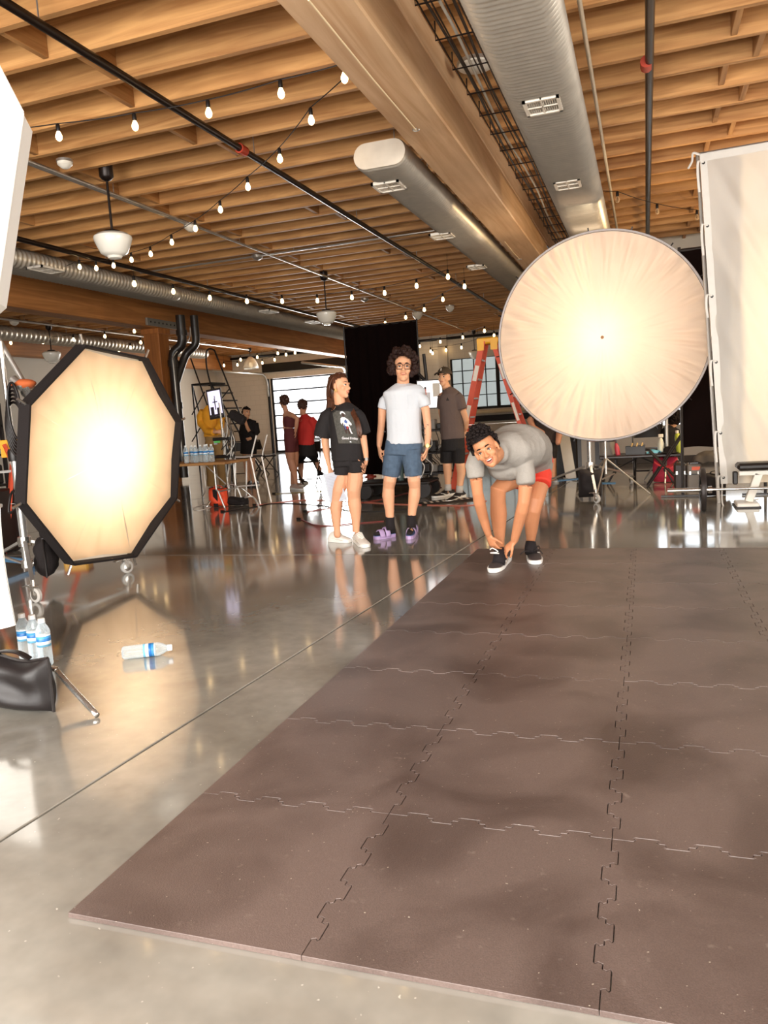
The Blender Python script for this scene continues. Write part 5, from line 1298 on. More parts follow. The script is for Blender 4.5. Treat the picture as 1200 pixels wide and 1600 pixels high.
lp = cast(te, WR, [G(.22 + .86*v.x/x1, .875 - .10*v.y) for v in lv], cf, .0055)
MB().add(lp, [tuple(p.vertices) for p in lm_.polygons]).build('print_lettering', PW, te)
lay('print_mark', [(.6, .93), (.66, .93), (.68, .97), (.6, .97)], PW, .0055)
SNK = plain('white_leather', (236, 232, 224), .5, var=.03)
shoe(pr, F(516, 846), F(549, 847) + Vector((.0, -.03, 0)), SNK, WHITE_SOLE, 1.15, SNK)
shoe(pr, F(551, 848) + Vector((0, .1, 0)), F(574, 855) + Vector((0, -.03, 0)), SNK, WHITE_SOLE, 1.15, SNK)
wc = C.p(369, 790); wa = MB().tube([wc + cx*(.025*math.cos(a)) + cf*(.023*math.sin(a)) for a in np.linspace(0, 6.283, 21)], [(.009, .003)]*21, 8, side=(0, 0, 1)).build('wrist_watch', BLKP, pr, smooth=True)
MB().box(wc - cf*.027 + cx*.004, (.026, .008, .03)).build('watch_face', plain('watch_grey', (150, 146, 140), .3, .4), wa)
# the papers in her hand
PAP = plain('paper', (192, 197, 208), .8, var=.02)
pa = thing('paper_sheets', 'sheaf of white printed papers held by the woman in black tee', 'paper', C.p(180, 1050, -.06))
cr = [C.p(98, 882, -.07), C.p(190, 868, -.07), C.p(246, 1044, -.05), C.p(140, 1064, -.05)]
for k in range(3):
    mo = lambda u, v, k=k: cr[0].lerp(cr[1], u).lerp(cr[3].lerp(cr[2], u), v) + cf*(.0025*k + .006*math.sin(u*3)) + cx*(.003*k)
    MB().grid(8, 10, mo).build('sheet', PAP, pa, smooth=True)
ln = MB()
for r in range(16):
    v = .12 + r*.05; e = .9 if r % 4 else .6
    a = [cr[0].lerp(cr[1], u).lerp(cr[3].lerp(cr[2], u), vv) + cf*(.006*math.sin(u*3)) - cf*.003 for u, vv in ((.12, v), (e, v), (e, v+.012), (.12, v+.012))]
    ln.add(a, [(0, 1, 2, 3)])
lo_ = ln.build('printed_lines', plain('print_grey', (168, 172, 186), .8), pa); lo_['kind'] = 'stuff'

tuck(pr)
# --- man in cap, grey tee, black shorts ------------------------------------
C = Crop(480, 520, 4, 10.1)
pr = person_root('man in olive cap and dark grey tee with hands behind back', C.p(900, 1050))
mb = MB(); sdv = cx*.9 + cf*.3
P, R_ = C.rings([(845, 975, 740), (845, 975, 680), (845, 960, 600), (840, 960, 500), (835, 960, 430), (845, 930, 385), (855, 905, 350)], .7); mb.tube(P, R_, 16, side=sdv)
mb.tube(*C.limb([(945, 400, 56), (968, 480, 48), (992, 545, 42, .05), (990, 590, 36, .12), (975, 615, 30, .2)]), 12, rounded=True)
mb.tube(*C.limb([(845, 400, 56, .05), (842, 500, 46, .12), (860, 580, 42, .2), (930, 612, 34, .22), (968, 622, 30, .2)]), 12, rounded=True)
mb.tube(*C.limb([(878, 720, 84), (874, 800, 62), (875, 830, 56, -.02), (879, 880, 52), (880, 930, 40), (880, 985, 34)]), 12, rounded=True)
mb.tube(*C.limb([(945, 720, 84), (955, 800, 64), (958, 830, 58, -.02), (963, 880, 54), (955, 935, 42), (950, 995, 36)]), 12, rounded=True)
hand(mb, C.p(978, 612, .17), C.p(990, 640, .17) - C.p(978, 612, .17), -cf, cx, .9, .6)
hc_ = PY(694, 591, 10.1); Rh = head_frame(TOCAM*.85 - RTI*.45, UPI)
mb.tube([C.p(880, 365), hc_ + Rh @ Vector((0, -.02, -.07))], [.062, .056], 12, rounded=True); head(mb, hc_, Rh, .98)
finish(remesh(mb, .007, 2), 'body', SK_C, pr); face(pr, hc_, Rh, .98, HAIR_DK, brow=1.1)
HQ = lambda x, y, z: hc_ + Rh @ (Vector((x, y, z))*1.13)
OLIVE = plain('olive_cap', (64, 52, 36), .8, var=.15, bump=.2)
cp = MB(); vs = MB().ell((0, -.016, .045), (.085, .108, .092), 28, 20); cp.add([HQ(*p) for p in vs.v], [f for f in vs.f if all(vs.v[i][2] > .04 for i in f)])
co_ = cp.build('cap', OLIVE, pr, smooth=True)
MB().grid(12, 6, lambda u, v: HQ(.075*(2*u-1), .07 + (.1*v + .02)*math.sqrt(max(0, 1-(2*u-1)**2*.8)), .052 - .022*(2*u-1)**2 - .012*v)).build('cap_brim', OLIVE, co_, smooth=True)
MB().ell(HQ(0, .02, .138), (.008, .008, .005), 8, 5).build('cap_button', OLIVE, co_)
MB().add([HQ(*q) for q in ((-.008, .094, .075), (.008, .094, .075), (.006, .089, .105), (-.006, .089, .105))], [(0, 1, 2, 3)]).build('cap_emblem', plain('cap_white', (200, 192, 176), .7), co_)
TEE_G = plain('tee_charcoal', (96, 80, 74), .85, var=.08, bump=.15, bscale=40)
tm = MB(); P, R_ = C.rings([(833, 986, 662), (832, 980, 600), (826, 974, 500), (820, 974, 430), (826, 960, 385), (846, 925, 358), (858, 904, 344)], .74); tm.tube(P, R_, 20, side=sdv)
tm.tube(*C.limb([(930, 400, 76), (950, 420, 78), (965, 478, 70)]), 12); tm.tube(*C.limb([(850, 400, 70, .05), (842, 470, 66, .1)]), 12)
te = finish(remesh(tm, .008, 8), 'tee_shirt', TEE_G, pr, .007, 8, (1, 1, .6), 8)
bpy.context.view_layer.update()
MB().add(cast(te, pr, [C.p(871, 412), C.p(882, 434), C.p(862, 434)], cf, .004), [(0, 1, 2)]).build('chest_emblem', plain('emblem_black', (24, 18, 16), .7), te)
SHB = plain('shorts_black', (16, 10, 10), .8, bump=.2)
sm = MB(); P, R_ = C.rings([(836, 986, 735), (834, 986, 690), (838, 982, 645)], .72); sm.tube(P, R_, 18, side=sdv)
sm.tube(*C.limb([(874, 720, 84), (871, 812, 82)]), 14); sm.tube(*C.limb([(946, 720, 84), (943, 812, 82)]), 14)
finish(remesh(sm, .008, 4), 'shorts', SHB, pr, .005, 10)
SKG = plain('sock_grey', (188, 182, 174), .9)
for q in ([(880, 945, 42), (881, 985, 44)], [(953, 955, 44), (951, 998, 46)]): MB().tube(*C.limb(q), 12).build('sock', SKG, pr, smooth=True)
SHOE_K = plain('shoe_black', (20, 14, 14), .6); WHT = plain('emblem_white', (242, 240, 236), .5)
shoe(pr, F(706, 775) + Vector((.02, .08, 0)), F(676, 778.5), SHOE_K, WHITE_SOLE, 1.08, SHOE_K, WHT)
shoe(pr, F(722, 777) + Vector((.02, .06, 0)), F(699, 785.5), SHOE_K, WHITE_SOLE, 1.08, SHOE_K, WHT)

tuck(pr)
# --- man bending to tie his shoe -------------------------------------------
C = Crop(700, 630, 5.515, 5.4)
pr = person_root('man in grey tee and red shorts bending to tie his shoe on the mat', F(800, 885))
mb = MB(); Yr = lambda Y: Y - 5.4
spine = [(712, 500, Yr(6.05), .15, .125), (690, 420, Yr(5.88), .145, .125), (650, 378, Yr(5.68), .16, .13), (590, 380, Yr(5.46), .185, .13), (490, 400, Yr(5.28), .15, .10), (430, 405, Yr(5.18), .07, .065)]
SP = [C.p(a, b, c) for a, b, c, d, e in spine]; sv = C.p(650, 450) - C.p(225, 430)
mb.tube(SP, [(q[3], q[4]) for q in spine], 18, side=sv, rounded=True)
mb.tube(*C.limb([(330, 420, 130, Yr(5.25)), (240, 480, 124, Yr(5.2)), (240, 640, 112, Yr(5.2)), (255, 770, 96, Yr(5.22)), (270, 850, 104, Yr(5.26)), (305, 990, 88, Yr(5.36)), (345, 1120, 62, Yr(5.42))]), 14, rounded=True)
mb.tube(*C.limb([(590, 430, 150, Yr(5.38)), (655, 500, 140, Yr(5.34)), (670, 700, 128, Yr(5.3)), (655, 850, 108, Yr(5.3)), (640, 920, 112, Yr(5.32)), (608, 1040, 96, Yr(5.38)), (572, 1180, 68, Yr(5.44))]), 14, rounded=True)
KA = [(670, 570, 180, Yr(6.0)), (580, 640, 178, Yr(5.75)), (480, 700, 150, Yr(5.53)), (432, 745, 142, Yr(5.45)), (430, 840, 132, Yr(5.5)), (436, 950, 146, Yr(5.56)), (440, 1060, 120, Yr(5.6)), (446, 1170, 84, Yr(5.62)), (446, 1270, 78, Yr(5.64)), (440, 1340, 80, Yr(5.64))]
mb.tube(*C.limb(KA), 16, rounded=True)
mb.tube(*C.limb([(780, 570, 180, Yr(6.05)), (790, 700, 165, Yr(5.95)), (755, 850, 138, Yr(5.85)), (740, 920, 122, Yr(5.84)), (722, 1000, 132, Yr(5.88)), (718, 1090, 108, Yr(5.92)), (713, 1180, 74, Yr(5.96)), (708, 1250, 74, Yr(5.97))]), 16, rounded=True)
hand(mb, C.p(352, 1140, Yr(5.43)), C.p(395, 1240, Yr(5.45)) - C.p(352, 1140, Yr(5.43)), cx*.7 + cf*.5 + cd*.3, cx*.5 - cf*.8, .92, .42, .08)
hand(mb, C.p(566, 1195, Yr(5.44)), C.p(505, 1255, Yr(5.45)) - C.p(566, 1195, Yr(5.44)), -cx*.3 + cf*.5 + cd*.7, -cx*.8 - cf*.3 + cd*-.2, .92, .5, .1)
hc_ = PY(760, 703, 4.98); u_img = RTI*-.47 + UPI*.88
Rh = head_frame(TOCAM*1.0 + u_img*-.28 + RTI*-.38, u_img)
mb.tube([SP[-2], SP[-1], hc_ + Rh @ Vector((0, -.03, -.06))], [.085, .07, .062], 14, rounded=True)
KS = 1.0
head(mb, hc_, Rh, KS, nose=.98)
finish(remesh(mb, .0055, 2), 'body', SK_B, pr); face(pr, hc_, Rh, KS, HAIR_DK, plain('lip_warm', (186, 104, 88), .45), smile=1.0, open_=.011, gaze=(0, .001))
curls(pr, hc_, Rh, KS, HAIR_DK, 430, .0125, lambda p: p.z > .078 - max(0, -(p.y - .03))*1.25, 1.1, 9, .035, jit=.016)
TEE_H = plain('tee_heather', (150, 144, 136), .85, var=.1, scale=90, bump=.12, bscale=60)
tm = MB(); rad = [(.172, .142), (.178, .15), (.195, .16), (.212, .158), (.17, .125), (.092, .09), (.08, .078)]
SP2 = [SP[0] + (SP[0]-SP[1])*.15] + SP[1:5] + [SP[4].lerp(SP[5], .95), SP[5].lerp(hc_ + Rh @ Vector((0, -.03, -.06)), .4)]
tm.tube(SP2, rad, 22, side=sv)
P, R_ = C.limb([(340, 415, 150, Yr(5.27)), (255, 450, 158, Yr(5.22)), (235, 540, 150, Yr(5.2)), (240, 638, 136, Yr(5.2))]); tm.tube(P, R_, 14)
P, R_ = C.limb([(570, 430, 170, Yr(5.4)), (640, 480, 176, Yr(5.35)), (664, 580, 164, Yr(5.32)), (672, 690, 150, Yr(5.3))]); tm.tube(P, R_, 14)
tm.ell(C.p(520, 540, Yr(5.42)), (.15, .16, .10), 16, 12); tm.ell(C.p(450, 480, Yr(5.3)), (.12, .10, .09), 16, 12)
te = finish(remesh(tm, .007, 16), 'tee_shirt', TEE_H, pr, .011, 7, (1, 1, 1), 11)
RED_S = plain('red_shorts', (222, 62, 44), .75, var=.08, bump=.15)
sm = MB(); sm.tube([SP[0] + (SP[0]-SP[1])*.35, SP[0], SP[1]], [(.15, .12), (.172, .145), (.165, .135)], 20, side=sv)
P, R_ = C.limb([(680, 560, 190, Yr(6.0)), (640, 610, 192, Yr(5.88)), (580, 650, 190, Yr(5.74))]); sm.tube(P, R_, 16)
P, R_ = C.limb([(775, 550, 190, Yr(6.06)), (800, 620, 186, Yr(5.99)), (796, 700, 178, Yr(5.93))]); sm.tube(P, R_, 16)
finish(remesh(sm, .007, 4), 'shorts', RED_S, pr, .006, 9)
SHG = plain('shoe_charcoal', (64, 54, 52), .75, var=.2, bump=.3, bscale=200); LACE = plain('lace_black', (30, 22, 22), .7)
TZ = Vector((0, 0, TH))
h1 = F(787, 879) + Vector((.02, .06, 0)); t1 = F(771, 897) + Vector((0, -.02, 0)); h1.z = t1.z = TH
s1_ = shoe(pr, h1, t1, SHG, WHITE_SOLE, 1.12, LACE, WHT, .02, 1.05)
h2 = F(827, 869) + Vector((.0, .09, 0)); t2 = F(838, 885); h2.z = t2.z = TH
s2_ = shoe(pr, h2, t2, SHG, WHITE_SOLE, 1.12, LACE, WHT, .02, 1.05)
for P_ in (KA[-3:-1],): 
    MB().tube(*C.limb([(446, 1240, 94, Yr(5.64)), (444, 1330, 112, Yr(5.63)), (436, 1380, 112, Yr(5.6))]), 14).build('sock', SOCK_B, pr, smooth=True)
MB().tube(*C.limb([(713, 1190, 86, Yr(5.96)), (710, 1240, 100, Yr(5.95)), (716, 1290, 104, Yr(5.92))]), 14).build('sock', SOCK_B, pr, smooth=True)
lc = MB(); lp0 = C.p(745, 1240, Yr(5.8))
for pts in ([C.p(745, 1270, Yr(5.8)), C.p(775, 1230, Yr(5.78)), C.p(790, 1255, Yr(5.77)), C.p(750, 1280, Yr(5.8))], [C.p(745, 1275, Yr(5.8)), C.p(790, 1270, Yr(5.77)), C.p(815, 1300, Yr(5.76))], [C.p(700, 1275, Yr(5.8)), C.p(660, 1275, Yr(5.78)), C.p(620, 1305, Yr(5.78))]):
    MB().tube(curve_pts(pts, 6), .0035, 6).build('lace_loop', LACE, s2_, smooth=True)
MB().tube(curve_pts([C.p(362, 1262, Yr(5.42)), C.p(385, 1250, Yr(5.41)), C.p(430, 1280, Yr(5.42)), C.p(365, 1290, Yr(5.42)), C.p(440, 1295, Yr(5.45))], 6), .004, 6).build('lace_end', plain('lace_white', (236, 230, 222), .7), s1_, smooth=True)
tuck(pr)
# --- people further back -----------------------------------------------------
def simple_head(mb, pr, c, f, s, hair, test, hn=60, hsize=.02, vox=None, lift=0):
    R = head_frame(f, UPI); head(mb, c, R, s); return R
# woman in maroon top and shorts, by the roller door
C = Crop(380, 540, 6.667, 12.6); pr = person_root('woman in maroon crop top and shorts standing in front of the far roller door', F(463, 764))
mb = MB(); P, R_ = C.rings([(435, 560, 1000), (430, 560, 920), (438, 530, 850), (425, 545, 770), (420, 520, 720), (430, 470, 690)], .8); mb.tube(P, R_, 14, side=cx)
mb.tube(*C.limb([(455, 710, 70), (520, 730, 52, -.1), (562, 760, 50, -.12), (555, 830, 44, -.12), (545, 890, 34, -.1)]), 10, rounded=True)
mb.tube(*C.limb([(440, 720, 60, .1), (430, 800, 46, .12), (440, 890, 38, .1)]), 10, rounded=True)
mb.tube(*C.limb([(480, 1040, 120), (490, 1130, 104), (492, 1190, 84), (520, 1290, 80), (540, 1370, 52), (545, 1440, 46)]), 12, rounded=True)
mb.tube(*C.limb([(510, 1040, 110, .15), (535, 1140, 96, .15), (535, 1220, 80, .15), (525, 1320, 70, .15), (515, 1440, 44, .15)]), 12, rounded=True)
hand(mb, C.p(545, 892, -.1), Vector((0, 0, -1)), -cx, -cf, .85, .4)
hc_ = C.p(424, 590); Rh = head_frame(RTI*.35 + cf*.9 - RTI*.9, UPI); head(mb, hc_, Rh, .92, True); mb.tube([C.p(450, 700), hc_ + Rh @ Vector((0, -.02, -.07))], [.05, .046], 10, rounded=True)
finish(remesh(mb, .009, 2), 'body', SK_D, pr); face(pr, hc_, Rh, .92, HAIR_BR)
curls(pr, hc_, Rh, .92, HAIR_BR, 120, .02, lambda p: p.z > .06 or p.y < .02, 1.06, 2); MB().ell(hc_ + Rh @ Vector((0, -.13, .04)), (.045, .045, .045), 12, 8).build('hair_bun', HAIR_BR, pr, smooth=True)
MAR = plain('maroon_knit', (92, 34, 34), .8)
tm = MB(); P, R_ = C.rings([(425, 535, 850), (416, 552, 780), (418, 530, 735)], .84); tm.tube(P, R_, 16, side=cx); finish(remesh(tm, .009, 3), 'crop_top', MAR, pr, .003, 12)
sm = MB(); P, R_ = C.rings([(425, 562, 1000), (422, 566, 930), (428, 556, 862)], .84); sm.tube(P, R_, 16, side=cx); sm.tube(*C.limb([(488, 980, 128), (492, 1108, 112)]), 12); sm.tube(*C.limb([(512, 980, 118, .15), (532, 1108, 102, .15)]), 12)
finish(remesh(sm, .009, 3), 'shorts', MAR, pr, .003, 12)
TAUPE = plain('shoe_taupe', (196, 170, 158), .7)
shoe(pr, F(455, 764.5), F(473, 766), TAUPE, WHITE_SOLE, 1.1, TAUPE); shoe(pr, F(453, 761) + Vector((0, .1, 0)), F(470, 761) + Vector((0, .1, 0)), TAUPE, WHITE_SOLE, 1.1)
tuck(pr)
# man in red tee sitting on a black stool, back to us
C = Crop(380, 540, 6.667, 13.1); pr = person_root('man in red tee seated on black folding chair by the roller door', C.p(650, 1450)); RM = pr
mb = MB(); P, R_ = C.rings([(570, 745, 1130), (575, 740, 1040), (580, 735, 930), (575, 735, 820), (585, 720, 750), (605, 655, 715)], .62); mb.tube(P, R_, 14, side=cx)
mb.tube(*C.limb([(720, 770, 62), (745, 860, 54, .05), (735, 930, 46, .15), (715, 990, 38, .25)]), 10, rounded=True)
mb.tube(*C.limb([(590, 770, 60), (570, 860, 52, .1), (585, 940, 44, .25)]), 10, rounded=True)
mb.tube(*C.limb([(690, 1110, 110), (730, 1140, 100, .2), (745, 1180, 72, .35), (775, 1260, 60, .35), (815, 1310, 42, .35)]), 10, rounded=True)
mb.tube(*C.limb([(610, 1110, 110), (600, 1140, 100, .25), (600, 1200, 72, .4), (600, 1320, 56, .4), (600, 1400, 42, .4)]), 10, rounded=True)
hc_ = C.p(622, 640); Rh = head_frame(cf*.95 + RTI*.3, UPI); head(mb, hc_, Rh, .98); mb.tube([C.p(628, 730), hc_ + Rh @ Vector((0, -.02, -.07))], [.06, .055], 10, rounded=True)
finish(remesh(mb, .009, 2), 'body', SK_D, pr); curls(pr, hc_, Rh, .98, HAIR_BR, 160, .016, lambda p: p.z > .05 or p.y < .0 and p.z > -.04, 1.08, 3, .01)
REDT = plain('red_tee', (198, 44, 38), .8, var=.08)
tm = MB(); P, R_ = C.rings([(562, 742, 1035), (566, 738, 940), (562, 740, 840), (572, 730, 770), (600, 665, 722)], .66); tm.tube(P, R_, 18, side=cx); tm.tube(*C.limb([(705, 775, 84), (735, 800, 84), (748, 870, 74, .05)]), 12); tm.tube(*C.limb([(598, 775, 80), (575, 810, 76, .03), (566, 870, 68, .1)]), 12)
te = finish(remesh(tm, .009, 4), 'tee_shirt', REDT, pr, .008, 8, (1, 1, .6))
bpy.context.view_layer.update()
MB().add(cast(te, pr, [C.p(590, 778), C.p(618, 778), C.p(618, 796), C.p(590, 796)], cf, .004), [(0, 1, 2, 3)]).build('back_print', plain('print_peach', (222, 120, 96), .8), te)
sm = MB(); P, R_ = C.rings([(560, 755, 1150), (558, 752, 1080), (566, 742, 1020)], .66); sm.tube(P, R_, 16, side=cx); sm.tube(*C.limb([(690, 1110, 122), (735, 1150, 108, .25)]), 12); sm.tube(*C.limb([(612, 1110, 122), (602, 1150, 108, .3)]), 12)
finish(remesh(sm, .009, 3), 'shorts', SHB, pr, .004, 9)
a = F(500, 733); shoe(pr, C.p(805, 1325, .35) - Vector((.05, 0, .05)), C.p(850, 1385, .3), SHOE_K, SHOE_K, 1.05)
b = C.p(600, 1400, .4); b.z = 0; shoe(pr, b, b + Vector((0, .28, 0)), SHOE_K, WHITE_SOLE, 1.05)
tuck(pr)
# woman in black standing by the left table
C = Crop(270, 540, 5.927, 13.8); pr = person_root('woman in black dress with a hand at her chin near the far chairs', F(392, 758))
mb = MB(); P, R_ = C.rings([(635, 765, 980), (640, 770, 900), (650, 770, 820), (645, 775, 740), (660, 760, 705), (680, 710, 690)], .7); mb.tube(P, R_, 14, side=cx)
mb.tube(*C.limb([(765, 720, 52), (775, 800, 44), (740, 850, 38, -.1), (690, 760, 32, -.14), (668, 690, 26, -.14)]), 10, rounded=True)
mb.tube(*C.limb([(655, 720, 52), (640, 810, 42), (650, 880, 36, -.1), (720, 860, 30, -.14)]), 10, rounded=True)
mb.tube(*C.limb([(680, 960, 72), (678, 1060, 62), (690, 1150, 54), (700, 1270, 36), (702, 1300, 36)]), 10, rounded=True)
mb.tube(*C.limb([(735, 960, 72), (735, 1060, 62), (738, 1150, 54), (752, 1260, 36), (754, 1290, 36)]), 10, rounded=True)
hc_ = C.p(683, 625); Rh = head_frame(TOCAM*.7 + RTI*.6, UPI); head(mb, hc_, Rh, .92, True); mb.tube([C.p(692, 700), hc_ + Rh @ Vector((0, -.02, -.07))], [.05, .046], 10, rounded=True); hand(mb, C.p(668, 695, -.14), Vector((0, 0, 1)), cf, cx, .8, .6)
finish(remesh(mb, .009, 2), 'body', SK_C, pr); face(pr, hc_, Rh, .92, HAIR_DK)
curls(pr, hc_, Rh, .92, HAIR_DK, 120, .016, lambda p: p.z > .07 or p.y < .0, 1.05, 4)
BLKD = plain('black_dress', (16, 9, 9), .85)
tm = MB(); P, R_ = C.rings([(625, 778, 1000), (628, 775, 930), (632, 776, 840), (630, 780, 750), (650, 772, 708), (672, 716, 692)], .74); tm.tube(P, R_, 18, side=cx); tm.tube(*C.limb([(760, 720, 66), (777, 800, 60), (745, 850, 52, -.1), (708, 800, 46, -.14)]), 12); tm.tube(*C.limb([(660, 720, 66), (640, 810, 56), (650, 882, 50, -.1)]), 12)
finish(remesh(tm, .009, 4), 'dress', BLKD, pr, .006, 9)
for x in (388, 398): shoe(pr, F(x, 758) + Vector((0, .12, 0)), F(x, 760) + Vector((.02, -.1, 0)), SHOE_K, SHOE_K, .95)
tuck(pr)
# person in mustard jacket behind the portrait monitor
C = Crop(270, 540, 5.927, 12.3); pr = person_root('person in mustard jacket and tan trousers behind the portrait monitor', F(338, 764))
mb = MB(); P, R_ = C.rings([(310, 455, 900), (305, 455, 820), (300, 440, 700), (285, 420, 610), (300, 400, 570), (325, 385, 550)], .62); mb.tube(P, R_, 14, side=cx)
mb.tube(*C.limb([(285, 620, 70), (270, 700, 56), (320, 790, 44, -.15), (400, 800, 34, -.22)]), 10, rounded=True); mb.tube(*C.limb([(420, 620, 70), (445, 700, 56), (430, 760, 44, -.15), (385, 770, 34, -.2)]), 10, rounded=True)
mb.tube(*C.limb([(345, 880, 90), (350, 1050, 70), (365, 1200, 54), (370, 1300, 42)]), 10, rounded=True); mb.tube(*C.limb([(430, 880, 90), (450, 1050, 70), (470, 1200, 54), (480, 1290, 42)]), 10, rounded=True)
hand(mb, C.p(400, 800, -.22), cx, cd, UPI, .85, .4); hc_ = C.p(372, 505); Rh = head_frame(TOCAM*.6 + RTI*.6 - UPI*.4, UPI); head(mb, hc_, Rh, .95); mb.tube([C.p(355, 570), hc_ + Rh @ Vector((0, -.02, -.07))], [.06, .055], 10, rounded=True)
finish(remesh(mb, .009, 2), 'body', SK_C, pr); face(pr, hc_, Rh, .95, HAIR_BR); curls(pr, hc_, Rh, .95, HAIR_BR, 120, .016, lambda p: p.z > .065 or p.y < .0, 1.06, 6)
MUST = plain('mustard_jacket', (222, 152, 30), .8, var=.12); TANP = plain('tan_trousers', (146, 112, 64), .85, var=.1)
tm = MB(); P, R_ = C.rings([(292, 462, 840), (292, 458, 760), (276, 440, 660), (272, 432, 610), (300, 405, 572), (325, 386, 555)], .66); tm.tube(P, R_, 18, side=cx)
tm.tube(*C.limb([(292, 610, 92), (268, 660, 90), (270, 720, 84), (325, 795, 66, -.15), (380, 802, 54, -.2)]), 12); tm.tube(*C.limb([(415, 610, 88), (448, 680, 82), (440, 745, 66, -.12), (395, 775, 52, -.2)]), 12)
finish(remesh(tm, .009, 4), 'jacket', MUST, pr, .01, 8)
sm = MB(); P, R_ = C.rings([(303, 470, 920), (300, 468, 860), (304, 460, 820)], .66); sm.tube(P, R_, 16, side=cx); sm.tube(*C.limb([(348, 890, 100), (352, 1060, 94), (362, 1300, 84)]), 12); sm.tube(*C.limb([(425, 890, 100), (448, 1060, 92), (474, 1290, 80)]), 12)
finish(remesh(sm, .009, 4), 'trousers', TANP, pr, .008, 8)
MB().box(C.p(396, 890, -.13), (.07, .01, .1)).build('name_badge', PAP, pr)
for x in (332, 352): shoe(pr, F(x, 763) + Vector((0, .12, 0)), F(x + 2, 765) + Vector((.02, -.12, 0)), SNK, WHITE_SOLE, 1.05)
tuck(pr)
# person half hidden behind the round disc
C = Crop(640, 620, 4.615, 11.4); pr = person_root('person in dark plaid shirt mostly hidden behind the disc and bending man', F(866, 753))
mb = MB(); P, R_ = C.rings([(925, 1060, 420), (920, 1060, 340), (915, 1055, 240), (905, 1060, 150), (930, 1040, 100), (960, 1010, 80)], .65); mb.tube(P, R_, 14, side=cx)
mb.tube(*C.limb([(915, 130, 70), (870, 170, 56, -.05), (895, 225, 46, -.1), (960, 260, 36, -.15)]), 10, rounded=True)
mb.tube(*C.limb([(1055, 130, 70), (1085, 230, 56), (1070, 330, 40, -.1)]), 10, rounded=True)
mb.tube(*C.limb([(1020, 400, 80), (1022, 470, 62), (1028, 540, 46), (1030, 590, 40)]), 10, rounded=True); mb.tube(*C.limb([(960, 400, 80, .1), (955, 470, 62, .1), (955, 590, 40, .1)]), 10, rounded=True)
hc_ = C.p(985, 20); Rh = head_frame(TOCAM, UPI); head(mb, hc_, Rh, .97); mb.tube([C.p(985, 90), hc_ + Rh @ Vector((0, -.02, -.07))], [.06, .055], 10, rounded=True)
finish(remesh(mb, .009, 2), 'body', SK_D, pr); face(pr, hc_, Rh, .97, HAIR_DK); curls(pr, hc_, Rh, .97, HAIR_DK, 100, .016, lambda p: p.z > .065 or p.y < .0, 1.06, 6)
PLAID = plain('dark_plaid', (48, 36, 32), .85, var=.6, scale=70)
tm = MB(); P, R_ = C.rings([(912, 1068, 330), (908, 1066, 240), (898, 1070, 150), (925, 1045, 105), (955, 1012, 84)], .7); tm.tube(P, R_, 18, side=cx); tm.tube(*C.limb([(925, 130, 86), (885, 155, 80, -.04)]), 12); tm.tube(*C.limb([(1050, 130, 86), (1078, 200, 76)]), 12); finish(remesh(tm, .009, 4), 'shirt', PLAID, pr, .006, 9)
sm = MB(); P, R_ = C.rings([(915, 1070, 400), (912, 1068, 350), (916, 1062, 310)], .7); sm.tube(P, R_, 16, side=cx); sm.tube(*C.limb([(1020, 380, 90), (1022, 440, 84)]), 12); sm.tube(*C.limb([(960, 380, 90, .1), (957, 440, 84, .1)]), 12); finish(remesh(sm, .009, 3), 'shorts', SHB, pr, .004, 9)
GRS = plain('shoe_grey', (180, 176, 172), .7)
shoe(pr, F(859, 752) + Vector((0, .08, 0)), F(870, 754), GRS, WHITE_SOLE, 1.05, GRS); shoe(pr, F(843, 748) + Vector((0, .08, 0)), F(848, 750), GRS, WHITE_SOLE, 1.05)
tuck(pr)
# seated person with dark curly hair behind the equipment table
C = Crop(970, 620, 5.217, 12.3); pr = person_root('seated person with dark curly hair and black top beyond the right table', F(1046, 745))
mb = MB(); P, R_ = C.rings([(345, 455, 420), (345, 455, 350), (345, 460, 280), (360, 450, 245), (385, 435, 230)], .65); mb.tube(P, R_, 14, side=cx)
mb.tube(*C.limb([(355, 270, 44), (340, 340, 36, .05), (365, 390, 30, .2)]), 10, rounded=True); mb.tube(*C.limb([(450, 270, 44), (462, 340, 36, .05), (440, 390, 30, .2)]), 10, rounded=True)
for x in (375, 425): mb.tube(*C.limb([(x, 425, 60), (x, 430, 54, .35), (x, 470, 44, .42), (x, 610, 32, .45)]), 10, rounded=True)
hc_ = C.p(422, 185); Rh = head_frame(cf*.8 - RTI*.6, UPI); head(mb, hc_, Rh, .95); mb.tube([C.p(412, 245), hc_ + Rh @ Vector((0, -.02, -.07))], [.055, .05], 10, rounded=True)
finish(remesh(mb, .009, 2), 'body', SK_C, pr); curls(pr, hc_, Rh, .95, HAIR_DK, 200, .028, lambda p: p.z > .06 or p.y < .03, 1.25, 8)
tm = MB(); P, R_ = C.rings([(338, 462, 430), (338, 462, 350), (338, 468, 285), (352, 458, 250), (385, 435, 234)], .72); tm.tube(P, R_, 16, side=cx); tm.tube(*C.limb([(358, 270, 56), (340, 340, 48, .05), (362, 388, 42, .2)]), 12); tm.tube(*C.limb([(448, 270, 56), (463, 340, 48, .05), (442, 388, 42, .2)]), 12); finish(remesh(tm, .009, 3), 'top', BLKD, pr, .005, 9)
sm = MB(); P, R_ = C.rings([(340, 460, 440), (338, 462, 400)], .72); sm.tube(P, R_, 16, side=cx)
for x in (375, 425): sm.tube(*C.limb([(x, 425, 70), (x, 430, 64, .35), (x, 475, 56, .43), (x, 600, 48, .45)]), 12)
finish(remesh(sm, .009, 3), 'trousers', SHB, pr, .004, 9)
for x in (375, 425):
    b = C.p(x, 610, .45); b.z = 0; shoe(pr, b, b + Vector((0, .26, 0)), SHOE_K, WHITE_SOLE, 1.0)
tuck(pr)
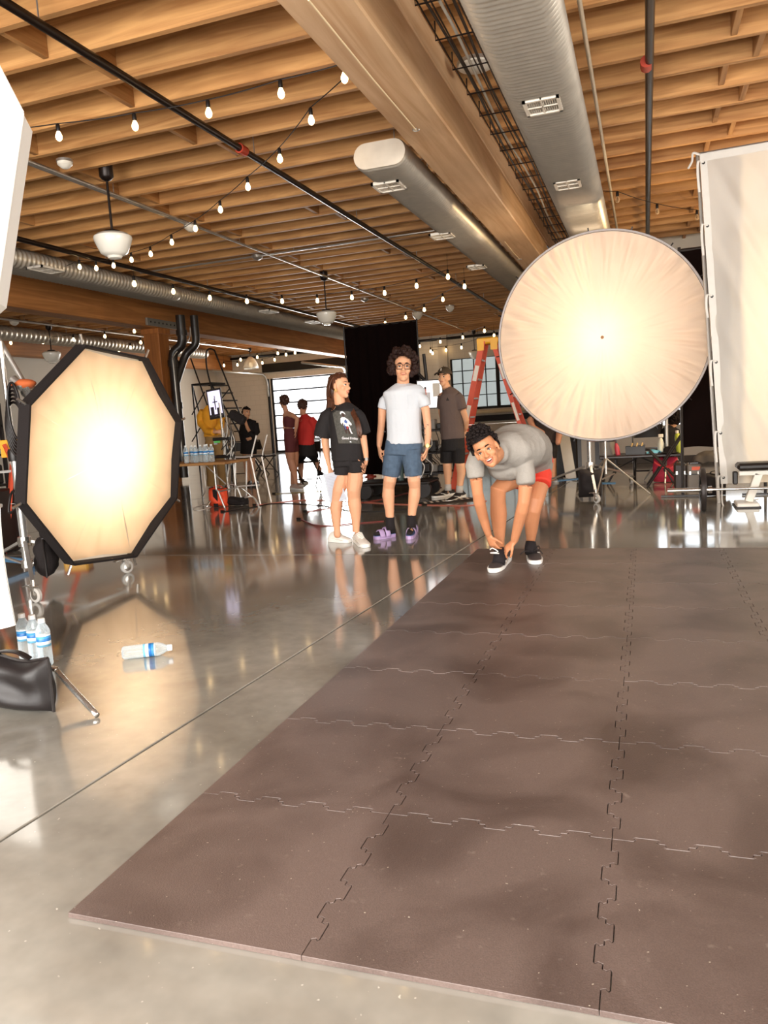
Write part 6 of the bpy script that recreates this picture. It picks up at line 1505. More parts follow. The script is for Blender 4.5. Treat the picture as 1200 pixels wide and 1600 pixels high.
# ------------------------------------------------------------------ equipment around the room
ORG_ = plain('fibreglass_orange', (206, 74, 38), .5, var=.06); YEL = plain('ladder_yellow', (238, 176, 30), .45); STK = plain('sticker_white', (226, 220, 208), .5)
def stepladder(label, apex, base_l, base_r, w, depth_dir, rungs, stickers=True):
    """A-frame ladder; apex/base points lie on its front plane, w = rail spacing towards depth_dir"""
    apex = Vector(apex); bl_ = Vector(base_l); br_ = Vector(base_r); dd = nrm(depth_dir)
    root = thing('stepladder', label, 'ladder', (bl_+br_)/2)
    for s, b in ((-1, bl_), (1, br_)):
        tp = apex + nrm(Vector((b.x-apex.x, b.y-apex.y, 0)))*.07
        for k in (0, 1):
            o0 = dd*(w*.62*k + .0); r = MB().bar(tp + dd*(w*.22 + w*.56*k) - dd*w*.5, b + dd*(w*k) - dd*w*.5, .085 if s < 0 else .06, .03, side=(b-apex).cross(dd)).build('rail', ORG_, root)
            if stickers and k == 0:
                for t, h in ((.16, .1), (.42, .12), (.58, .05)):
                    a = (tp + dd*(w*.22 - w*.5)).lerp(b - dd*w*.5, t); c_ = (tp + dd*(w*.22 - w*.5)).lerp(b - dd*w*.5, t + h)
                    MB().bar(a - dd*.017, c_ - dd*.017, .06 if s < 0 else .04, .004, side=(b-apex).cross(dd)).build('sticker', STK, r)
            MB().box(b + dd*(w*k - w*.5) + Vector((0, 0, .02)), (.09, .05, .04)).build('foot', BLKP, root)
        for q in range(rungs):
            t = (q + 1)/(rungs + 1); a = tp.lerp(b, t)
            MB().bar(a - dd*(w*(.28 + .22*t)), a + dd*(w*(.28 + .22*t)), .08 if s < 0 else .03, .025).build('step' if s < 0 else 'brace_bar', ALU, root)
    MB().box(apex + Vector((0, 0, .0)), (.32, w*.62, .09), rot=Matrix((nrm(br_-bl_), dd, Vector((0, 0, 1)))).transposed(), bev=.02).build('top_cap', YEL, root)
    for s in (-1, 1): MB().bar(apex + nrm(br_-bl_)*.1*s - dd*w*.32 + Vector((0, 0, -.14)), apex + nrm(br_-bl_)*.1*s - dd*w*.32 + Vector((0, 0, .03)), .1, .012, side=nrm(br_-bl_)).build('cap_bracket', YEL, root)
    MB().bar(apex.lerp(bl_, .55) - dd*w*.4, apex.lerp(br_, .55) - dd*w*.4, .025, .008).build('spreader', STEEL, root)
    return root
YL = 11.6
ap = PY(764, 533, YL); bl_ = PY(716, 745, YL); bl_.z = 0; br_ = PY(846, 745, YL); br_.z = 0
bl_.x = ap.x - .62; br_.x = ap.x + .72
stepladder('tall orange fibreglass stepladder with yellow top behind the cap man', ap, bl_, br_, .5, (0, 1, 0), 7)
YL = 6.6; ap = PY(13, 694, YL); stepladder('short orange stepladder with yellow top at the left edge', ap, (ap.x - .15, YL - .35, 0), (ap.x + .42, YL + .3, 0), .42, (.5, .8, 0), 3)

TOPW = wood('laminate_wood', (170, 118, 66), (206, 152, 94), 0, .5, 8); TOPD = plain('table_dark', (40, 28, 24), .4)
def folding_table(label, x0, x1, y0, y1, h, top, legm):
    root = thing('folding_table', label, 'table', ((x0+x1)/2, (y0+y1)/2, 0))
    MB().box(((x0+x1)/2, (y0+y1)/2, h-.02), (x1-x0, y1-y0, .04), bev=.01).build('table_top', top, root)
    for x, s in ((x0 + .22, 1), (x1 - .22, -1)):
        for y in (y0 + .08, y1 - .08):
            MB().tube(curve_pts([(x, y, h-.04), (x, y, h*.45), (x - s*.03, y, h*.38), (x - s*.12, y, .0)], 5), .013, 8).build('leg', legm, root, smooth=True)
        MB().tube([(x - s*.03, y0 + .08, h*.38), (x - s*.03, y1 - .08, h*.38)], .01, 8).build('leg_bar', legm, root)
        MB().tube([(x, (y0+y1)/2, h*.5), (x + s*.32, (y0+y1)/2, h-.05)], .009, 8).build('stay', legm, root)
    return root
yt = 9.72; zt_ = PY(300, 724, yt).z; xr = PY(350, 717, yt).x
folding_table('wood-topped folding table with water bottles at left', xr - 1.8, xr, yt, yt + .72, zt_, TOPW, ALU)
for k, (x, w) in enumerate(((291, 0), (300, .12), (306, 0), (314, .1), (321, .02), (324, .25), (331, .05))):
    p = PY(x, 712, yt + .12 + w); p.z = zt_
    dup(b0, p, k*.9, 'water bottle on the wood-topped folding table, %s from left' % ['first', 'second', 'third', 'fourth', 'fifth', 'sixth', 'seventh'][k])
bx_ = thing('cardboard_box', 'pale open box behind the bottles on the folding table', 'box', (xr - .75, yt + .5, zt_))
for d, s in (((0, -.12, .05), (.3, .008, .1)), ((0, .12, .05), (.3, .008, .1)), ((-.15, 0, .05), (.008, .24, .1)), ((.15, 0, .05), (.008, .24, .1)), ((0, 0, .004), (.3, .24, .008))):
    MB().box(Vector((xr - .75, yt + .5, zt_)) + Vector(d), s).build('box_wall', plain('card', (196, 176, 156), .8) if 'card' not in MATS else MATS['card'], bx_)

# portrait monitor on a stand with cables
ym = 10.45
mo = thing('monitor_stand', 'portrait monitor on a tangled silver stand behind the bottle table', 'monitor', PY(358, 790, ym))
c4 = [PY(323, 612, ym), PY(343, 608, ym), PY(349, 649, ym), PY(329, 653, ym)]
cen = sum(c4, Vector())/4
scl = lambda k, d: [cen + (p-cen)*k + TOCAM*d for p in c4]
fb, ff, fs_ = scl(1.12, -.05), scl(1.12, 0), scl(.96, .003)
mbx = MB().add(fb + ff, [(0, 1, 2, 3), (4, 5, 6, 7)] + [(i, (i+1) % 4, 4 + (i+1) % 4, 4+i) for i in range(4)]).build('monitor_body', BLKP, mo)
MB().add(fs_, [(0, 1, 2, 3)]).build('screen', emit('screen_lavender', (196, 190, 214), .8), mbx)
sq = lambda u, v: fs_[0].lerp(fs_[1], u).lerp(fs_[3].lerp(fs_[2], u), v) + TOCAM*.002
SD = plain('screen_dark', (40, 34, 40), .4)
for a in ((.1, .62, .36, .92), (.6, .68, .9, .95), (.46, .3, .54, .75), (.32, .42, .7, .46), (.0, .92, 1, 1.0), (.5, .2, .56, .3)):
    MB().add([sq(a[0], a[1]), sq(a[2], a[1]), sq(a[2], a[3]), sq(a[0], a[3])], [(0, 1, 2, 3)]).build('screen_shape', SD, mbx)
base = F(360, 788); base.y = ym; base.x = PY(358, 780, ym).x; base.z = 0
MB().tube([base + Vector((0, 0, .25)), Vector((base.x - .02, ym, cen.z))], .017, 10).build('column', CHROME, mo)
MB().tube([Vector((base.x - .02, ym, cen.z)), cen - TOCAM*.05], .014, 8).build('arm', CHROME, mo)
for a in (.2, 2.3, 4.4): MB().tube(curve_pts([base + Vector((0, 0, .32)), base + Vector((.2*math.cos(a), .2*math.sin(a), .26)), base + Vector((.46*math.cos(a), .46*math.sin(a), .012))], 5), .012, 8).build('leg', CHROME, mo, smooth=True)
CAMB = MB().box(PY(371, 652, ym), (.26, .14, .13), rot=Matrix.Rotation(.6, 3, 'Y'), bev=.02).build('equipment_pouch', BLK, mo)
rr_ = random.Random(9)
WC = plain('white_cable', (226, 222, 214), .5)
for k in range(7):
    x = rr_.uniform(350, 372); y = rr_.uniform(640, 680)
    MB().tube(curve_pts([PY(x, y, ym - .05), PY(x + rr_.uniform(0, 14), y + 25, ym - .08), PY(x + rr_.uniform(-14, 6), y + 48, ym - .08), PY(x + rr_.uniform(-6, 10), y + 30, ym - .04), PY(355, 745, ym - .04)], 6), .006, 6).build('cable', WC if k % 2 else BLKP, mo, smooth=True)
for z in (.75, 1.02): MB().box((base.x, ym - .02, z), (.3, .14, .05), bev=.01).build('clip_tray', BLKP, mo)
MB().box((base.x - .06, ym - .1, .98), (.1, .02, .03)).build('green_tape', plain('green_tape', (96, 196, 96), .5), mo)
bg_ = sandbag('orange-red sandbag at the foot of the monitor stand', (PY(343, 790, 10.2).x, 10.2, .004), .3, .28, .2, .1, plain('orange_nylon', (226, 74, 34), .6, var=.1))
MB().box((PY(343, 790, 10.2).x, 10.1, .14), (.07, .012, .27)).build('black_band', BLK, bg_)
sandbag('flat black sandbag on the floor right of the orange sandbag', (PY(372, 790, 10.3).x, 10.3, .004), .34, .12, .22, .1, BLK, False)
# white cable heap under the table
cb_ = thing('cable_heap', 'loose white cable heaped on floor under the bottle table', 'cable', F(315, 795))
MB().tube(curve_pts([PY(318, 730, 10.0), PY(321, 765, 10.0), F(316, 778), F(326, 786), F(303, 794), F(310, 798), F(330, 792), F(318, 790)], 8), .009, 6).build('cable_run', WC, cb_, smooth=True)

# tall white-framed stool
ys_ = 10.4
sl = thing('tall_stool', 'tall white tubular stool beside the monitor stand', 'stool', PY(392, 790, ys_))
WT = plain('white_tube', (222, 216, 208), .35, .3)
sx0, sx1 = PY(370, 714, ys_).x, PY(394, 714, ys_).x; sz = PY(394, 714, ys_).z
MB().box(((sx0+sx1)/2, ys_ + .12, sz), (sx1-sx0+.04, .36, .03), bev=.01).build('seat', BLKP, sl)
for y in (ys_ - .05, ys_ + .3):
    MB().tube([(sx1, y, sz), (PY(412, 787, ys_).x, y - .05, 0)], .013, 8).build('leg', WT, sl)
    MB().tube([(sx0, y, sz), (sx0 - .1, y + .05, 0)], .013, 8).build('leg', WT, sl)
    MB().tube(curve_pts([(sx0, y, sz + .01), (sx1, y, sz + .01), (sx1 + .03, y, sz + .06), (PY(403, 680, ys_).x, y, PY(403, 680, ys_).z)], 5), .013, 8).build('back_upright', WT, sl, smooth=True)
MB().tube([(sx0 - .07, ys_ - .02, .28), (sx1 + .12, ys_ - .07, .3)], .011, 8).build('foot_rail', WT, sl)
MB().tube(curve_pts([F(372, 783), PY(385, 777, 10.2), PY(396, 777, 10.2), F(405, 793)], 6), .013, 8).build('floor_bar', WT, sl, smooth=True)

# black folding chairs
def folding_chair(label, p, rz, mat=BLKP, grp='black folding chairs'):
    root = local(thing('folding_chair', label, 'chair', (0, 0, 0), grp)); root.location = p; root.rotation_euler = (0, 0, rz)
    MB().box((0, 0, .45), (.42, .4, .03), bev=.012).build('seat', mat, root)
    MB().grid(8, 4, lambda u, v: Vector(((u-.5)*.42, .2 + .04*(1 - (2*u-1)**2) + .03*v, .62 + .2*v))).build('backrest', mat, root, smooth=True)
    for s in (-1, 1):
        MB().tube([(s*.22, .24, .84), (s*.22, .14, .45), (s*.22, -.22, .0)], .013, 8).build('front_leg', mat, root)
        MB().tube([(s*.19, -.14, .44), (s*.19, .26, 0)], .013, 8).build('rear_leg', mat, root)
    MB().tube([(-.22, -.12, .13), (.22, -.12, .13)], .01, 8).build('cross_bar', mat, root); MB().tube([(-.19, .16, .11), (.19, .16, .11)], .01, 8).build('cross_bar', mat, root)
    MB().tube([(-.22, .24, .84), (.22, .24, .84)], .013, 8).build('top_rail', mat, root)
    return root
folding_chair('black folding chair right of the woman in black dress', F(416, 742), 2.6)
folding_chair('black folding chair behind the woman in black dress', F(380, 748), .4)
pch = PY(650, 0, 13.1)
q = Crop(380, 540, 6.667, 13.15).p(655, 1440); folding_chair('black folding chair under the man in red tee', Vector((q.x, 13.25, 0)), .1)

# rolling warehouse ladder far left
YR_ = 18.2
rl = thing('rolling_ladder', 'tall black rolling platform ladder beyond the timber post', 'ladder', PY(350, 740, YR_))
def yy(x, y, d=0): return PY(x, y, YR_ + d)
for d in (0, .7):
    a, b = yy(330, 600, d), yy(382, 690, d); gz = Vector((b.x + (b.x-a.x)*b.z/max(.1, a.z-b.z), b.y, 0))
    MB().tube([a, gz], .025, 8).build('stringer', BLKM if 'BLKM' in globals() else BLKP, rl)
    MB().tube(curve_pts([yy(378, 655, d), yy(340, 560, d), yy(334, 547, d), yy(325, 546, d), yy(322, 556, d), yy(324, 580, d), yy(334, 618, d)], 5), .022, 8).build('handrail', BLKP, rl, smooth=True)
    MB().tube([yy(298, 560, d), yy(330, 650, d)], .02, 8).build('back_brace', BLKP, rl)
    MB().tube([yy(330, 600, d), Vector((yy(330, 600).x, YR_ + d, 0))], .022, 8).build('post', BLKP, rl)
    MB().tube([yy(300, 600, d), Vector((yy(300, 600).x, YR_ + d, 0))], .022, 8).build('post', BLKP, rl)
    for (a, b) in (((300, 648), (320, 612)), ((347, 622), (358, 608)), ((300, 690), (330, 640))): MB().tube([yy(*a, d), yy(*b, d)], .016, 6).build('diagonal', BLKP, rl)
for k, (x, y) in enumerate(((331, 602), (338, 614), (345, 626), (352, 638), (358, 650), (365, 662), (371, 674))):
    p = yy(x, y); MB().box(p + Vector((.0, .35, 0)), (.22, .7, .03)).build('tread', BLKP, rl)
MB().box((yy(315, 600).x, YR_ + .35, yy(315, 600).z), (yy(331, 600).x - yy(299, 600).x, .7, .05)).build('platform', BLKP, rl)

# shelving with black cases at far left
shv = thing('shelving_rack', 'black shelving rack behind the left stepladder', 'shelf', (-8.7, 7.9, 0))
sx, sy = -8.7, 7.9
for dx in (-.6, .6):
    for dy in (-.2, .2): MB().box((sx+dx, sy+dy, .85), (.04, .04, 1.7)).build('post', BLKP, shv)
for z in (.2, .62, 1.02, 1.4): MB().box((sx, sy, z), (1.24, .44, .03)).build('shelf_board', BLKP, shv)
nm = ['lowest', 'second', 'third', 'top']
for i, z in enumerate((.2, .62, 1.02, 1.4)):
    for j in range(3):
        cs = thing('parts_case', 'black case with white label on the shelving rack, %s shelf, %s' % (nm[i], ['left', 'middle', 'right'][j]), 'case', (sx - .4 + j*.4, sy, z + .015), 'cases on the shelving rack')
        MB().box((sx - .4 + j*.4, sy, z + .145), (.34, .36, .25), bev=.015).build('case_body', BLKP, cs)
        MB().box((sx - .4 + j*.4 + .02, sy - .185, z + .14), (.12, .006, .12)).build('case_label', STK, cs)
        MB().tube([(sx - .46 + j*.4, sy - .19, z + .25), (sx - .34 + j*.4, sy - .19, z + .25)], .008, 6).build('case_handle', CHROME, cs)

# grip gear low at left: blue strut, yellow box, flight case
gb = thing('apple_box', 'small yellow utility box on the floor by softbox stand', 'box', F(56, 872) + Vector((0, .6, 0)))
q = gb.location; MB().box(q + Vector((0, 0, .13)), (.26, .2, .24), rz=.4, bev=.02).build('box_body', YEL, gb); MB().box(q + Vector((0, 0, .26)), (.27, .21, .03), rz=.4, bev=.01).build('box_lid', RED, gb)
bs = thing('blue_strut', 'blue steel strut lying low at the left edge', 'strut', PY(30, 880, 5.6))
MB().bar(PY(-5, 872, 5.5) , PY(52, 878, 5.7), .05, .05).build('strut_bar', BLUE, bs); MB().box(PY(52, 878, 5.7) - Vector((0, 0, PY(52, 878, 5.7).z/2)), (.05, .05, PY(52, 878, 5.7).z), bev=.005).build('strut_foot', BLUE, bs)
MB().box(PY(2, 872, 5.52) - Vector((0, 0, PY(2, 872, 5.52).z/2)), (.05, .05, PY(2, 872, 5.52).z), bev=.005).build('strut_foot', BLUE, bs)
fcs = thing('flight_case', 'black flight case behind the octagonal softbox', 'case', (-6.9, 6.3, 0))
MB().box((-6.9, 6.3, .35), (.8, .6, .68), bev=.02).build('case_body', BLKP, fcs)
for dx in (-.39, .39):
    for dy in (-.29, .29): MB().box((-6.9+dx, 6.3+dy, .35), (.04, .04, .7), bev=.005).build('corner_trim', ALU, fcs)

# ---------------- monitor cart, cables and floor ramp behind the standing group
yc = 11.0
ctt = thing('monitor_cart', 'black equipment cart with bright preview screen behind the cap man', 'cart', PY(675, 750, yc))
xl_, xr_ = PY(652, 640, yc).x, PY(692, 640, yc).x
s4 = [PY(652, 596, yc), PY(690, 594, yc), PY(692, 636, yc), PY(654, 638, yc)]; cen = sum(s4, Vector())/4
fb, ff = [cen + (p-cen)*1.08 + Vector((0, .06, 0)) for p in s4], [cen + (p-cen)*1.08 for p in s4]
mb_ = MB().add(fb + ff, [(3, 2, 1, 0), (4, 5, 6, 7)] + [(i, (i+1) % 4, 4 + (i+1) % 4, 4+i) for i in range(4)]).build('monitor_body', BLKP, ctt)
fs_ = [p + Vector((0, -.004, 0)) for p in s4]; MB().add(fs_, [(0, 1, 2, 3)]).build('screen', emit('screen_white', (250, 246, 246), 1.1), mb_)
sq = lambda u, v: fs_[0].lerp(fs_[1], u).lerp(fs_[3].lerp(fs_[2], u), v) + Vector((0, -.003, 0))
for a, c_ in (((.26, .3, .36, .62), 'print_peach'), ((.36, .42, .52, .9), 'print_white'), ((.62, .1, .92, .6), 'louvre_white'), ((.3, .62, .4, .95), 'print_peach'), ((.28, .22, .36, .3), 'print_brown')):
    MB().add([sq(a[0], a[1]), sq(a[2], a[1]), sq(a[2], a[3]), sq(a[0], a[3])], [(0, 1, 2, 3)]).build('screen_shape', MATS[c_], mb_)
for x in (xl_, xr_):
    for d in (0, .5): MB().tube([(x, yc + d, .1), (x, yc + d, 1.5)], .015, 8).build('post', BLKP, ctt); 
for z in (.32, .62, .95): MB().box(((xl_+xr_)/2, yc + .25, z), (xr_-xl_+.06, .54, .025), bev=.005).build('shelf', BLKP, ctt)
for x in (xl_, xr_):
    for d in (0, .5): MB().lathe([(.02, -.02), (.05, -.02), (.05, .02), (.02, .02)], 14, (x, yc + d, .052), (1, 0, 0)).build('wheel', BLKP, ctt, smooth='auto')
rr_ = random.Random(12); GREYP = plain('device_grey', (150, 144, 136), .5)
for k in range(9):
    z = (.335, .635, .965)[k % 3]; h = rr_.uniform(.08, .2); MB().box((xl_ + .06 + (k//3)*.12, yc + .12 + rr_.uniform(-.04, .1), z + h/2), (.1, .16, h), bev=.01).build('device', GREYP if k % 2 else BLKP, ctt)
for k in range(8):
    x = rr_.uniform(xl_, xr_); MB().tube(curve_pts([(x, yc - .02, .95), (x + .05, yc - .05, .75), (x - .08, yc - .06, .6), (x + .04, yc - .04, .45), (x, yc - .02, .3)], 5), .006, 6).build('cable', WC if k % 3 == 0 else BLKP, ctt, smooth=True)
am = thing('boom_arm', 'black jointed arm in front of the far pale wall', 'boom arm', PY(667, 640, 13.2))
MB().tube([PY(662, 553, 13.2), PY(667, 598, 13.2)], .03, 8).build('upper_arm', BLKP, am); MB().tube([PY(667, 598, 13.2), PY(650, 580, 13.2), PY(640, 575, 13.2)], .03, 8).build('lower_arm', BLKP, am)
MB().tube([PY(667, 598, 13.2), Vector((PY(667, 598, 13.2).x, 13.2, 0.02))], .022, 8).build('stand_pole', BLKP, am)
for a in (0, 2.1, 4.2): b = Vector((PY(667, 598, 13.2).x, 13.2, 0)); MB().tube([b + Vector((0, 0, .4)), b + Vector((.4*math.cos(a), .4*math.sin(a), .01))], .014, 6).build('stand_leg', BLKP, am)
dol = thing('camera_dolly', 'low black camera dolly with wheels behind the white tee man', 'dolly', PY(620, 770, 10.8))
xm = PY(620, 760, 10.8).x
MB().box((xm, 10.9, .22), (1.1, .6, .06), bev=.02).build('deck', BLKP, dol)
for dx in (-.45, .45):
    for dy in (-.25, .25): MB().lathe([(.03, -.04), (.12, -.04), (.12, .04), (.03, .04)], 18, (xm+dx, 10.9+dy, .121), (0, 1, 0)).build('wheel', BLKP, dol, smooth='auto')
MB().tube([(xm + .05, 10.85, .25), (xm + .05, 10.85, .95)], .05, 12).build('column', plain('teal_post', (58, 84, 86), .4), dol, smooth='auto')
for a in (0.2, 2.3, 4.4): MB().tube([(xm + .05, 10.85, .9), (xm + .05 + .3*math.cos(a), 10.85 + .2*math.sin(a), .26)], .014, 8).build('tripod_leg', ALU, dol)
rp = thing('cable_ramp', 'black and white striped cable ramp on the floor by the cap man', 'cable ramp', F(700, 790))
A, B = F(656, 789), F(738, 780); d_ = (B-A); L_ = d_.length; d_.normalize(); nn = Vector((-d_.y, d_.x, 0))
MB().prism([(0, -.14), (.0, .14), (L_, .14), (L_, -.14)], .001, .022, lambda x, y, h: A + d_*x + nn*(y*(1 if h < .01 else .8)) + Vector((0, 0, h))).build('ramp_body', BLKP, rp)
for k in range(int(L_/.09)):
    x = .03 + k*.09; st_ = MB().add([A + d_*(x + (.06 if y > 0 else 0) + w) + nn*y + Vector((0, 0, .0235)) for y, w in ((-.1, 0), (-.1, .04), (.1, .04), (.1, 0))], [(0, 1, 2, 3)]).build('stripe', STK, rp)
REDC = plain('red_cable', (128, 48, 42), .5); ORC = plain('pink_cable', (206, 120, 100), .5); YLC = plain('tan_cable', (150, 130, 80), .5)
for pts, m_, lab in (([(400, 790), (470, 782), (520, 783), (580, 786), (640, 789), (735, 790), (760, 783)], ORC, 'pale pink cable running across the floor behind the group'),
                     ([(470, 812), (500, 822), (560, 818), (600, 815)], REDC, 'red cable on floor behind the two standing shoes'),
                     ([(480, 800), (540, 790), (600, 780), (640, 770), (690, 762)], REDC, 'red cable angling back past the denim shorts man'),
                     ([(430, 772), (500, 768), (560, 762), (580, 768), (610, 775)], YLC, 'tan cable on the floor left of the white tee man'),
                     ([(350, 800), (395, 793), (430, 787), (500, 790), (560, 800), (640, 796)], BLKP, 'black cable trailing over the floor from the monitor stand')):
    o = MB().tube(curve_pts([F(x, y) + Vector((0, 0, .006)) for x, y in pts], 8), .006, 6); c_ = thing('floor_cable', lab, 'cable', F(*pts[0])); o.build('cable_run', m_, c_, smooth=True)
    MB().tube([F(*pts[0]) + Vector((0, 0, .012)), F(*pts[0]) + Vector((-.06, .02, .012))], .014, 8).build('plug', BLKP, c_)
# black tripod bag and red item right of the woman
rb = thing('traffic_cone', 'small red marker cone behind the woman in black tee', 'cone', F(579, 745)); q = F(579, 745)
MB().lathe([(.12, .0), (.12, .02), (.07, .03), (.02, .3), (0, .3)], 16, q).build('cone_body', RED, rb, smooth='auto'); MB().lathe([(.056, .11), (.042, .18)], 16, q).build('cone_band', STK, rb, smooth=True)

# ---------------- right side: tables, chairs, cases, barbell, bench
yt2 = 11.55; zt2 = PY(1000, 711, yt2).z
folding_table('low dark folding table cluttered with kit beneath the disc', PY(936, 711, yt2).x, PY(1064, 711, yt2).x, yt2, yt2 + .6, zt2, TOPD, BLKP)
def on_table(x, dy): p = PY(x, 711, yt2 + dy); p.z = zt2; return p
q = on_table(993, .2); tr2 = thing('tool_tray', 'black open tool tray on the dark table', 'tray', q)
for d, s in (((0, -.1, .06), (.26, .012, .12)), ((0, .1, .06), (.26, .012, .12)), ((-.13, 0, .06), (.012, .2, .12)), ((.13, 0, .07), (.012, .2, .14)), ((0, 0, .006), (.26, .2, .012))): MB().box(q + Vector(d), s).build('tray_wall', BLKP, tr2)
for k in range(3): MB().tube([q + Vector((-.08 + k*.07, -.05, .03)), q + Vector((-.04 + k*.07, .03, .16))], .012, 8).build('tool_handle', plain('tool_tan', (206, 176, 120), .5) if k == 0 else MATS['tool_tan'], tr2)
q = on_table(966, .15); sp_ = thing('spray_bottle', 'pink squeeze bottle leaning on the dark table', 'bottle', q)
MB().lathe([(.035, 0), (.037, .02), (.034, .12), (.02, .17), (.012, .18)], 14, q, (-.15, 0, 1)).build('bottle_body', plain('pink_plastic', (206, 70, 86), .4), sp_, smooth=True); MB().lathe([(.014, .18), (.012, .24), (.004, .26)], 10, q, (-.15, 0, 1)).build('nozzle', RED, sp_)
q = on_table(1033, .2); wbt = thing('spray_bottle', 'white spray bottle standing on the dark table', 'bottle', q)
MB().lathe([(.045, 0), (.047, .02), (.045, .14), (.025, .2), (.016, .22)], 16, q).build('bottle_body', plain('milky_plastic', (222, 222, 206), .35), wbt, smooth=True); MB().box(q + Vector((0, 0, .25)), (.07, .025, .05), bev=.008).build('trigger_head', WHITEP, wbt)
q = on_table(1062, .1); gbt = thing('tall_bottle', 'green and white tall bottle at the right end of dark table', 'bottle', q)
MB().lathe([(.04, 0), (.042, .01), (.042, .22), (.03, .27), (.02, .28)], 16, q, (-.1, 0, 1)).build('bottle_body', plain('lime_plastic', (176, 186, 60), .4), gbt, smooth=True); MB().lathe([(.022, .28), (.022, .32), (0, .32)], 12, q, (-.1, 0, 1)).build('bottle_cap', WHITEP, gbt)
q = on_table(1022, .12); bc = thing('blue_cloth', 'crumpled light blue cloth on the dark table', 'cloth', q)
MB().grid(14, 10, lambda u, v: q + Vector(((u-.5)*.2, (v-.5)*.16, .012 + .06*max(0, noise.noise(Vector((u*4, v*4, 2)))) + .05*math.exp(-((u-.5)**2 + (v-.5)**2)*9)))).build('cloth_sheet', plain('sky_cloth', (110, 186, 220), .8), bc, smooth=True)
q = on_table(1046, .08); hat = thing('dark_hat', 'dark floppy hat resting on the dark table', 'hat', q)
MB().lathe([(.13, .012), (.12, .02), (.085, .022), (.08, .07), (.05, .1), (0, .105)], 20, q).build('hat_shape', BLK, hat, smooth=True); MB().lathe([(.083, .024), (.082, .045)], 20, q).build('hat_band', GREYP, hat)
folding_chair('black folding chair facing us behind the dark table', Vector((PY(1014, 740, 12.45).x, 12.45, 0)), .05)
cc2 = thing('camp_chair', 'camp chair with crossed black legs and red seat under table end', 'chair', F(1040, 758))
xk, yk = PY(1040, 755, 11.1).x, 11.1
for y in (yk, yk + .42):
    MB().tube([(xk - .24, y, 0), (xk + .26, y, .75)], .013, 8).build('cross_leg', BLKP, cc2); MB().tube([(xk + .24, y, 0), (xk - .2, y, .5)], .013, 8).build('cross_leg', BLKP, cc2)
MB().grid(8, 6, lambda u, v: Vector((xk - .14 + u*.3, yk + v*.42, .34 - .08*math.sin(u*3.14) ))).build('seat_cloth', plain('crimson_cloth', (176, 40, 58), .7), cc2, smooth=True)
rbg = thing('red_bag', 'crimson patterned tote bag under the dark table', 'bag', (xk + .02, yk + .75, 0))
MB().tube([(xk + .02, yk + .75, .01), (xk + .02, yk + .75, .2), (xk + .02, yk + .75, .36)], [(.17, .1), (.18, .1), (.16, .05)], 16, side=(1, 0, 0)).build('bag_body', plain('crimson_bag', (186, 44, 70), .7, var=.4, scale=30), rbg, smooth=True)
MB().tube(arc((xk + .02, yk + .75, .36), .08, 0, math.pi, 10, (1, 0, 0), (0, 0, 1)), .008, 6).build('bag_handle', BLK, rbg)
def hard_case(label, c, s, m1, sticker):
    root = thing('hard_case', label, 'case', (c[0], c[1], 0)); MB().box((c[0], c[1], s[2]/2), s, bev=.02).build('case_body', m1, root)
    MB().box((c[0], c[1], s[2]*.6), (s[0]*1.02, s[1]*1.02, .014)).build('seam_band', BLKP, root)
    MB().tube([(c[0]-.06, c[1]-s[1]/2, s[2]+.0), (c[0]-.05, c[1]-s[1]/2, s[2]+.04), (c[0]+.05, c[1]-s[1]/2, s[2]+.04), (c[0]+.06, c[1]-s[1]/2, s[2]+.0)], .009, 8).build('carry_handle', BLKP, root)
    for dx in (-.3, .3): MB().box((c[0]+dx*s[0], c[1]-s[1]/2-.004, s[2]*.66), (.03, .012, .05), bev=.004).build('latch', CHROME, root)
    if sticker: MB().box((c[0] + .02, c[1]-s[1]/2-.006, s[2]*.83), (.1, .006, .045)).build('orange_label', plain('orange_label', (226, 96, 62), .5), root)
    return root
y_c = 10.75; xA, xB, xC = PY(1053, 745, y_c).x, PY(1074, 745, y_c).x, PY(1096, 745, y_c).x; hC = PY(1085, 724, y_c).z
hard_case('dark brown hard case standing left of the grey case', ((xA+xB)/2, y_c + .15, 0), (xB-xA-.01, .3, hC), plain('case_brown', (44, 32, 28), .5), False)
hard_case('grey hard case with orange label behind the barbell', ((xB+xC)/2, y_c + .15, 0), (xC-xB, .3, hC - .01), plain('case_grey', (118, 110, 102), .5), True)
gp_ = thing('folded_jacket', 'dark grey jacket bundled on the hard cases', 'jacket', (xC + .02, y_c + .15, hC))
MB().grid(18, 12, lambda u, v: Vector((xC - .1 + u*.42, y_c - .02 + v*.34, hC + .015 + .13*math.sin(u*3.14)**.5*math.sin(v*3.14)**.5 + .03*noise.noise(Vector((u*5, v*5, 0)))))).build('jacket_cloth', plain('grey_cloth', (62, 56, 52), .8), gp_, smooth=True)
MB().tube(curve_pts([(xC + .25, y_c + .02, hC + .08), (xC + .33, y_c - .03, hC - .05), (xC + .3, y_c - .04, hC - .18)], 5), [.04]*11, 10).build('jacket_sleeve', MATS['grey_cloth'], gp_, smooth=True)
sandbag('black sandbag slumped by the foot of the white sheet', (PY(1116, 765, 10.0).x, 10.0, .003), .26, .26, .2, .3, BLK)
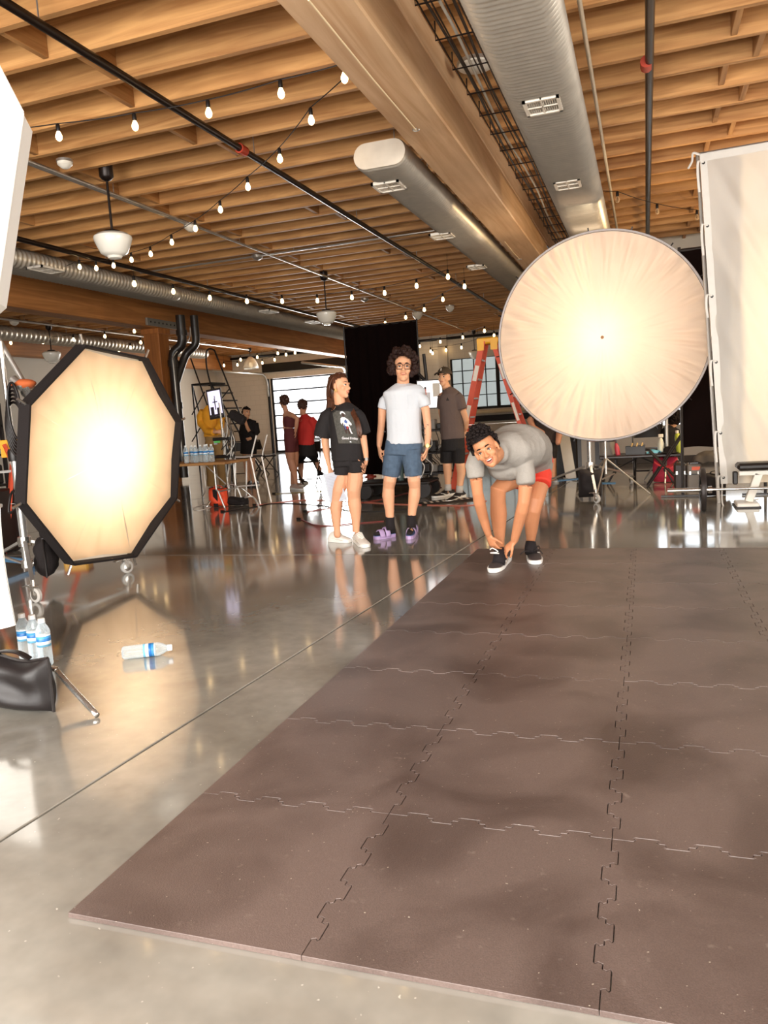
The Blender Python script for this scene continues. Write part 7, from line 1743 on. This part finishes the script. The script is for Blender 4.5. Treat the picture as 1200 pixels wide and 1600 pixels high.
# barbell
yb = 8.66; bz = .228; x0b, xpl, x1b = PY(1043, 767, yb).x, PY(1098, 767, yb).x, 2.4
bb = thing('barbell', 'steel barbell with one dark round plate lying before the sheet', 'barbell', (xpl, yb, 0))
MB().tube([(x0b, yb, bz), (xpl + .05, yb, bz)], .025, 14).build('sleeve', CHROME, bb, smooth='auto'); MB().tube([(xpl + .05, yb, bz), (x1b - .45, yb, bz)], .0145, 12).build('bar_shaft', CHROME, bb, smooth='auto'); MB().tube([(x1b - .45, yb, bz), (x1b, yb, bz)], .025, 14).build('sleeve', CHROME, bb, smooth='auto')
PLM = plain('plate_iron', (52, 46, 44), .45, .4); PLG = plain('plate_face', (128, 122, 116), .4, .5)
for xp, s in ((xpl, -1), (x1b - .42, -1)):
    pl_ = MB().lathe([(.026, -.022), (.05, -.024), (.06, -.014), (.17, -.014), (.185, -.026), (.222, -.026), (.226, -.02), (.226, .02), (.222, .026), (.185, .026), (.17, .014), (.06, .014), (.05, .024), (.026, .022)], 40, (xp, yb, bz), (1, 0, 0)).build('weight_plate', PLM, bb, smooth='auto')
    MB().lathe([(.062, -.016), (.168, -.016)], 40, (xp, yb, bz), (1, 0, 0)).build('plate_face', PLG, pl_)
MB().lathe([(.026, -.02), (.038, -.02), (.038, .02), (.026, .02)], 18, (xpl + .07, yb, bz), (1, 0, 0)).build('stop_collar', CHROME, bb, smooth='auto')
# weight bench
yw = 9.0; xs0 = PY(1150, 730, yw).x; zp = PY(1170, 733, yw).z
wbn = thing('weight_bench', 'weight bench with black pad and white frame at right edge', 'bench', (xs0 + .2, yw, 0))
MB().box((xs0 + .55, yw, zp + .035), (1.1, .28, .075), bev=.025).build('pad', BLKP, wbn); WF = plain('white_frame', (226, 220, 208), .4)
MB().box((xs0 + .55, yw, zp - .04), (1.05, .08, .05), bev=.006).build('rail', WF, wbn)
MB().bar((xs0 + .22, yw, zp - .05), (xs0 + .12, yw, .05), .08, .08, bev=.006).build('front_post', WF, wbn); MB().box((xs0 + .1, yw, .025), (.22, .34, .05), bev=.01).build('front_foot', WF, wbn)
MB().bar((xs0 + .9, yw, zp - .05), (xs0 + 1.0, yw, .05), .08, .08, bev=.006).build('rear_post', WF, wbn); MB().box((xs0 + 1.0, yw, .025), (.22, .34, .05), bev=.01).build('rear_foot', WF, wbn)
MB().box((xs0 + .1, yw - .0, .008), (.25, .36, .016), bev=.004).build('foot_pad', BLKP, wbn)
MB().box((xs0 + .0, yw + .1, .3), (.05, .08, .14), bev=.01).build('adjuster', BLKP, wbn)
# stacked panels and cases behind the disc stand
yv = 12.4
vp = thing('white_board', 'long white board leaning among dark cases behind the disc', 'board', PY(890, 740, yv))
a, b = PY(880, 672, yv), PY(893, 742, yv); b.z = 0; MB().bar(a, b, .16, .05, side=(1, 0, .1)).build('board_face', plain('board_white', (220, 214, 200), .5), vp); MB().bar(a + Vector((.0, .03, 0)), b + Vector((0, .03, 0)), .17, .012, side=(1, 0, .1)).build('board_back', BLKP, vp)
dk = thing('speaker_cabinet', 'tall dark cabinet with grey front strips under the disc', 'cabinet', PY(925, 740, yv))
xa_, xb_ = PY(901, 720, yv).x, PY(943, 720, yv).x; MB().box(((xa_+xb_)/2, yv + .2, .55), (xb_-xa_, .4, 1.1), bev=.02).build('cabinet_body', BLKP, dk)
for t, w in ((.3, .085), (.6, .075)): MB().box((xa_ + (xb_-xa_)*t, yv - .005, .6), (w, .012, .85)).build('front_strip', GREYP, dk)
pt_ = thing('stock_pot', 'grey drum standing on the left end of dark table', 'drum', on_table(949, .3)); q = on_table(949, .3)
MB().lathe([(.11, 0), (.115, .01), (.115, .24), (.12, .245), (.12, .255), (.11, .255)], 24, q).build('drum_body', GREYP, pt_, smooth='auto'); MB().lathe([(.122, .2), (.122, .215)], 24, q).build('drum_band', BLKP, pt_)
wp = thing('wooden_post', 'narrow upright wooden plank behind the bending man', 'plank', PY(863, 740, 12.6))
a = PY(863, 672, 12.6); MB().box((a.x, 12.6, a.z/2 + .2), (.09, .04, a.z + .4), bev=.006).build('plank', TOPW, wp); MB().box((a.x, 12.6, .03), (.3, .2, .06), bev=.01).build('plank_foot', BLKP, wp)
bkw = thing('flight_case', 'black flight case beside the wooden plank under disc', 'case', PY(873, 740, 13.3)); xq = PY(872, 740, 12.8).x
MB().box((xq + .02, 13.5, .5), (.5, .4, 1.0), bev=.02).build('case_body', BLKP, bkw); MB().box((xq + .02, 13.29, .8), (.1, .02, .04)).build('case_latch', CHROME, bkw)
# frame pole right of disc
fp = thing('light_stand', 'thin silver pole behind the right rim of the disc', 'light stand', PY(1041, 720, 11.9)); q = PY(1041, 640, 11.9)
MB().tube([Vector((q.x, 11.9, .05)), Vector((q.x, 11.9, 2.6))], .022, 10).build('pole', ALU, fp, smooth='auto')
for a in (.4, 2.5, 4.6): MB().tube([Vector((q.x, 11.9, .5)), Vector((q.x + .4*math.cos(a), 11.9 + .4*math.sin(a), .012))], .012, 8).build('leg', ALU, fp)
